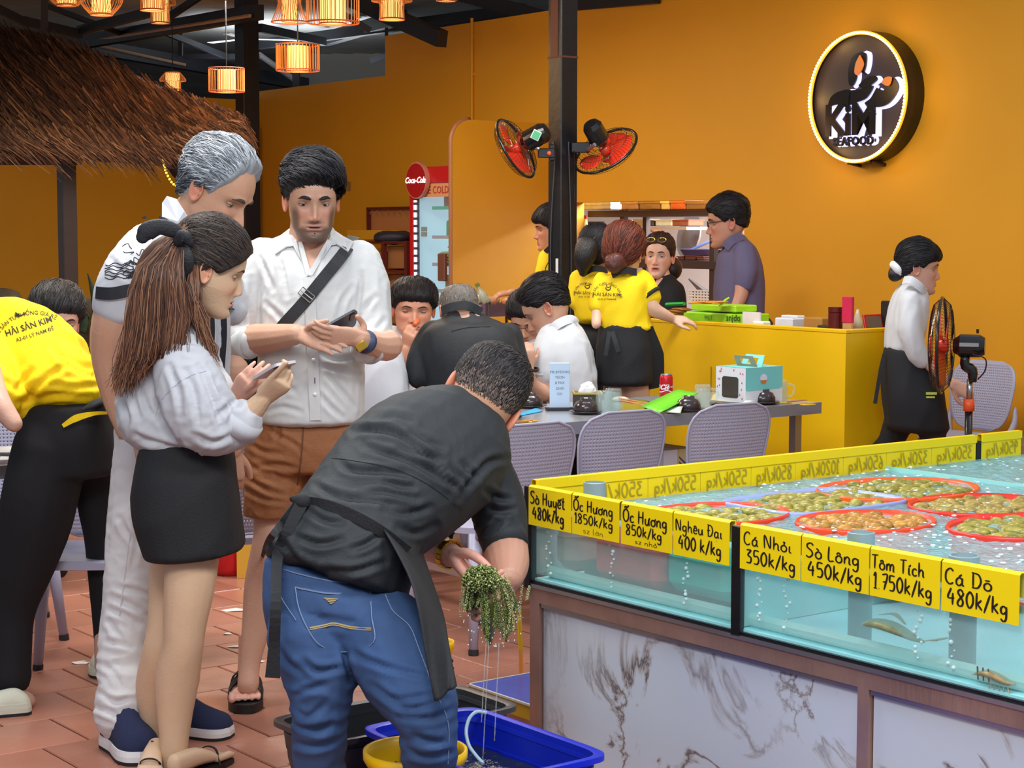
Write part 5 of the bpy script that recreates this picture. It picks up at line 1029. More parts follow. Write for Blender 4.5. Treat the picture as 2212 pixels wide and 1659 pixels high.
# ---------------- young man with crossbody strap
p = Person('young man in white linen shirt and rust shorts, black strap across his chest', G(640, 1530), (206, 160, 136))
D = 5.85
p.head(P(674, 432, D), (.20, -.95, -.20), (.04, -.16, 1), (1.07, 1.05, 1.04), dict(beard=(50, 38, 34), beardk=.8, browk=1.6, lip=(170, 110, 104), jaw=1.06, brow=1.2, nosew=1.05), hairc=(34, 28, 28), gaze=.1, lid=.36)
p.hair([.66, .60, .54, .36, .02, .20, .0, -.30, -.5, -.52], .03, [(24, 23, 27), (36, 34, 40), (18, 17, 20), (58, 56, 62)], n=2800, comb=lambda d: (-.9 if d[2] > .3 else -.2, .35 if d[2] > .4 else -.3, -.5), length=.075, wid=.0013, lump=.012, lift=.007, soft=.08,
       thick=lambda d: .006+.030*max(0, d[2])**.9+.014*max(0, d[1])*max(0, d[2]))
mb = MB(); limb(mb, [(672, 470, D+.03, 44), (668, 520, D+.05, 47), (664, 570, D+.08, 60)]); trunk(mb, [(585, 560, D+.1, 760, 560, D+.1, .06), (580, 700, D+.1, 750, 700, D+.1, .09), (575, 900, D+.1, 760, 900, D+.1, .09)])
limb(mb, [(590, 950, D+.05, 55), (590, 1120, D, 44), (583, 1175, D-.02, 40), (568, 1260, D+.0, 41), (556, 1340, D-.01, 34), (540, 1430, D-.04, 24), (536, 1480, D-.06, 25)], 14)
limb(mb, [(725, 950, D+.1, 55), (712, 1120, D+.05, 42), (700, 1300, D+.06, 38), (690, 1440, D+.1, 25), (690, 1460, D+.1, 25)], 14)
p.flesh(mb, .009, 3)
# arms & hands
wr1 = P(648, 722, D-.2); mb = MB(); limb(mb, [(500, 735, D-.03, 34), (545, 734, D-.06, 35), (600, 728, D-.13, 29), (640, 722, D-.19, 23)])
hand(mb, wr1, P(740, 746, D-.27)-wr1, (-.1, -.8, .45), -1, .95, ((.16, .22, .14), (.17, .24, .14), (.18, .26, .15), (.2, .3, .2)), tb=[P(672, 704, D-.24), P(690, 698, D-.26), P(706, 693, D-.27)])
p.flesh(mb, .0036, 2)
wr2 = P(773, 730, D-.22); mb = MB(); limb(mb, [(835, 745, D-.06, 36), (810, 745, D-.12, 31), (775, 732, D-.21, 23)])
hand(mb, wr2, P(698, 726, D-.27)-wr2, (-.12, -.86, -.35), 1, .95, ((.28, .5, .3), (.32, .52, .3), (.34, .55, .3), (.36, .6, .3)), tb=[P(786, 712, D-.2), P(782, 696, D-.2), P(772, 684, D-.22)])
p.flesh(mb, .0036, 2)
# shirt
mb = MB(); trunk(mb, [(612, 512, D+.05, 728, 512, D+.05, .07), (575, 530, D+.05, 772, 530, D+.05, .10), (545, 562, D+.05, 800, 562, D+.05, .125), (552, 640, D+.04, 800, 640, D+.04, .14), (560, 740, D+.03, 790, 740, D+.03, .14), (556, 850, D+.03, 786, 850, D+.03, .145), (552, 905, D+.03, 785, 905, D+.03, .148)], dome=.15)
limb(mb, [(570, 560, D+.03, 48), (535, 600, D+.01, 52), (514, 670, D-.01, 50), (508, 722, D-.03, 46), (535, 740, D-.06, 37)]); limb(mb, [(776, 565, D+.03, 46), (797, 620, D+.01, 45), (804, 690, D-.02, 41), (806, 735, D-.05, 41), (790, 752, D-.12, 34)])
def cut_neck(V, N):
    q = P(668, 520, D-.06); k = g2(np.linalg.norm((V-q)*np.array((1, .8, .62)), axis=1), .055); V[:, 1] += k*.05*(V[:, 1] < q[1]+.1); return V
p.cloth('shirt', mb, M_linen, .0062, 5, .003, 11, (.35, 0, 1), .22, 1, .0007, mod=cut_neck, cw=5, ca=.006, cr=[[(544, 600), (540, 660), (546, 712)], [(782, 590), (776, 655), (770, 712)], [(552, 539), (572, 580), (590, 625)], [(600, 545), (612, 590), (620, 640)], [(707, 809), (735, 842), (765, 880)], [(683, 845), (715, 880), (740, 902)], [(700, 790), (740, 800), (778, 812)], [(810, 640), (790, 665), (780, 690)], [(830, 690), (812, 715), (800, 735)], [(520, 620), (530, 660), (528, 700)], [(560, 800), (600, 815), (640, 850)], [(556, 850), (600, 850), (640, 838)], [(570, 890), (610, 880), (650, 890)], [(575, 655), (610, 690), (640, 740)], [(760, 620), (740, 650), (730, 690)], [(690, 760), (720, 775), (770, 770)]])
bv = p.surf()
def onp(px, py, off=.004, cl=None):
    q = P(px, py, 6); r = nrm(q-CAMP); h = (cl or bv).ray_cast(Vector(CAMP), Vector(r), 30); return (np.array(h[0]) if h[0] is not None else q)-r*off
# open neck: skin V, collar points, placket, buttons
mb = MB(); tri = [(628, 500), (668, 596), (722, 512), (690, 490), (650, 490)]; g_ = []
for t in np.linspace(0, 1, 12): g_.append([onp(632+(668-632)*t+(722-632)*(1-t)*s, 498+98*t*1.0+8*s*(1-t), .0045) for s in np.linspace(0, 1, 10)])
k0 = MB(); k0.sheet(g_); p.add(np.array(k0.v), k0.f)
for pts in ([(640, 482), (606, 508), (586, 516), (594, 548), (618, 532), (636, 530), (650, 560), (640, 520)], [(712, 486), (722, 500), (740, 512), (764, 524), (752, 545), (728, 528), (716, 530), (696, 560), (712, 512)]):
    mb = MB(); V3 = [onp(a, b, .013+.006*(b < 500)) for a, b in pts]; c3 = np.mean(V3, 0); mb.add(V3+[c3], [(i, (i+1) % len(pts), len(pts)) for i in range(len(pts))]); o = mb.build('collar', M_linen, p.t); md = o.modifiers.new('t', 'SOLIDIFY'); md.thickness = .004
for a, b_ in (((668, 596), (648, 524)), ((668, 596), (712, 520))):
    ribbon(p, [onp(a[0]+(b_[0]-a[0])*t, a[1]+(b_[1]-a[1])*t, .006) for t in np.linspace(0, 1, 4)], .016, M_linen, 'lapel_edge')
ribbon(p, [onp(668+14*t, 598+310*t, .003) for t in np.linspace(0, 1, 9)], .034, M_linen, 'placket')
for t in (.12, .34, .58, .82):
    mb = MB(); mb.ell(onp(669+14*t, 598+310*t, .008), (.006, .003, .006), 10, 6); mb.build('button', M_sole, p.t)
mb = MB(); mb.box(onp(680, 822, .008), (.003, .002, .018)); mb.build('buttonhole', mat('violet', (110, 80, 130), .7), p.t)
for c, a, b_ in (((530, 742), (536, 712), (538, 772)), ((796, 752), (806, 722), (800, 786))):
    pass
mb = MB(); mb.tube([P(520, 740, D-.05), P(540, 741, D-.075)], [.061, .060], 22, flat=.85); mb.build('cuff', M_linen, p.t, smooth=True)
mb = MB(); mb.tube([P(812, 742, D-.08), P(792, 752, D-.12)], [.058, .060], 22, flat=.9); mb.build('cuff', M_linen, p.t, smooth=True)
# shorts
mb = MB(); trunk(mb, [(545, 900, D+.05, 788, 900, D+.05, .13), (530, 960, D+.05, 790, 960, D+.05, .145), (532, 1010, D+.05, 780, 1010, D+.05, .14)], dome=.1); limb(mb, [(597, 960, D+.03, 66), (592, 1060, D+.0, 66), (590, 1106, D-.0, 65)]); limb(mb, [(720, 960, D+.08, 64), (715, 1060, D+.05, 60), (712, 1100, D+.05, 58)])
def hem(V, N):
    z = zat(1112, D); return np.where((V[:, 2] < z)[:, None], np.stack([V[:, 0], V[:, 1], z-(z-V[:, 2])*.05], 1), V)
p.cloth('shorts', mb, M_short, .0065, 5, .002, 16, (1, 0, -.35), .3, 4, .001, mod=hem, cw=5, ca=.0065, cr=[[(580, 920), (600, 940), (630, 956), (655, 976)], [(532, 999), (559, 1017), (600, 1029), (642, 1045)], [(529, 1029), (554, 1045), (587, 1063), (614, 1070)], [(550, 1027), (585, 1036), (620, 1045)], [(555, 1008), (600, 1004), (637, 1010)], [(535, 1060), (570, 1078), (610, 1084)], [(540, 960), (570, 975), (610, 980)], [(600, 905), (603, 930), (598, 950)]])
ribbon(p, [onp(655-18*t*t, 905+170*t, .0015, p.surf()) for t in np.linspace(0, 1, 7)], .004, mat('seam_brown', (104, 62, 36), .8), 'seam', th=.002)
# sandals
for (hx, hy, tx, ty, nm) in ((535, 1497, 527, 1553, 0), (690, 1468, 700, 1500, 1)):
    he, to = G(hx, hy), G(tx, ty); d = nrm(to-he); X = nrm(np.cross(d, (0, 0, 1))); Z = np.array((0, 0, 1.))
    mb = MB(); ou = [(-.03, 0), (-.045, .06), (-.046, .16), (-.052, .22), (-.03, .275), (0, .285), (.03, .27), (.05, .22), (.043, .14), (.04, .05), (.025, 0), (0, -.012)]; o3 = crom(np.array(ou+[ou[0]]), 4)[:-1]
    mb.rings([[he+X*a*1.08+d*(b-.01)+Z*z for a, b in o3] for z in (.002, .026, .03)]); sn = mb.build('sandal', M_blkp, p.t)
    ft = MB(); ft.loft([(he-X*.030+d*.02+Z*.06, he+X*.030+d*.02+Z*.06, .03), (he-X*.038+d*.10+Z*.060, he+X*.040+d*.10+Z*.060, .034), (he-X*.046+d*.19+Z*.048, he+X*.048+d*.19+Z*.05, .021)], sub=3, n=16)
    ft.tube([he+d*.03+Z*.06, he+d*.01+Z*.12, he+d*.0+Z*.2], [.034, .03, .028], 12, sub=3)
    for k in range(5): x = (-.040+.0195*k)*(1 if nm == 0 else -1); L_ = (.045, .052, .056, .058, .066)[k]*.85; ft.tube([he+X*x+d*.19+Z*.045, he+X*x*1.05+d*(.19+L_*.7)+Z*.047, he+X*x*1.05+d*(.19+L_)+Z*.041], [.010, .0095, .0085] if k < 4 else [.013, .0145, .012], 8, dome=True)
    p.flesh(ft, .0045, 2, (214, 158, 140))
    for sg, zz in ((-1, 0), (1, .005)): ribbon(p, [he+X*sg*a+d*b+Z*(c_+zz) for a, b, c_ in ((.048, .10, .028), (.046, .105, .06), (.028, .12, .090), (0, .145, .097), (-.030, .165, .084), (-.050, .18, .055), (-.052, .185, .028))], .045, M_blkp, 'sandal_strap', [tuple(X*sg*q+Z*w_) for q, w_ in ((1, 0), (1, .4), (.5, 1), (0, 1), (-.5, 1), (-1, .4), (-1, 0))], .004)
# watch
ax = nrm(P(800, 745, D-.14)-wr2); mb = MB(); mb.tube([P(788, 738, D-.2)-ax*.006, P(788, 738, D-.2)+ax*.008], [.037, .038], 20); mb.build('watch_strap', mat('strap_navy', (52, 64, 96), .5), p.t, smooth=True)
mb = MB(); mb.box((0, 0, 0), (.036, .012, .026), Matrix.Translation(Vector(P(781, 748, D-.245))) @ Matrix.Rotation(-.6, 4, 'Y'), .003); mb.build('watch_case', M_gold, p.t)
p.done()
cb = thing('crossbody_bag', 'black crossbody strap with a slider buckle worn over the white linen shirt', 'bag', P(560, 790, D))
sp = Person.__new__(Person); sp.t = cb
pp = [(764, 512), (744, 545), (700, 600), (655, 655), (610, 705), (575, 748), (548, 800), (533, 830)]; pts3 = [onp(a, b, .012) for a, b in pp]; pts3[-1] = P(533, 830, D-.1)
ribbon(sp, pts3, .038, M_strap, 'strap'); mb = MB(); q = onp(662, 637, .018); t = nrm(pts3[2]-pts3[3]); u = np.cross(t, (0, -1, 0))
mb.tube([q+t*.012+u*.024, q-t*.012+u*.024, q-t*.012-u*.024, q+t*.012-u*.024, q+t*.012+u*.024], .0022, 6); mb.tube([q+u*.024, q-u*.024], .002, 6); mb.build('buckle', mat('buckle', (150, 150, 150), .3, .8), cb)
mb = MB(); mb.ell(P(530, 800, D+.12), (.05, .09, .07), 20, 12); mb.build('pouch', mat('navy_bag', (28, 40, 84), .6), cb, smooth=True)
def phone(name, label, c, up, nf, sz=(.072, .148, .008), mc=(40, 44, 58), ms=(70, 76, 90)):
    up = nrm(up); nf = nrm(np.array(nf)-up*np.dot(up, nf)); x = np.cross(up, nf); t = thing(name, label, 'phone', c); Mx = Matrix(((x[0], nf[0], up[0], c[0]), (x[1], nf[1], up[1], c[1]), (x[2], nf[2], up[2], c[2]), (0, 0, 0, 1)))
    o = [(sz[0]/2*math.copysign(abs(math.cos(a))**.35, math.cos(a)), sz[1]/2*math.copysign(abs(math.sin(a))**.2, math.sin(a))) for a in np.linspace(0, 2*math.pi, 40, endpoint=False)]
    mb = MB(Mx); mb.prism(o, sz[2]); mb.build('case', mat('ph%d' % mc[0], mc, .35), t); mb = MB(Mx @ Matrix.Translation((0, sz[2]/2+.0004, 0))); mb.prism([(a*.93, b*.96) for a, b in o], .0006); mb.build('screen', mat('phs%d' % ms[0], ms, .12), t)
    mb = MB(Mx @ Matrix.Translation((0, -sz[2]/2-.001, 0))); mb.prism([(a*.35+sz[0]*.22, b*.14+sz[1]*.36) for a, b in o], .003); mb.build('camera_bump', mat('ph_cam', (20, 20, 24), .2), t); return t
phone('smartphone', 'dark smartphone in the hand of the young man with the strap', P(730, 706, D-.20), P(766, 686, D-.16)-P(694, 726, D-.24), (.1, .75, .65))
# ---------------- grey-haired man
p = Person('grey-haired man in a printed white shirt and white trousers looking down', G(300, 1610), (204, 156, 128)); D = 5.5
p.head(P(466, 413, D), (.80, -.30, -.52), (.42, -.12, .9), (1.1, 1.2, 1.16), dict(browk=1.4, jaw=1.08, nose=1.15, brow=1.5, cheek=1.3, stubble=(120, 104, 98), lipk=.4), hairc=(72, 62, 58), lid=.5)
p.hair([.84, .86, .74, .42, -.0, .18, -.05, -.42, -.62, -.62], .02, [(158, 164, 172), (196, 202, 208), (120, 126, 136), (86, 90, 98), (176, 182, 190)], name='grey_hair', n=3000, comb=lambda d: (0, -1, -.15 if d[2] > .35 else -.5), length=.05, wid=.0011, lump=.01, lift=.005, low=[(70, 72, 80), (96, 98, 106), (54, 56, 62)],
       thick=lambda d: .006+.018*max(0, d[2])**.8+.004*max(0, -d[1]), soft=.12)
mb = MB(); mb.tube([P(448, 425, D), P(425, 455, D+.02), P(395, 500, D+.05), P(375, 560, D+.05)], [.062, .066, .074, .09], 18, sub=3, dome=True)
trunk(mb, [(330, 560, D+.05, 440, 560, D+.05, .07), (290, 880, D+.03, 450, 880, D+.03, .08)]); p.flesh(mb, .009, 3)
mb = MB(); limb(mb, [(262, 620, D-.10, 44), (238, 700, D-.10, 41), (232, 770, D-.08, 35), (252, 860, D-.06, 31), (275, 930, D-.08, 24)], 14, 4)
wq = P(276, 935, D-.08); hand(mb, wq, (.12, 0, -1), (-.45, -.85, 0), 1, 1.05, ((.7, 1.1, .7), (.7, 1.1, .7), (.75, 1.1, .7), (.8, 1.1, .7)), tb=[P(292, 960, D-.1), P(300, 985, D-.12), P(300, 1005, D-.13)]); p.flesh(mb, .004, 2)
mb = MB(); wq = P(500, 975, D+.18); limb(mb, [(505, 800, D+.15, 34), (505, 900, D+.17, 27), (502, 970, D+.18, 22)]); hand(mb, wq, (.05, 0, -1), (.4, -.9, 0), -1, 1.0, ((.5, .7, .4),)*4); p.flesh(mb, .0045, 2)
mb = MB(); trunk(mb, [(350, 490, D+.05, 430, 510, D+.05, .07), (300, 520, D+.03, 455, 545, D+.03, .11), (268, 590, D+.02, 480, 610, D+.02, .135), (262, 700, D+.02, 494, 700, D+.02, .14), (258, 800, D+.02, 494, 800, D+.02, .14), (252, 890, D+.02, 490, 890, D+.02, .145)], dome=.15)
limb(mb, [(318, 530, D-.06, 48), (285, 580, D-.10, 56), (262, 625, D-.11, 57), (251, 655, D-.11, 52)]); limb(mb, [(470, 560, D+.14, 40), (492, 640, D+.17, 38), (500, 668, D+.17, 36)])
p.cloth('shirt', mb, M_cot, .008, 4, .003, 11, (.4, 0, 1), .25, 5, .0015, cw=6, cr=[[(330, 560), (345, 600), (350, 660)], [(240, 560), (265, 590), (300, 610)], [(470, 660), (475, 720), (470, 790)], [(355, 500), (370, 530), (400, 560)]])
bv = p.surf()
ribbon(p, [onp(208+i*13.5, 628+9*math.sin(i*.7)*.4-i*.6+4, .004) for i in range(7)], .036, M_print, 'sleeve_band')
ribbon(p, [onp(488, 660, .004), onp(498, 661, .004)], .034, M_print, 'sleeve_band')
sq = []; rs = np.random.RandomState(4)
for k in range(14): x0, y0 = rs.uniform(236, 300), rs.uniform(500, 612); n_ = 5; sq.append((D-.12, .0025, [(x0+i*6*rs.uniform(.6, 1.3), y0+rs.uniform(-5, 5)+3*math.sin(i*2)) for i in range(n_)]))
for k in range(6): y0 = 572+k*6; sq.append((D-.12, .0028, [(226+i*9, y0+3*math.sin(i*1.9+k)-i*.6) for i in range(8)]))
for k in range(10): x0 = rs.uniform(240, 252); y0 = 790+k*10; sq.append((D, .0025, [(x0-4, y0), (x0, y0+3), (x0+6, y0+1)]))
for k in range(5): y0 = 612+k*7; sq.append((D+.1, .0028, [(487, y0), (491, y0+2), (495, y0)]))
print_lines(p, sq, M_print, 'shirt_print')
lf = []
for (x0, y0, s_) in ((300, 575, 9), (290, 588, 9), (283, 598, 7), (306, 590, 8), (312, 470, 8), (350, 470, 10)):
    a = rs.uniform(0, 3); mb = MB(); c = onp(x0, y0, .004); t = nrm((math.cos(a), 0, math.sin(a))); v = nrm(np.cross(t, c-CAMP)); L_ = s_/F*D; mb.add([c-t*L_, c+v*L_*.5, c+t*L_, c-v*L_*.5], [(0, 1, 2, 3)]); mb.build('leaf_print', M_print, p.t)
for xx, w_ in ((481, .03), (452, .042)): ribbon(p, [onp(xx+3*math.sin(t*5), 655+180*t, .004) for t in np.linspace(0, 1, 8)], w_*.6, M_print, 'shirt_stripe')
mb = MB(); cpts = [(362, 425), (382, 432), (400, 458), (425, 505), (440, 540), (405, 535), (372, 505), (350, 470), (352, 440)]; V3 = [P(a, b, D-.085+.04*(b < 450)) for a, b in cpts]; c3 = np.mean(V3, 0)+np.array((0, -.012, 0)); mb.add(V3+[c3], [(i, (i+1) % len(V3), len(V3)) for i in range(len(V3))]); o = mb.build('collar', M_cot, p.t, smooth=False); md = o.modifiers.new('t', 'SOLIDIFY'); md.thickness = .006
# trousers + shoes
mb = MB(); trunk(mb, [(252, 880, D+.02, 488, 880, D+.02, .13), (250, 960, D+.02, 492, 960, D+.02, .14), (250, 1040, D+.02, 488, 1040, D+.02, .13)], dome=.1)
limb(mb, [(320, 960, D-.02, 72), (300, 1100, D-.03, 66), (286, 1250, D-.05, 62), (272, 1350, D-.08, 54), (262, 1430, D-.12, 50), (266, 1500, D-.16, 54), (264, 1546, D-.18, 56)], 16); limb(mb, [(415, 960, D+.08, 70), (408, 1150, D+.08, 56), (400, 1300, D+.1, 46), (385, 1450, D+.1, 44), (372, 1540, D+.08, 44)], 16)
def tw(V, N):
    z = V[:, 2]; b = np.clip((.45-z)/.35, 0, 1); X = V*np.array((6, 6, 26)); V = V+N*(b*.010*(1-np.abs(pn(X))*3))[:, None]; return V
p.cloth('trousers', mb, M_twh, .0068, 5, .0025, 10, (1, .2, .35), .3, 8, .0015, mod=tw, cw=5.5, ca=.007, cr=[[(286, 1103), (297, 1167), (282, 1235)], [(250, 1268), (290, 1275), (320, 1285)], [(243, 1290), (290, 1310), (318, 1330)], [(236, 1316), (270, 1330), (300, 1350)], [(236, 1342), (255, 1370), (270, 1390)], [(232, 1386), (256, 1390), (280, 1400)], [(209, 1530), (240, 1540), (262, 1552), (300, 1546)], [(216, 1496), (250, 1516), (276, 1510)], [(230, 1440), (250, 1460), (262, 1490)], [(260, 1120), (275, 1150), (300, 1180)]])
print_lines(p, [(D-.05, .003, [(286, 1120), (270, 1240), (258, 1330)])], mat('seam_grey', (196, 194, 198), .8), 'seam')
M_navy = mat('navy_knit', (30, 40, 76), .85, bump=(300, .4)); shoe(p, G(216, 1608)+np.array((.03, 0, 0)), G(318, 1652), M_navy, M_sole, .14, .062, sole=.036); shoe(p, G(352, 1584), G(500, 1592), M_navy, M_sole, .10, .056, sole=.03)
p.done()
# ---------------- woman with ponytail
p = Person('woman with black bow in long brown hair, white blouse, black skirt', G(385, 1656), (218, 184, 152)); D = 5.12
p.head(P(452, 578, D), (.90, .24, -.34), (.34, -.02, .94), (1.02, 1.06, 1.06), dict(nose=.85, brow=.5, jaw=.9, lip=(196, 92, 92), lipk=1), hairc=(60, 48, 44), lid=.72, lolid=19)
p.hair([.62, .58, .44, .20, -.02, .16, -.15, -.6, -.8, -.8], .012, [(52, 46, 46), (36, 32, 36), (70, 58, 52), (90, 76, 66)], name='crown_hair', n=2600, comb=lambda d: (0, -1, .18), length=.1, wid=.0009, lump=.004, lift=.003, thick=lambda d: .012+.010*max(0, d[2]))
mb = MB(); limb(mb, [(436, 620, D+.02, 34), (420, 680, D+.03, 36), (405, 740, D+.05, 50)]); trunk(mb, [(350, 760, D+.05, 430, 760, D+.05, .05), (330, 980, D+.05, 460, 980, D+.05, .07)])
limb(mb, [(430, 1040, D+.0, 62), (412, 1240, D-.04, 58), (400, 1340, D-.05, 49), (396, 1392, D-.05, 45), (384, 1460, D-.03, 49), (378, 1540, D-.03, 40), (376, 1620, D-.04, 30), (376, 1680, D-.03, 27)], 16)
limb(mb, [(385, 1040, D+.12, 60), (376, 1240, D+.12, 55), (360, 1350, D+.1, 43), (348, 1410, D+.1, 42), (336, 1480, D+.14, 44), (338, 1560, D+.16, 35), (342, 1640, D+.17, 26)], 16); p.flesh(mb, .008, 4)
wr = P(572, 858, D-.12); mb = MB(); limb(mb, [(500, 920, D-.06, 34), (540, 892, D-.1, 27), (570, 860, D-.12, 19)])
hand(mb, wr, P(620, 812, D-.18)-wr, (.45, -.75, .15), -1, .93, ((.06, .06, .05), (.8, .95, .5), (.85, 1.0, .5), (.9, 1.0, .5)), tb=[P(585, 824, D-.1), P(600, 812, D-.1), P(614, 802, D-.12)]); p.flesh(mb, .0034, 2)
wr = P(512, 852, D+.1); mb = MB(); limb(mb, [(475, 920, D+.1, 28), (500, 870, D+.1, 20)]); hand(mb, wr, P(548, 812, D+.02)-wr, (-.6, .35, -.6), 1, .93, ((.35, .3, .2), (.5, .5, .3), (.55, .5, .3), (.6, .5, .3)), tb=[P(535, 838, D+.05), P(548, 828, D+.03), P(556, 812, D+.0)]); p.flesh(mb, .0036, 2, (222, 172, 152))
mb = MB(); trunk(mb, [(330, 690, D+.05, 425, 700, D+.05, .06), (282, 735, D+.05, 440, 745, D+.05, .10), (262, 800, D+.05, 455, 800, D+.05, .125), (258, 890, D+.05, 468, 890, D+.05, .14), (268, 940, D+.04, 480, 940, D+.04, .14), (300, 972, D+.03, 500, 972, D+.03, .13)], dome=.3)
limb(mb, [(385, 720, D-.04, 52), (400, 790, D-.09, 68), (420, 860, D-.11, 76), (452, 915, D-.11, 70), (498, 925, D-.09, 50), (522, 908, D-.10, 44)], 18); limb(mb, [(420, 760, D+.15, 45), (460, 860, D+.15, 52), (488, 890, D+.12, 40)])
p.cloth('blouse', mb, M_cot, .0062, 5, .0035, 11, (.5, 0, 1), .22, 11, .002, cw=6, ca=.0075, cr=[[(292, 805), (318, 878), (345, 908)], [(338, 865), (350, 905), (371, 945)], [(285, 935), (318, 951), (370, 965), (424, 980)], [(461, 819), (484, 858), (517, 878)], [(400, 800), (420, 850), (430, 920)], [(365, 790), (385, 840), (392, 900)], [(430, 790), (455, 850), (480, 930)], [(470, 900), (490, 880), (515, 870)], [(300, 760), (290, 830), (300, 900)], [(420, 940), (460, 955), (500, 940)], [(350, 720), (390, 735), (430, 740)], [(262, 860), (275, 900), (270, 940)]])
mb = MB(); mb.tube([P(510, 930, D-.1), P(530, 902, D-.105)], [.060, .058], 22); mb.build('cuff', M_cot, p.t, smooth=True); bv = p.surf(); print_lines(p, [(D-.1, .0015, [(335, 900), (345, 870), (375, 835), (410, 812), (455, 798)])], mat('seam_lilac', (196, 196, 214), .8), 'sleeve_seam')
mb = MB(); trunk(mb, [(306, 966, D+.03, 503, 966, D+.03, .12), (290, 1040, D+.02, 510, 1040, D+.02, .15), (290, 1110, D+.02, 518, 1110, D+.02, .165), (316, 1200, D+.02, 527, 1182, D+.02, .17)], dome=.08); p.cloth('skirt', mb, M_blackc, .009, 3, .003, 6, (1, 0, .3), .3, 13)
# long hair and bow
M_lh = hair_mat('hair_long', .4); mb = MB(); rs = np.random.RandomState(9); cols = []
core = [(345, 560, D-.02), (330, 650, D-.05), (318, 740, D-.06), (300, 830, D-.04)]; k = MB(); k.tube([P(400, 515, D)]+[P(*c) for c in core], [.03, .050, .066, .050, .02], 18, sub=4, flat=.5, hint=(0, 1, 0)); mb.v = k.v; mb.f = k.f; cols = [lin((86, 62, 50))]*len(k.v)
for i in range(3600):
    s = rs.uniform(0, 1); q = rs.uniform(0, 1)
    if i < 2900: x1 = 262+150*s; yend = (870-100*abs(s-.15)-60*s)*1.0-rs.uniform(0, 70); pp = [(395+rs.normal(0, 6), 505+rs.normal(0, 8)), (304+88*s+rs.normal(0, 5), 575), (280+124*s+rs.normal(0, 6), 680), (264+130*s+rs.normal(0, 7), 775), (x1-15+rs.normal(0, 8), yend)]
    else: pp = [(418+rs.normal(0, 5), 545), (415+rs.normal(0, 7), 610), (428+rs.normal(0, 8), 690), (448+rs.normal(0, 8), 750), (462+rs.normal(0, 6), 780+rs.uniform(-20, 15))]
    dd = D-.10+.16*(q-.3)+(.03 if i >= 2900 else 0); pts = crom(np.array([P(a, b, dd-.02*math.sin(j/4*3)+ (0 if j else .06)) for j, (a, b) in enumerate(pp)]), 2); k0 = len(mb.v)
    c = np.array(lin([(104, 72, 56), (78, 54, 44), (132, 92, 70), (152, 110, 82), (64, 44, 38)][rs.randint(5)]))*rs.uniform(.8, 1.15)
    for j, pt in enumerate(pts): w_ = .0012*(1-j/len(pts)*.6); mb.v += [tuple(pt+np.array((-w_, 0, 0))), tuple(pt+np.array((0, -w_*.6, 0))), tuple(pt+np.array((w_, 0, 0)))]; cols += [c*(1+.35*j/len(pts))]*3
    for j in range(len(pts)-1): mb.f += [(k0+3*j, k0+3*j+1, k0+3*j+4, k0+3*j+3), (k0+3*j+1, k0+3*j+2, k0+3*j+5, k0+3*j+4)]
mb.mi = [0]*len(mb.f); mb.c = 1; mb.cols = cols; mb.build('ponytail', M_lh, p.t, smooth=True)
M_bow = mat('bow_black', (34, 36, 42), .6, bump=(200, .3)); mb = MB()
def blob(mb, pts, rr, flat=.35, n=12): mb.tube([P(*q) for q in pts], [r/F*D for r in rr], n, sub=4, flat=flat, dome=True, hint=(0, 1, 0))
blob(mb, [(398, 510, D-.11), (375, 498, D-.12), (345, 490, D-.13), (318, 500, D-.13), (308, 512, D-.13)], [8, 16, 17, 20, 14], .4); blob(mb, [(368, 492, D-.12), (352, 476, D-.12), (346, 468, D-.12)], [10, 8, 2]); bo = mb.build('bow', M_bow, p.t, smooth=True)
mb = MB(); blob(mb, [(385, 520, D-.13), (398, 512, D-.14), (408, 522, D-.14)], [13, 17, 10], .6); blob(mb, [(392, 535, D-.12), (400, 560, D-.12), (395, 590, D-.11), (404, 610, D-.10)], [14, 20, 16, 4], .4); mb.build('bow_knot', M_bow, p.t, smooth=True)
# feet + sandals
for he, to, w_ in ((G(378, 1690), G(470, 1652), 1), (G(338, 1652), G(330, 1672), 1)):
    d = nrm(to-he); X = nrm(np.cross(d, (0, 0, 1))); Z = np.array((0, 0, 1.)); L_ = .22
    ft = MB(); ft.loft([(he-X*.024+Z*.05, he+X*.024+Z*.05, .03), (he-X*.028+d*.09+Z*.05, he+X*.03+d*.09+Z*.05, .026), (he-X*.036+d*.16+Z*.032, he+X*.037+d*.16+Z*.034, .014)], sub=3, n=14)
    for k in range(5): x = -.03+.0145*k; ft.tube([he+X*x+d*.155+Z*.03, he+X*x+d*(.185+.006*k)+Z*.030, he+X*x+d*(.20+.006*k)+Z*.026], [.009, .008, .007] if k < 4 else [.011, .012, .009], 8, dome=True)
    p.flesh(ft, .0045, 2)
    mb = MB(); o3 = [he+X*a+d*b for a, b in ((-.03, -.01), (-.033, .08), (-.042, .17), (-.03, .22), (0, .235), (.034, .225), (.042, .17), (.033, .08), (.028, -.01))]; mb.rings([[q+Z*.002 for q in o3], [q+Z*.016 for q in o3]]); mb.build('sandal_sole', M_blkp, p.t)
    ribbon(p, [he-X*.04+d*.15+Z*.016, he-X*.02+d*.155+Z*.056, he+X*.02+d*.155+Z*.057, he+X*.04+d*.15+Z*.016], .008, M_blkp, 'sandal_strap', [(-1, 0, .2), (-.3, 0, 1), (.3, 0, 1), (1, 0, .2)])
ribbon(p, [P(345, 1628, D), P(328, 1634, D), P(312, 1642, D)], .008, M_blkp, 'sandal_strap'); ribbon(p, [P(330, 1600, D), P(316, 1636, D), P(296, 1668, D)], .007, M_blkp, 'sandal_strap'); ribbon(p, [P(312, 1640, D), P(322, 1662, D)], .007, M_blkp, 'sandal_strap')
p.done()
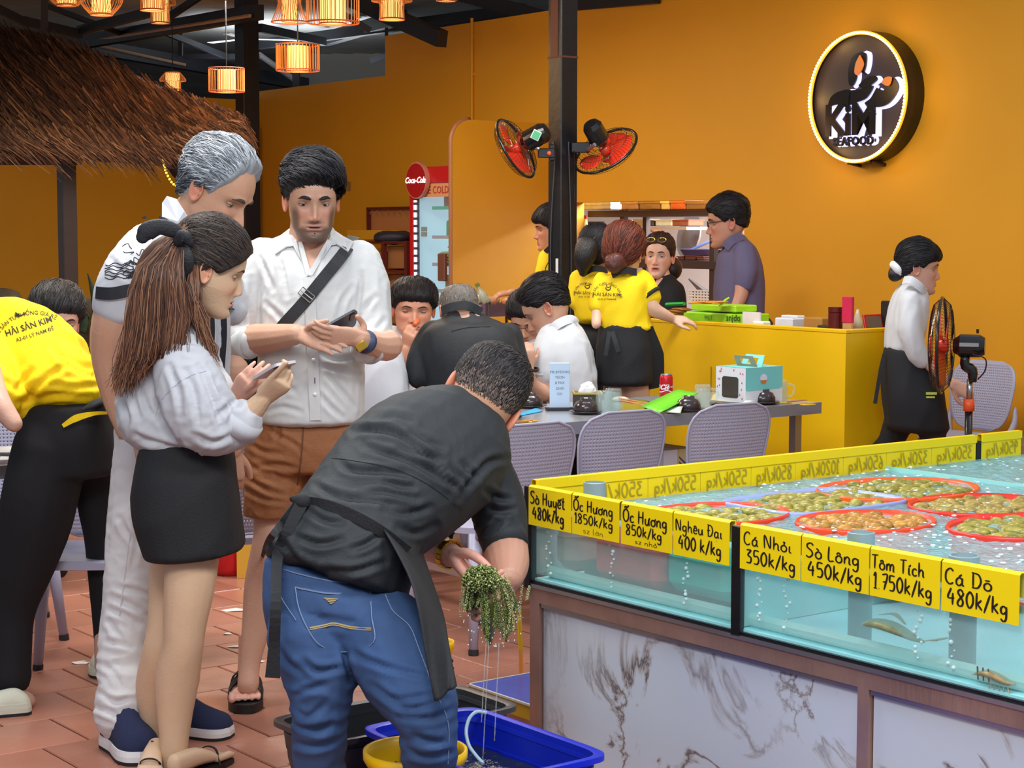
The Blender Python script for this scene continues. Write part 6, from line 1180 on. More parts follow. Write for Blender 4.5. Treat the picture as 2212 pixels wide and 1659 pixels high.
phone('smartphone', 'pale phone held by the woman with the black bow', P(592, 800, D-.12), P(640, 776, D-.2)-P(545, 832, D-.0), (-.35, .3, .85), mc=(206, 200, 208), ms=(120, 120, 132))
# ---------------- waitress bending at the left edge
p = Person('waitress in a yellow tee and black trousers bending over a table at the left edge', G(40, 1530), (206, 160, 140)); D = 5.85
mb = MB(); trunk(mb, [(75, 872, D, 205, 872, D, .1), (-40, 760, D+.2, 110, 720, D+.2, .1)]); limb(mb, [(20, 1440, D-.05, 26), (26, 1500, D-.07, 28), (58, 1514, D-.05, 20)]); limb(mb, [(222, 1380, D+.1, 20), (224, 1440, D+.1, 20)]); limb(mb, [(-40, 790, D-.1, 40), (-10, 860, D-.3, 30), (30, 915, D-.35, 20)]); p.flesh(mb, .008, 3)
mb = MB(); trunk(mb, [(62, 884, D, 228, 872, D, .17), (36, 862, D+.03, 226, 830, D+.03, .18), (0, 830, D+.1, 196, 765, D+.1, .185), (-40, 790, D+.18, 150, 705, D+.18, .18), (-80, 760, D+.25, 80, 668, D+.25, .16), (-130, 740, D+.3, 0, 652, D+.3, .12)], dome=.3)
limb(mb, [(-50, 720, D+.1, 60), (-20, 800, D-.05, 60), (5, 850, D-.12, 48)]); limb(mb, [(40, 850, D-.05, 40), (60, 878, D-.06, 34), (75, 884, D-.05, 26)])
p.cloth('tee_shirt', mb, M_yel, .007, 5, .004, 7.5, (1, 0, .7), .22, 21, .001, cw=6, ca=.009, cr=[[(99, 719), (145, 732), (190, 759), (217, 795)], [(116, 752), (150, 791), (217, 819)], [(69, 799), (52, 820), (36, 842)], [(65, 849), (112, 808), (145, 791)], [(112, 831), (163, 838), (222, 831)], [(5, 818), (20, 830), (36, 842)], [(80, 860), (130, 850), (190, 856)], [(140, 770), (175, 790), (205, 800)], [(40, 870), (60, 862), (75, 850)]])
bv = p.surf(); up = nrm((-.35, 0, 1.)); rt = nrm((1, 0, .32)); M_pr = mat('print_brown', (52, 44, 22), .7); c = onp(62, 705, .0); M2 = nrm(CAMP-c)
wrap_text('print_text', 'HẢI SẢN KIM', M_pr, p.t, bv, c, rt, up, M2, .027, off=.003, bold=.02); wrap_text('print_text', 'A2-01 LÝ NAM ĐẾ', M_pr, p.t, bv, onp(76, 722, 0), rt, up, M2, .016, off=.003, bold=.01); wrap_text('print_text', 'HẢI SẢN TƯƠI SỐNG GIÁ RẺ', M_pr, p.t, bv, onp(46, 680, 0), rt, up, M2, .018, arc=.14, off=.003, bold=.01)
print_lines(p, [(D, .006, [(33, 683), (45, 682), (56, 676)]), (D, .008, [(36, 675), (34, 679), (42, 680)])], M_pr, 'print_emblem')
mb = MB(); trunk(mb, [(60, 878, D, 240, 872, D, .14), (45, 950, D, 248, 950, D, .155), (30, 1020, D, 248, 1020, D, .15)], dome=.1); limb(mb, [(110, 960, D-.05, 78), (80, 1100, D-.05, 82), (52, 1220, D-.04, 66), (32, 1320, D-.03, 44), (26, 1400, D-.04, 43), (25, 1462, D-.05, 43)], 16); limb(mb, [(192, 960, D+.08, 58), (215, 1120, D+.1, 40), (224, 1250, D+.12, 32), (228, 1350, D+.12, 26), (232, 1436, D+.12, 22)], 14)
p.cloth('trousers', mb, mat('trouser_black', (16, 16, 22), .85), .010, 3, .004, 6, (.3, 0, 1), .3, 22)
ribbon(p, [onp(225, 874, .01), onp(190, 882, .014, None), onp(158, 890, .012), onp(120, 880, .01)], .02, M_blackc, 'apron_tie'); ribbon(p, [P(236, 892, D-.1), P(205, 893, D-.16), P(165, 903, D-.17), P(136, 920, D-.17)], [.006, .012, .022, .012], M_yel, 'yellow_ribbon'); mb = MB(); blobp = [P(226, 862, D-.06), P(205, 872, D-.15), P(180, 884, D-.16)]; mb.tube(blobp, [.016, .02, .006], 10, sub=3, flat=.5, dome=True); mb.build('apron_knot', M_blackc, p.t, smooth=True)
M_cream = mat('cream_shoe', (206, 208, 190), .6, bump=(40, .2)); shoe(p, G(66, 1540), G(-90, 1552), M_cream, M_cream, .05, .048, sole=.034); shoe(p, G(236, 1420), G(222, 1466), M_cream, M_cream, .09, .05, sole=.03)
p.done()
# ---------------- man in black bending over the tubs
p = Person('man in black shirt and blue jeans bending, lifting green sea grapes', G(800, 1900), (206, 154, 124)); D = 4.5
p.head(P(1040, 866, 4.72), (-.26, .86, -.42), (.46, .42, .78), (1.2, 1.16, 1.2), dict(), eyes=False)
p.hair([.5, .5, .4, .2, -.1, .2, .05, -.16, -.32, -.34], .005, [(34, 32, 36), (58, 54, 54), (26, 25, 30), (78, 70, 66)], name='cropped_hair', n=4200, comb=lambda d: (-d[2]*.6, -.2, -1), length=.010, wid=.0009, lump=.0006, low=[(96, 84, 78), (70, 62, 60), (120, 102, 92)], lift=.002, res=50, soft=.30, thick=lambda d: .0008+.009*smst(d[2], -.10, .5))
mb = MB(); mb.tube([P(1050, 860, 4.74), P(1022, 892, 4.72), P(985, 925, 4.7), P(950, 960, 4.72)], [.07, .069, .078, .10], 18, sub=3, dome=True); trunk(mb, [(880, 930, 4.72, 1030, 1020, 4.72, .08), (660, 1130, 4.45, 860, 1210, 4.45, .1)]); p.flesh(mb, .008, 3)
# far arm (left side of picture) with watch
wr = P(965, 1195, 4.62); mb = MB(); limb(mb, [(900, 1100, 4.75, 42), (925, 1165, 4.7, 38), (950, 1187, 4.66, 34), (975, 1200, 4.62, 27)]); wr = P(978, 1201, 4.62)
hand(mb, wr, P(1022, 1252, 4.56)-wr, (-.75, .15, -.6), -1, 1.12, ((.4, .5, .4), (.5, .6, .4), (.55, .6, .4), (.6, .6, .4)), tb=[P(1010, 1195, 4.56), P(1035, 1208, 4.53), P(1056, 1226, 4.51)]); p.flesh(mb, .0038, 2, (222, 164, 146))
mb = MB(); limb(mb, [(1088, 1120, 4.72, 46), (1092, 1180, 4.68, 50), (1098, 1220, 4.60, 46), (1098, 1244, 4.55, 36)], 16); wr = P(1100, 1238, 4.55)
hand(mb, wr, P(1076, 1290, 4.5)-wr, (.6, -.75, .1), -1, 1.08, ((.55, .8, .5), (.6, .85, .5), (.65, .85, .5), (.7, .85, .5)), tb=[P(1078, 1262, 4.5), P(1070, 1280, 4.48), P(1075, 1292, 4.47)]); p.flesh(mb, .004, 2, (196, 146, 124))
mb = MB(); ax = nrm(P(990, 1206, 4.6)-P(955, 1190, 4.65)); c = P(970, 1198, 4.63); a, b = frame(ax)
for k in range(18):
    an = 2*math.pi*k/18; q = c+(a*math.cos(an)+b*math.sin(an))*.0365; Mx = Matrix(((ax[0], -a[0]*math.sin(an)+b[0]*math.cos(an), a[0]*math.cos(an)+b[0]*math.sin(an), q[0]), (ax[1], -a[1]*math.sin(an)+b[1]*math.cos(an), a[1]*math.cos(an)+b[1]*math.sin(an), q[1]), (ax[2], -a[2]*math.sin(an)+b[2]*math.cos(an), a[2]*math.cos(an)+b[2]*math.sin(an), q[2]), (0, 0, 0, 1)))
    for j in (-1, 0, 1): mb.box((j*.0062, 0, 0), (.0056, .0115, .005), Mx)
mb.build('gold_watch', M_gold, p.t)
mb = MB(); trunk(mb, [(570, 1196, 4.32, 876, 1306, 4.3, .185), (592, 1150, 4.34, 888, 1262, 4.32, .19), (640, 1090, 4.4, 905, 1196, 4.38, .18), (690, 1010, 4.46, 968, 1148, 4.46, .18), (735, 950, 4.53, 1030, 1100, 4.55, .18), (800, 895, 4.62, 1078, 1050, 4.65, .17), (880, 872, 4.7, 1080, 985, 4.72, .14), (945, 878, 4.74, 1045, 945, 4.75, .10)], dome=.12)
limb(mb, [(1040, 1000, 4.74, 55), (1066, 1060, 4.74, 60), (1080, 1120, 4.72, 60), (1090, 1170, 4.68, 52)], 16); limb(mb, [(830, 960, 4.9, 60), (880, 1080, 4.85, 52), (910, 1130, 4.8, 46)], 14)
def dr(V, N): return V
p.cloth('shirt', mb, M_shirtb, .006, 6, .0022, 9, (.9, .1, -.42), .14, 31, .0006, cw=6.5, ca=.008, cr=[[1.2, (787, 963), (824, 977), (858, 987), (908, 1007), (952, 1034), (989, 1054)], [(739, 1004), (763, 1017), (824, 1020), (874, 1027)], [.8, (888, 939), (925, 955), (955, 970)], [.8, (864, 970), (905, 985), (952, 993)], [(834, 1041), (860, 1050), (891, 1054)], [(685, 1051), (709, 1064), (756, 1078), (824, 1085), (891, 1101)], [1.3, (763, 936), (790, 929), (858, 939), (925, 987), (989, 1058)], [(763, 1186), (790, 1176), (817, 1159)], [(660, 1100), (700, 1125), (740, 1130)], [(1030, 1155), (1060, 1145), (1085, 1120)], [1.4, (1091, 990), (1053, 1000), (1016, 1041), (993, 1075)], [.8, (1000, 1000), (1015, 1020), (1030, 1030)], [.8, (975, 1010), (990, 1030), (1005, 1045)], [(640, 1160), (690, 1175), (740, 1165)], [(700, 1230), (760, 1235), (830, 1215)], [(1050, 1060), (1075, 1075), (1100, 1080)], [(1060, 1100), (1085, 1105), (1108, 1100)], [(830, 1100), (880, 1110), (930, 1095)], [(860, 1140), (900, 1150), (940, 1130)], [.7, (810, 905), (850, 900), (890, 910)], [(596, 1150), (640, 1210), (700, 1240)], [.8, (780, 1070), (830, 1066), (900, 1075)]])
bv = p.surf(); mb = MB(); mb.tube([P(1086, 1152, 4.69), P(1094, 1186, 4.66)], [.062, .059], 22); mb.build('cuff', M_shirtb, p.t, smooth=True)
print_lines(p, [(4.6, .002, [(716, 990), (760, 995), (850, 1012), (930, 1050), (1000, 1105)])], mat('fold_black', (14, 15, 18), .7), 'yoke_seam')
mb = MB(); nb = [(935, 884), (960, 880), (990, 896), (1015, 915), (1035, 945)]; pts = [P(a, b, 4.62+.015*i) for i, (a, b) in enumerate(nb)]; ribbon(p, pts, .035, M_shirtb, 'collar', hint=(-.3, -.8, .5), th=.006)
ribbon(p, [onp(648, 1082, .012), onp(700, 1090, .008), onp(760, 1112, .008), onp(820, 1145, .008), onp(880, 1190, .008)], .026, M_blackc, 'apron_band')
mb = MB(); mb.ell(onp(652, 1084, .02), (.022, .018, .020), 14, 10); mb.ell(onp(640, 1078, .02), (.016, .01, .01), 10, 8); mb.build('apron_knot', M_blackc, p.t, smooth=True)
ribbon(p, [onp(650, 1090, .024), onp(620, 1150, .012), onp(600, 1200, .03), P(596, 1300, 4.05), P(592, 1400, 4.05), P(589, 1464, 4.05)], [.03, .024, .026, .024, .026, .034], M_blackc, 'apron_tail', th=.002); ribbon(p, [onp(645, 1088, .02), onp(610, 1130, .012), onp(580, 1170, .014), onp(566, 1205, .016)], [.022, .018, .016, .01], M_blackc, 'apron_tail', th=.002)
# apron skirt hanging at the right
g_ = []
L_ = [(812, 1120), (850, 1180), (885, 1250), (903, 1320), (915, 1400), (928, 1470), (941, 1516)]; R_ = [(905, 1180), (920, 1225), (935, 1270), (955, 1330), (968, 1390), (980, 1450), (985, 1482)]
dl = [4.22, 4.14, 4.06, 3.98, 3.93, 3.91, 3.90]; dr_ = [4.42, 4.36, 4.28, 4.18, 4.06, 4.0, 3.97]
rows = []
for (a, b, da), (c, d, db) in zip([(x, y, z) for (x, y), z in zip(L_, dl)], [(x, y, z) for (x, y), z in zip(R_, dr_)]): rows.append(np.concatenate([P(a, b, da), P(c, d, db)]))
rows = crom(np.array(rows), 5); mb = MB(); mb.sheet([[q[:3]+(q[3:]-q[:3])*t+np.array((0, -.012*math.sin(t*9+i*.2), 0)) for t in np.linspace(0, 1, 12)] for i, q in enumerate(rows)]); o = mb.build('apron', M_blackc, p.t, smooth=True); md = o.modifiers.new('t', 'SOLIDIFY'); md.thickness = .004
# jeans
mb = MB(); trunk(mb, [(574, 1205, 4.32, 885, 1310, 4.3, .15), (568, 1270, 4.3, 925, 1345, 4.3, .165), (572, 1340, 4.28, 948, 1400, 4.28, .165), (600, 1400, 4.25, 955, 1440, 4.25, .15)], dome=.2)
limb(mb, [(672, 1370, 4.22, 98), (690, 1450, 4.2, 86), (692, 1520, 4.18, 64), (690, 1600, 4.2, 56), (690, 1700, 4.25, 52), (690, 1860, 4.3, 46)], 18); limb(mb, [(838, 1380, 4.2, 108), (880, 1460, 4.12, 96), (915, 1530, 4.05, 72), (926, 1600, 4.05, 60), (928, 1700, 4.1, 56), (925, 1860, 4.15, 48)], 18)
def jk(V, N):
    b = np.clip((.62-V[:, 2])/.15, 0, 1); X = V*np.array((7, 7, 24)); return V+N*(b*.006*(1-np.abs(pn(X))*3))[:, None]
p.cloth('jeans', mb, M_denim, .0065, 5, .0015, 9, (1, 0, -.3), .3, 33, .0008, mod=jk, cw=6.5, ca=.007, cr=[[(864, 1548), (932, 1552), (979, 1531)], [(895, 1589), (925, 1600), (959, 1605)], [(639, 1538), (669, 1548), (703, 1518)], [(645, 1572), (690, 1575), (720, 1562)], [(635, 1606), (680, 1612), (730, 1599)], [(757, 1410), (831, 1440), (932, 1464)], [(800, 1480), (860, 1510), (950, 1500)], [(845, 1515), (890, 1530), (960, 1510)], [(640, 1500), (665, 1490), (700, 1480)], [(655, 1430), (690, 1450), (740, 1440)], [1.3, (742, 1405), (752, 1440), (760, 1470)], [(880, 1620), (920, 1635), (970, 1625)], [(600, 1400), (620, 1430), (650, 1450)]])
M_st = mat('stitch', (190, 168, 112), .7); M_st2 = mat('stitch_pale', (120, 140, 176), .7); j = print_lines
bv = p.surf(); rr_ = lambda nm, pts, w_, m: ribbon(p, [onp(a, b, .002) for a, b in pts], w_, m, nm, th=.0015)
rr_('pocket_top', [(638, 1268), (655, 1272), (720, 1282), (800, 1276)], .0035, M_st2); rr_('pocket_edge', [(638, 1268), (645, 1310), (662, 1352), (690, 1392), (740, 1408), (806, 1388), (803, 1330), (800, 1276)], .002, M_st2); rr_('stitching', [(669, 1356), (700, 1350), (722, 1346), (760, 1354), (802, 1357)], .003, M_st); rr_('stitching', [(669, 1360), (700, 1354), (722, 1350), (760, 1358), (802, 1361)], .002, M_st)
rr_('waistband', [(600, 1225), (640, 1238), (700, 1252), (760, 1262)], .0025, M_st2); rr_('yoke', [(612, 1215), (606, 1260), (608, 1290), (640, 1340)], .0018, M_st2); rr_('side_seam', [(833, 1285), (850, 1320), (885, 1352), (905, 1400), (935, 1480), (968, 1560), (968, 1650)], .0018, M_st2); rr_('belt_loop', [(618, 1222), (611, 1250)], .014, M_denim)
for k in range(4): rr_('emblem', [(700+k*4, 1292+k*3.4), (730-k*4, 1294+k*3.4)], .002, M_st)
for he in ((690, 4.3), (925, 4.15)): q = P(he[0], 1900, he[1]); q[2] = 0; shoe(p, q+np.array((0, -.08, 0)), q+np.array((.03, .18, 0)), M_blkp, M_blkp, .1, .052)
p.done()
# ---------------- sea grapes
sg_ = thing('sea_grapes', 'dripping bunch of green sea grapes in the hands of the bending man', 'seaweed', P(1050, 1260, 4.5)); mb = MB(); rs = np.random.RandomState(2); cols = []
M_sg = mat('sea_grape', (120, 140, 60), .22, attr=True, spec=.8)
def strand(a, b, c, n, col, r=.0027):
    ln = crom(np.array([a, b, c]), n//2)
    for i, q in enumerate(ln):
        for j in range(5):
            v = rs.randn(3); v /= np.linalg.norm(v); k0 = len(mb.v); mb.ell(q+v*r*1.1, (r*.55,)*3, 5, 3); cc = np.array(lin(col))*rs.uniform(.6, 1.4); cols.extend([cc]*(len(mb.v)-k0))
gc = [(122, 142, 60), (162, 170, 98), (92, 112, 48), (182, 184, 118), (70, 88, 40)]
for i in range(95):
    x = rs.uniform(1004, 1118); y0 = rs.uniform(1256, 1290); s = (x-1004)/114; yl = 1300+70*math.exp(-((x-1055)/16)**2)+62*math.exp(-((x-1092)/20)**2)+rs.uniform(-10, 28); d = 4.5+rs.uniform(-.05, .05)
    strand(P(1010+90*s, y0-12, d), P(x, (y0+yl)/2, d), P(x+rs.uniform(-6, 6), yl, d), 26, gc[rs.randint(5)])
for (x, y) in ((994, 1330), (1000, 1310), (1122, 1340), (1138, 1296), (1040, 1330)): strand(P(x+6, 1266, 4.47), P(x+2, (1266+y)/2, 4.47), P(x, y, 4.47), 16, (176, 180, 128))
for i in range(1500):
    v = rs.randn(3); v /= np.linalg.norm(v); c = P(1040, 1252, 4.48); q = c+v*np.array((.045, .04, .034))*rs.uniform(.75, 1.08); k0 = len(mb.v); mb.ell(q, (.0027, .0027, .0027), 5, 3); cols.extend([np.array(lin(gc[rs.randint(5)]))*rs.uniform(.6, 1.3)]*(len(mb.v)-k0))
k0 = len(mb.v); mb.ell(P(1040, 1255, 4.49), (.042, .036, .032), 14, 10); cols.extend([lin((52, 70, 30))]*(len(mb.v)-k0))
k0 = len(mb.v); mb.tube([P(1052, 1290, 4.5), P(1056, 1330, 4.5), P(1058, 1372, 4.5), P(1059, 1392, 4.5)], [.03, .02, .010, .004], 10, sub=3); cols.extend([lin((96, 104, 50))]*(len(mb.v)-k0))
mb.c = 1; mb.cols = cols; mb.build('fronds', M_sg, sg_, smooth=True, kind='stuff')
mb = MB()
for k in range(60): q = P(rs.uniform(1000, 1125), rs.uniform(1300, 1400), 4.47); mb.ell(q, (.0016, .0016, .0024), 6, 4)
mb.build('droplets', mat('droplet', (240, 246, 246), .05, alpha=.9), sg_, kind='stuff')
M_wd = mixmat('falling_water', (226, 230, 226), .28, (244, 244, 244), .05)
for x0, x1, y1 in ((1056, 1043, 1640), (1078, 1068, 1600), (1050, 1040, 1560)):
    mb = MB(); n = 26; pts = [P(x0+(x1-x0)*t, 1388+(y1-1388)*t, 4.46) for t in np.linspace(0, 1, n)]; mb.tube(pts, [.0008+.0009*abs(math.sin(i*1.7)) for i in range(n)], 6); tag(mb.build('water_stream', M_wd, smooth=True), {1640: 'longest stream of water falling from the sea grapes', 1600: 'right thin stream of water falling from the sea grapes', 1560: 'faint left stream of water falling from the sea grapes'}[y1], 'water')
# ================================================================= FURNITURE AND SMALL THINGS
M_chair = mat('chair_lilac', (166, 166, 190), .45); M_foot = mat('foot_black', (30, 30, 34), .6)
def chair_proto(label, loc, yaw):
    t = thing('plastic_chair', label, 'chair', loc, yaw, 'lilac grey perforated plastic chairs')
    H0, H1, W = .47, .83, .225; na, nb = 30, 26; p_ = 3.2
    def S(a, b):
        bb = b*.975; w_ = W*(1-abs(bb)**p_)**(1/p_)*(.90+.10*bb); z = (H0+H1)/2+(H1-H0)/2*b; x = a*w_; y = -.215-.07*(b+1)/2-.03*(1-(x/W)**2)+.02; return (x, y, z)
    mb = MB()
    for i in range(na):
        for j in range(nb):
            a0, a1 = -1+2*i/na, -1+2*(i+1)/na; b0, b1 = -1+2*j/nb, -1+2*(j+1)/nb; am, bm = (a0+a1)/2, (b0+b1)/2; edge = i in (0, na-1) or j in (0, nb-1)
            if edge: mb.add([S(a0, b0), S(a1, b0), S(a1, b1), S(a0, b1)], [(0, 1, 2, 3)]); continue
            off = 0
            o = [(a0, b0), (am, b0), (a1, b0), (a1, bm), (a1, b1), (am, b1), (a0, b1), (a0, bm)]; r = .36
            q = [(am+(x-am)*r*(.72 if k % 2 == 0 else 1), bm+(y-bm)*r*(.72 if k % 2 == 0 else 1)) for k, (x, y) in enumerate(o)]
            mb.add([S(*x) for x in o]+[S(*x) for x in q], [(k, (k+1) % 8, (k+1) % 8+8, k+8) for k in range(8)])
    o = mb.build('backrest', M_chair, t, local=True, smooth=True); bm_ = bmesh.new(); bm_.from_mesh(o.data); bmesh.ops.remove_doubles(bm_, verts=bm_.verts, dist=1e-5); bm_.to_mesh(o.data); bm_.free()
    md = o.modifiers.new('t', 'SOLIDIFY'); md.thickness = .005
    mb = MB(); rim = [S(1, b) for b in np.linspace(-1, 1, 16)]+[S(a, 1) for a in np.linspace(1, -1, 8)][1:-1]+[S(-1, b) for b in np.linspace(1, -1, 16)]+[S(a, -1) for a in np.linspace(-1, 1, 8)][1:-1]; rim.append(rim[0]); mb.tube(rim, .0055, 6, cap=False); mb.build('rim', M_chair, t, local=True, smooth=True)
    mb = MB(); R = []
    for z, k in ((.425, .9), (.43, 1), (.452, 1), (.458, .96)):
        R.append([(.225*k*math.copysign(abs(math.cos(a))**.55, math.cos(a)), .01+.215*k*math.copysign(abs(math.sin(a))**.55, math.sin(a)), z-.012*math.sin(a)*0) for a in np.linspace(0, 2*math.pi, 32, endpoint=False)])
    mb.rings(R); mb.build('seat', M_chair, t, local=True, smooth=False)
    for sx in (-1, 1): mb = MB(); mb.tube([(sx*.19, -.21, .42), (sx*.215, -.245, .52), (sx*.20, -.262, .60)], [.022, .016, .010], 8, sub=3); mb.build('back_support', M_chair, t, local=True, smooth=True)
    for sx in (-1, 1):
        for sy in (-1, 1):
            mb = MB(); mb.tube([(sx*.18, .01+sy*.17, .43), (sx*.225, .01+sy*.22, .02)], [.026, .017], 8); l = mb.build('leg', M_chair, t, local=True, smooth=True); mb = MB(); mb.cyl((sx*.225, .01+sy*.22, .02), (sx*.227, .01+sy*.222, 0), .019, n=8); mb.build('foot_cap', M_foot, l, local=True)
    return t
def chair_at(px, d, back=.0):
    q = P(px, 700, d); return np.array((q[0], q[1], 0))
CUv = np.array((UD[0], UD[1], 0)); CVv = np.array((VD[0], VD[1], 0))
specs = [('lilac perforated chair at the left end of the steel table, nearest the bending man', chair_at(1145, 6.63)+CUv*.25, AR),
 ('lilac perforated chair in the middle of the near side of the steel table', chair_at(1352, 7.09)+CUv*.25, AR-.05), ('lilac perforated chair at the right end of the near side of the steel table', chair_at(1586, 7.39)+CUv*.25, AR-.08),
 ('lilac chair back seen between the young man and the bending man', chair_at(868, 8.2), AR-.1),
 ('lilac chair behind the man in the white polo, near the waitress', chair_at(1308, 10.0)+np.array((-.1, -.25, 0)), AR+2.6), ('grey-lilac chair under the man in the white polo', chair_at(1305, 9.05)+np.array((-.2, .1, 0)), AR+.75),
 ('lilac chair against the yellow wall behind the pedestal fan', chair_at(2118, 9.75)-CVv*.22, AR+math.pi/2), ('lilac chair standing between the woman and the young man', chair_at(490, 6.35)+np.array((-.05, .2, 0)), AR-.35),
 ('lilac chair between the legs of the bending waitress', chair_at(178, 6.1), AR+2.5), ('lilac chair at the far left edge beyond the waitress', chair_at(-30, 6.9), AR+2.9)]
c0 = chair_proto(*specs[0]); kt = ktree(c0)
for lb, loc, yaw in specs[1:]: dup(c0, loc, yaw, lb, kt)
# ---- steel table
M_tab = mat('table_steel', (176, 180, 188), .22, .4, bump=(4, .03), var=(3, .1)); M_tabe = mat('table_edge', (134, 136, 146), .35, .2)
TZ = .75; tb_ = thing('steel_table', 'long stainless steel table set with bowls and glasses behind the tank', 'table', RM(5, 6.15), AR)
mb = MB(); rbox(mb, 4.15, 6.12, 5.80, 6.5, TZ-.05, TZ-.002, .004); mb.build('table_top', M_tab, tb_)
mb = MB(); rbox(mb, 4.15, 6.12, 5.795, 5.80, TZ-.052, TZ-.001); mb.build('table_edge', M_tabe, tb_)
for V_ in (4.22, 5.08, 6.02):
    for U_ in (5.86, 6.42): mb = MB(); rbox(mb, V_, V_+.04, U_, U_+.04, 0, TZ-.05); mb.build('leg', M_steel, tb_)
mb = MB(); rbox(mb, 4.22, 6.06, 6.42, 6.45, .14, .17); rbox(mb, 4.22, 4.25, 5.86, 6.45, .14, .17); mb.build('stretcher', M_steel, tb_)
def on_t(px, py, z=TZ): return G(px, py, z)
M_bowl = mat('bowl_dark', (52, 40, 42), .22, coat=.3)
for i, (px, py, k, lb) in enumerate(((1266, 893, 1, 'dark brown bowl upside down on a saucer in front of the tissue box'), (1146, 880, .95, 'dark brown bowl upside down beside the blue folded card'), (1487, 888, 1, 'dark brown bowl upside down under the green menu'), (1649, 872, .95, 'dark brown bowl upside down in front of the cake box'))):
    q = on_t(px, py); t = thing('bowl', lb, 'bowl', q, 0, 'upturned dark bowls on the steel table'); mb = MB(); mb.lathe([(.052, .008), (.054, .012), (.053, .03), (.042, .05), (.026, .056), (.026, .066), (.022, .066), (.021, .06)], q, 28); mb.build('bowl_shell', M_bowl, t, smooth=True)
    mb = MB(); mb.lathe([(.03, 0), (.05, .002), (.072, .009), (.073, .012), (.05, .008)], q, 28); tag(mb.build('saucer', M_bowl, smooth=True), lb.replace('bowl upside down on a saucer', 'saucer').replace('bowl upside down', 'saucer under the bowl'), 'saucer', 'dark saucers on the steel table')
M_glass = mixmat('clear_glass', (226, 236, 236), .16, (244, 250, 250), .03)
for i, (px, py, hd, lb) in enumerate(((1306, 893, 0, 'clear glass mug upside down right of the tissue box'), (1324, 888, 0, 'clear glass mug behind the first upturned mug'), (1518, 878, 1, 'clear glass mug with handle beside the green menu'), (1684, 866, 1, 'clear glass mug with handle in front of the cake box'))):
    q = on_t(px, py); t = thing('glass_mug', lb, 'mug', q, 0, 'upturned glass mugs on the steel table'); mb = MB(); n = 20; prof = [(.037, 0), (.038, .02), (.035, .088), (.030, .098), (.001, .098)]
    R = [[(q[0]+r*(1+.05*math.cos(10*a))*math.cos(a), q[1]+r*(1+.05*math.cos(10*a))*math.sin(a), q[2]+z) for a in np.linspace(0, 2*math.pi, 40, endpoint=False)] for r, z in prof]; mb.rings(R, cap=False); R = [[(q[0]+r*.86*math.cos(a), q[1]+r*.86*math.sin(a), q[2]+z) for a in np.linspace(0, 2*math.pi, 40, endpoint=False)] for r, z in ((.037, 0), (.034, .08), (.001, .082))]; mb.rings(R, cap=False); mb.build('glass_body', M_glass, t, smooth=True)
    if hd: mb = MB(); mb.tube([q+np.array((.034, 0, .078)), q+np.array((.062, 0, .07)), q+np.array((.066, 0, .045)), q+np.array((.055, 0, .025)), q+np.array((.036, 0, .02))], .006, 8, sub=4); mb.build('handle', M_glass, t, smooth=True)
# name stand
q = on_t(1209, 886); t = thing('name_stand', 'upright pale blue reservation card on a dark slab', 'sign', q, .12); mb = MB(RT(q) @ Matrix.Rotation(.12-AR, 4, 'Z')); mb.box((0, 0, .108), (.088, .006, .195), bev=.002); mb.build('card', mat('card_blue', (196, 218, 242), .4), t); mb = MB(RT(q) @ Matrix.Rotation(.12-AR, 4, 'Z')); mb.box((0, 0, .006), (.12, .05, .012)); mb.build('base', mat('slab_dark', (38, 40, 48), .4), t)
mb = MB()
for s, z, k in (('MR.BYEONG', .165, .013), ('YEON', .142, .013), ('8 PAX', .118, .013), ('20:00', .094, .013), ('C01', .07, .013)): text_on(mb, s, RT(q) @ Matrix.Rotation(.12-AR, 4, 'Z') @ Matrix.Translation((0, -.0035, z)), k*1.2)
mb.build('card_text', mat('grey_ink', (70, 84, 110), .6), t)
# tissue box
q = on_t(1269, 884)+np.array((0, .03, 0)); Mx = RT(q) @ Matrix.Rotation(-AR+.05, 4, 'Z'); t = thing('tissue_box', 'open-topped dark tissue box with a tan rim on the steel table', 'box', q, 0); mb = MB(Mx); mb.box((0, 0, .033), (.118, .10, .066)); mb.build('box_body', mat('box_dark', (60, 58, 52), .5), t); mb = MB(Mx)
mb.box((0, -.05, .070), (.124, .006, .008)); mb.box((0, .05, .070), (.124, .006, .008)); mb.box((-.06, 0, .070), (.006, .10, .008)); mb.box((.06, 0, .070), (.006, .10, .008)); mb.build('rim', mat('rim_tan', (206, 178, 84), .5), t)
mb = MB(Mx); mb.ell((0, 0, .075), (.04, .035, .04), 14, 8); V = np.array(mb.v); mb.v = [tuple(v) for v in V+.012*np.stack([pn(V*40), pn(V*40+4), pn(V*40+8)], 1)]; tag(mb.build('tissue', M_white, smooth=False), 'crumpled white tissue sticking out of the dark box', 'tissue')
# soda can, red
q = on_t(1439, 862); t = thing('soda_can', 'red soda can standing behind the green menu', 'can', q, 0); mb = MB(); mb.lathe([(.026, 0), (.031, .008), (.031, .10), (.026, .113)], q, 28); mb.build('body', mat('coke_red', (190, 18, 28), .25, .2), t, smooth=True); mb = MB(); mb.lathe([(.0262, .112), (.0275, .116), (.025, .1165), (.024, .113)], q, 24); mb.build('lid', M_steel, t, smooth=True)
V, Fs = text_mesh('Coca-Cola', .052, shear=.4, bold=.02); ang = -math.pi/2+.35; o = mk('logo', [(q[0]+.0316*math.cos(ang+x/.031), q[1]+.0316*math.sin(ang+x/.031), q[2]+.062+y) for x, y in V], Fs, M_white, t); mb = MB(); rs = np.linspace(-2.9, -.2, 20); mb.sheet([[(q[0]+.0314*math.cos(a), q[1]+.0314*math.sin(a), q[2]+.036+.004*math.sin(a*3)+w_) for a in rs] for w_ in (0, .004)]); mb.build('wave_band', M_white, t)
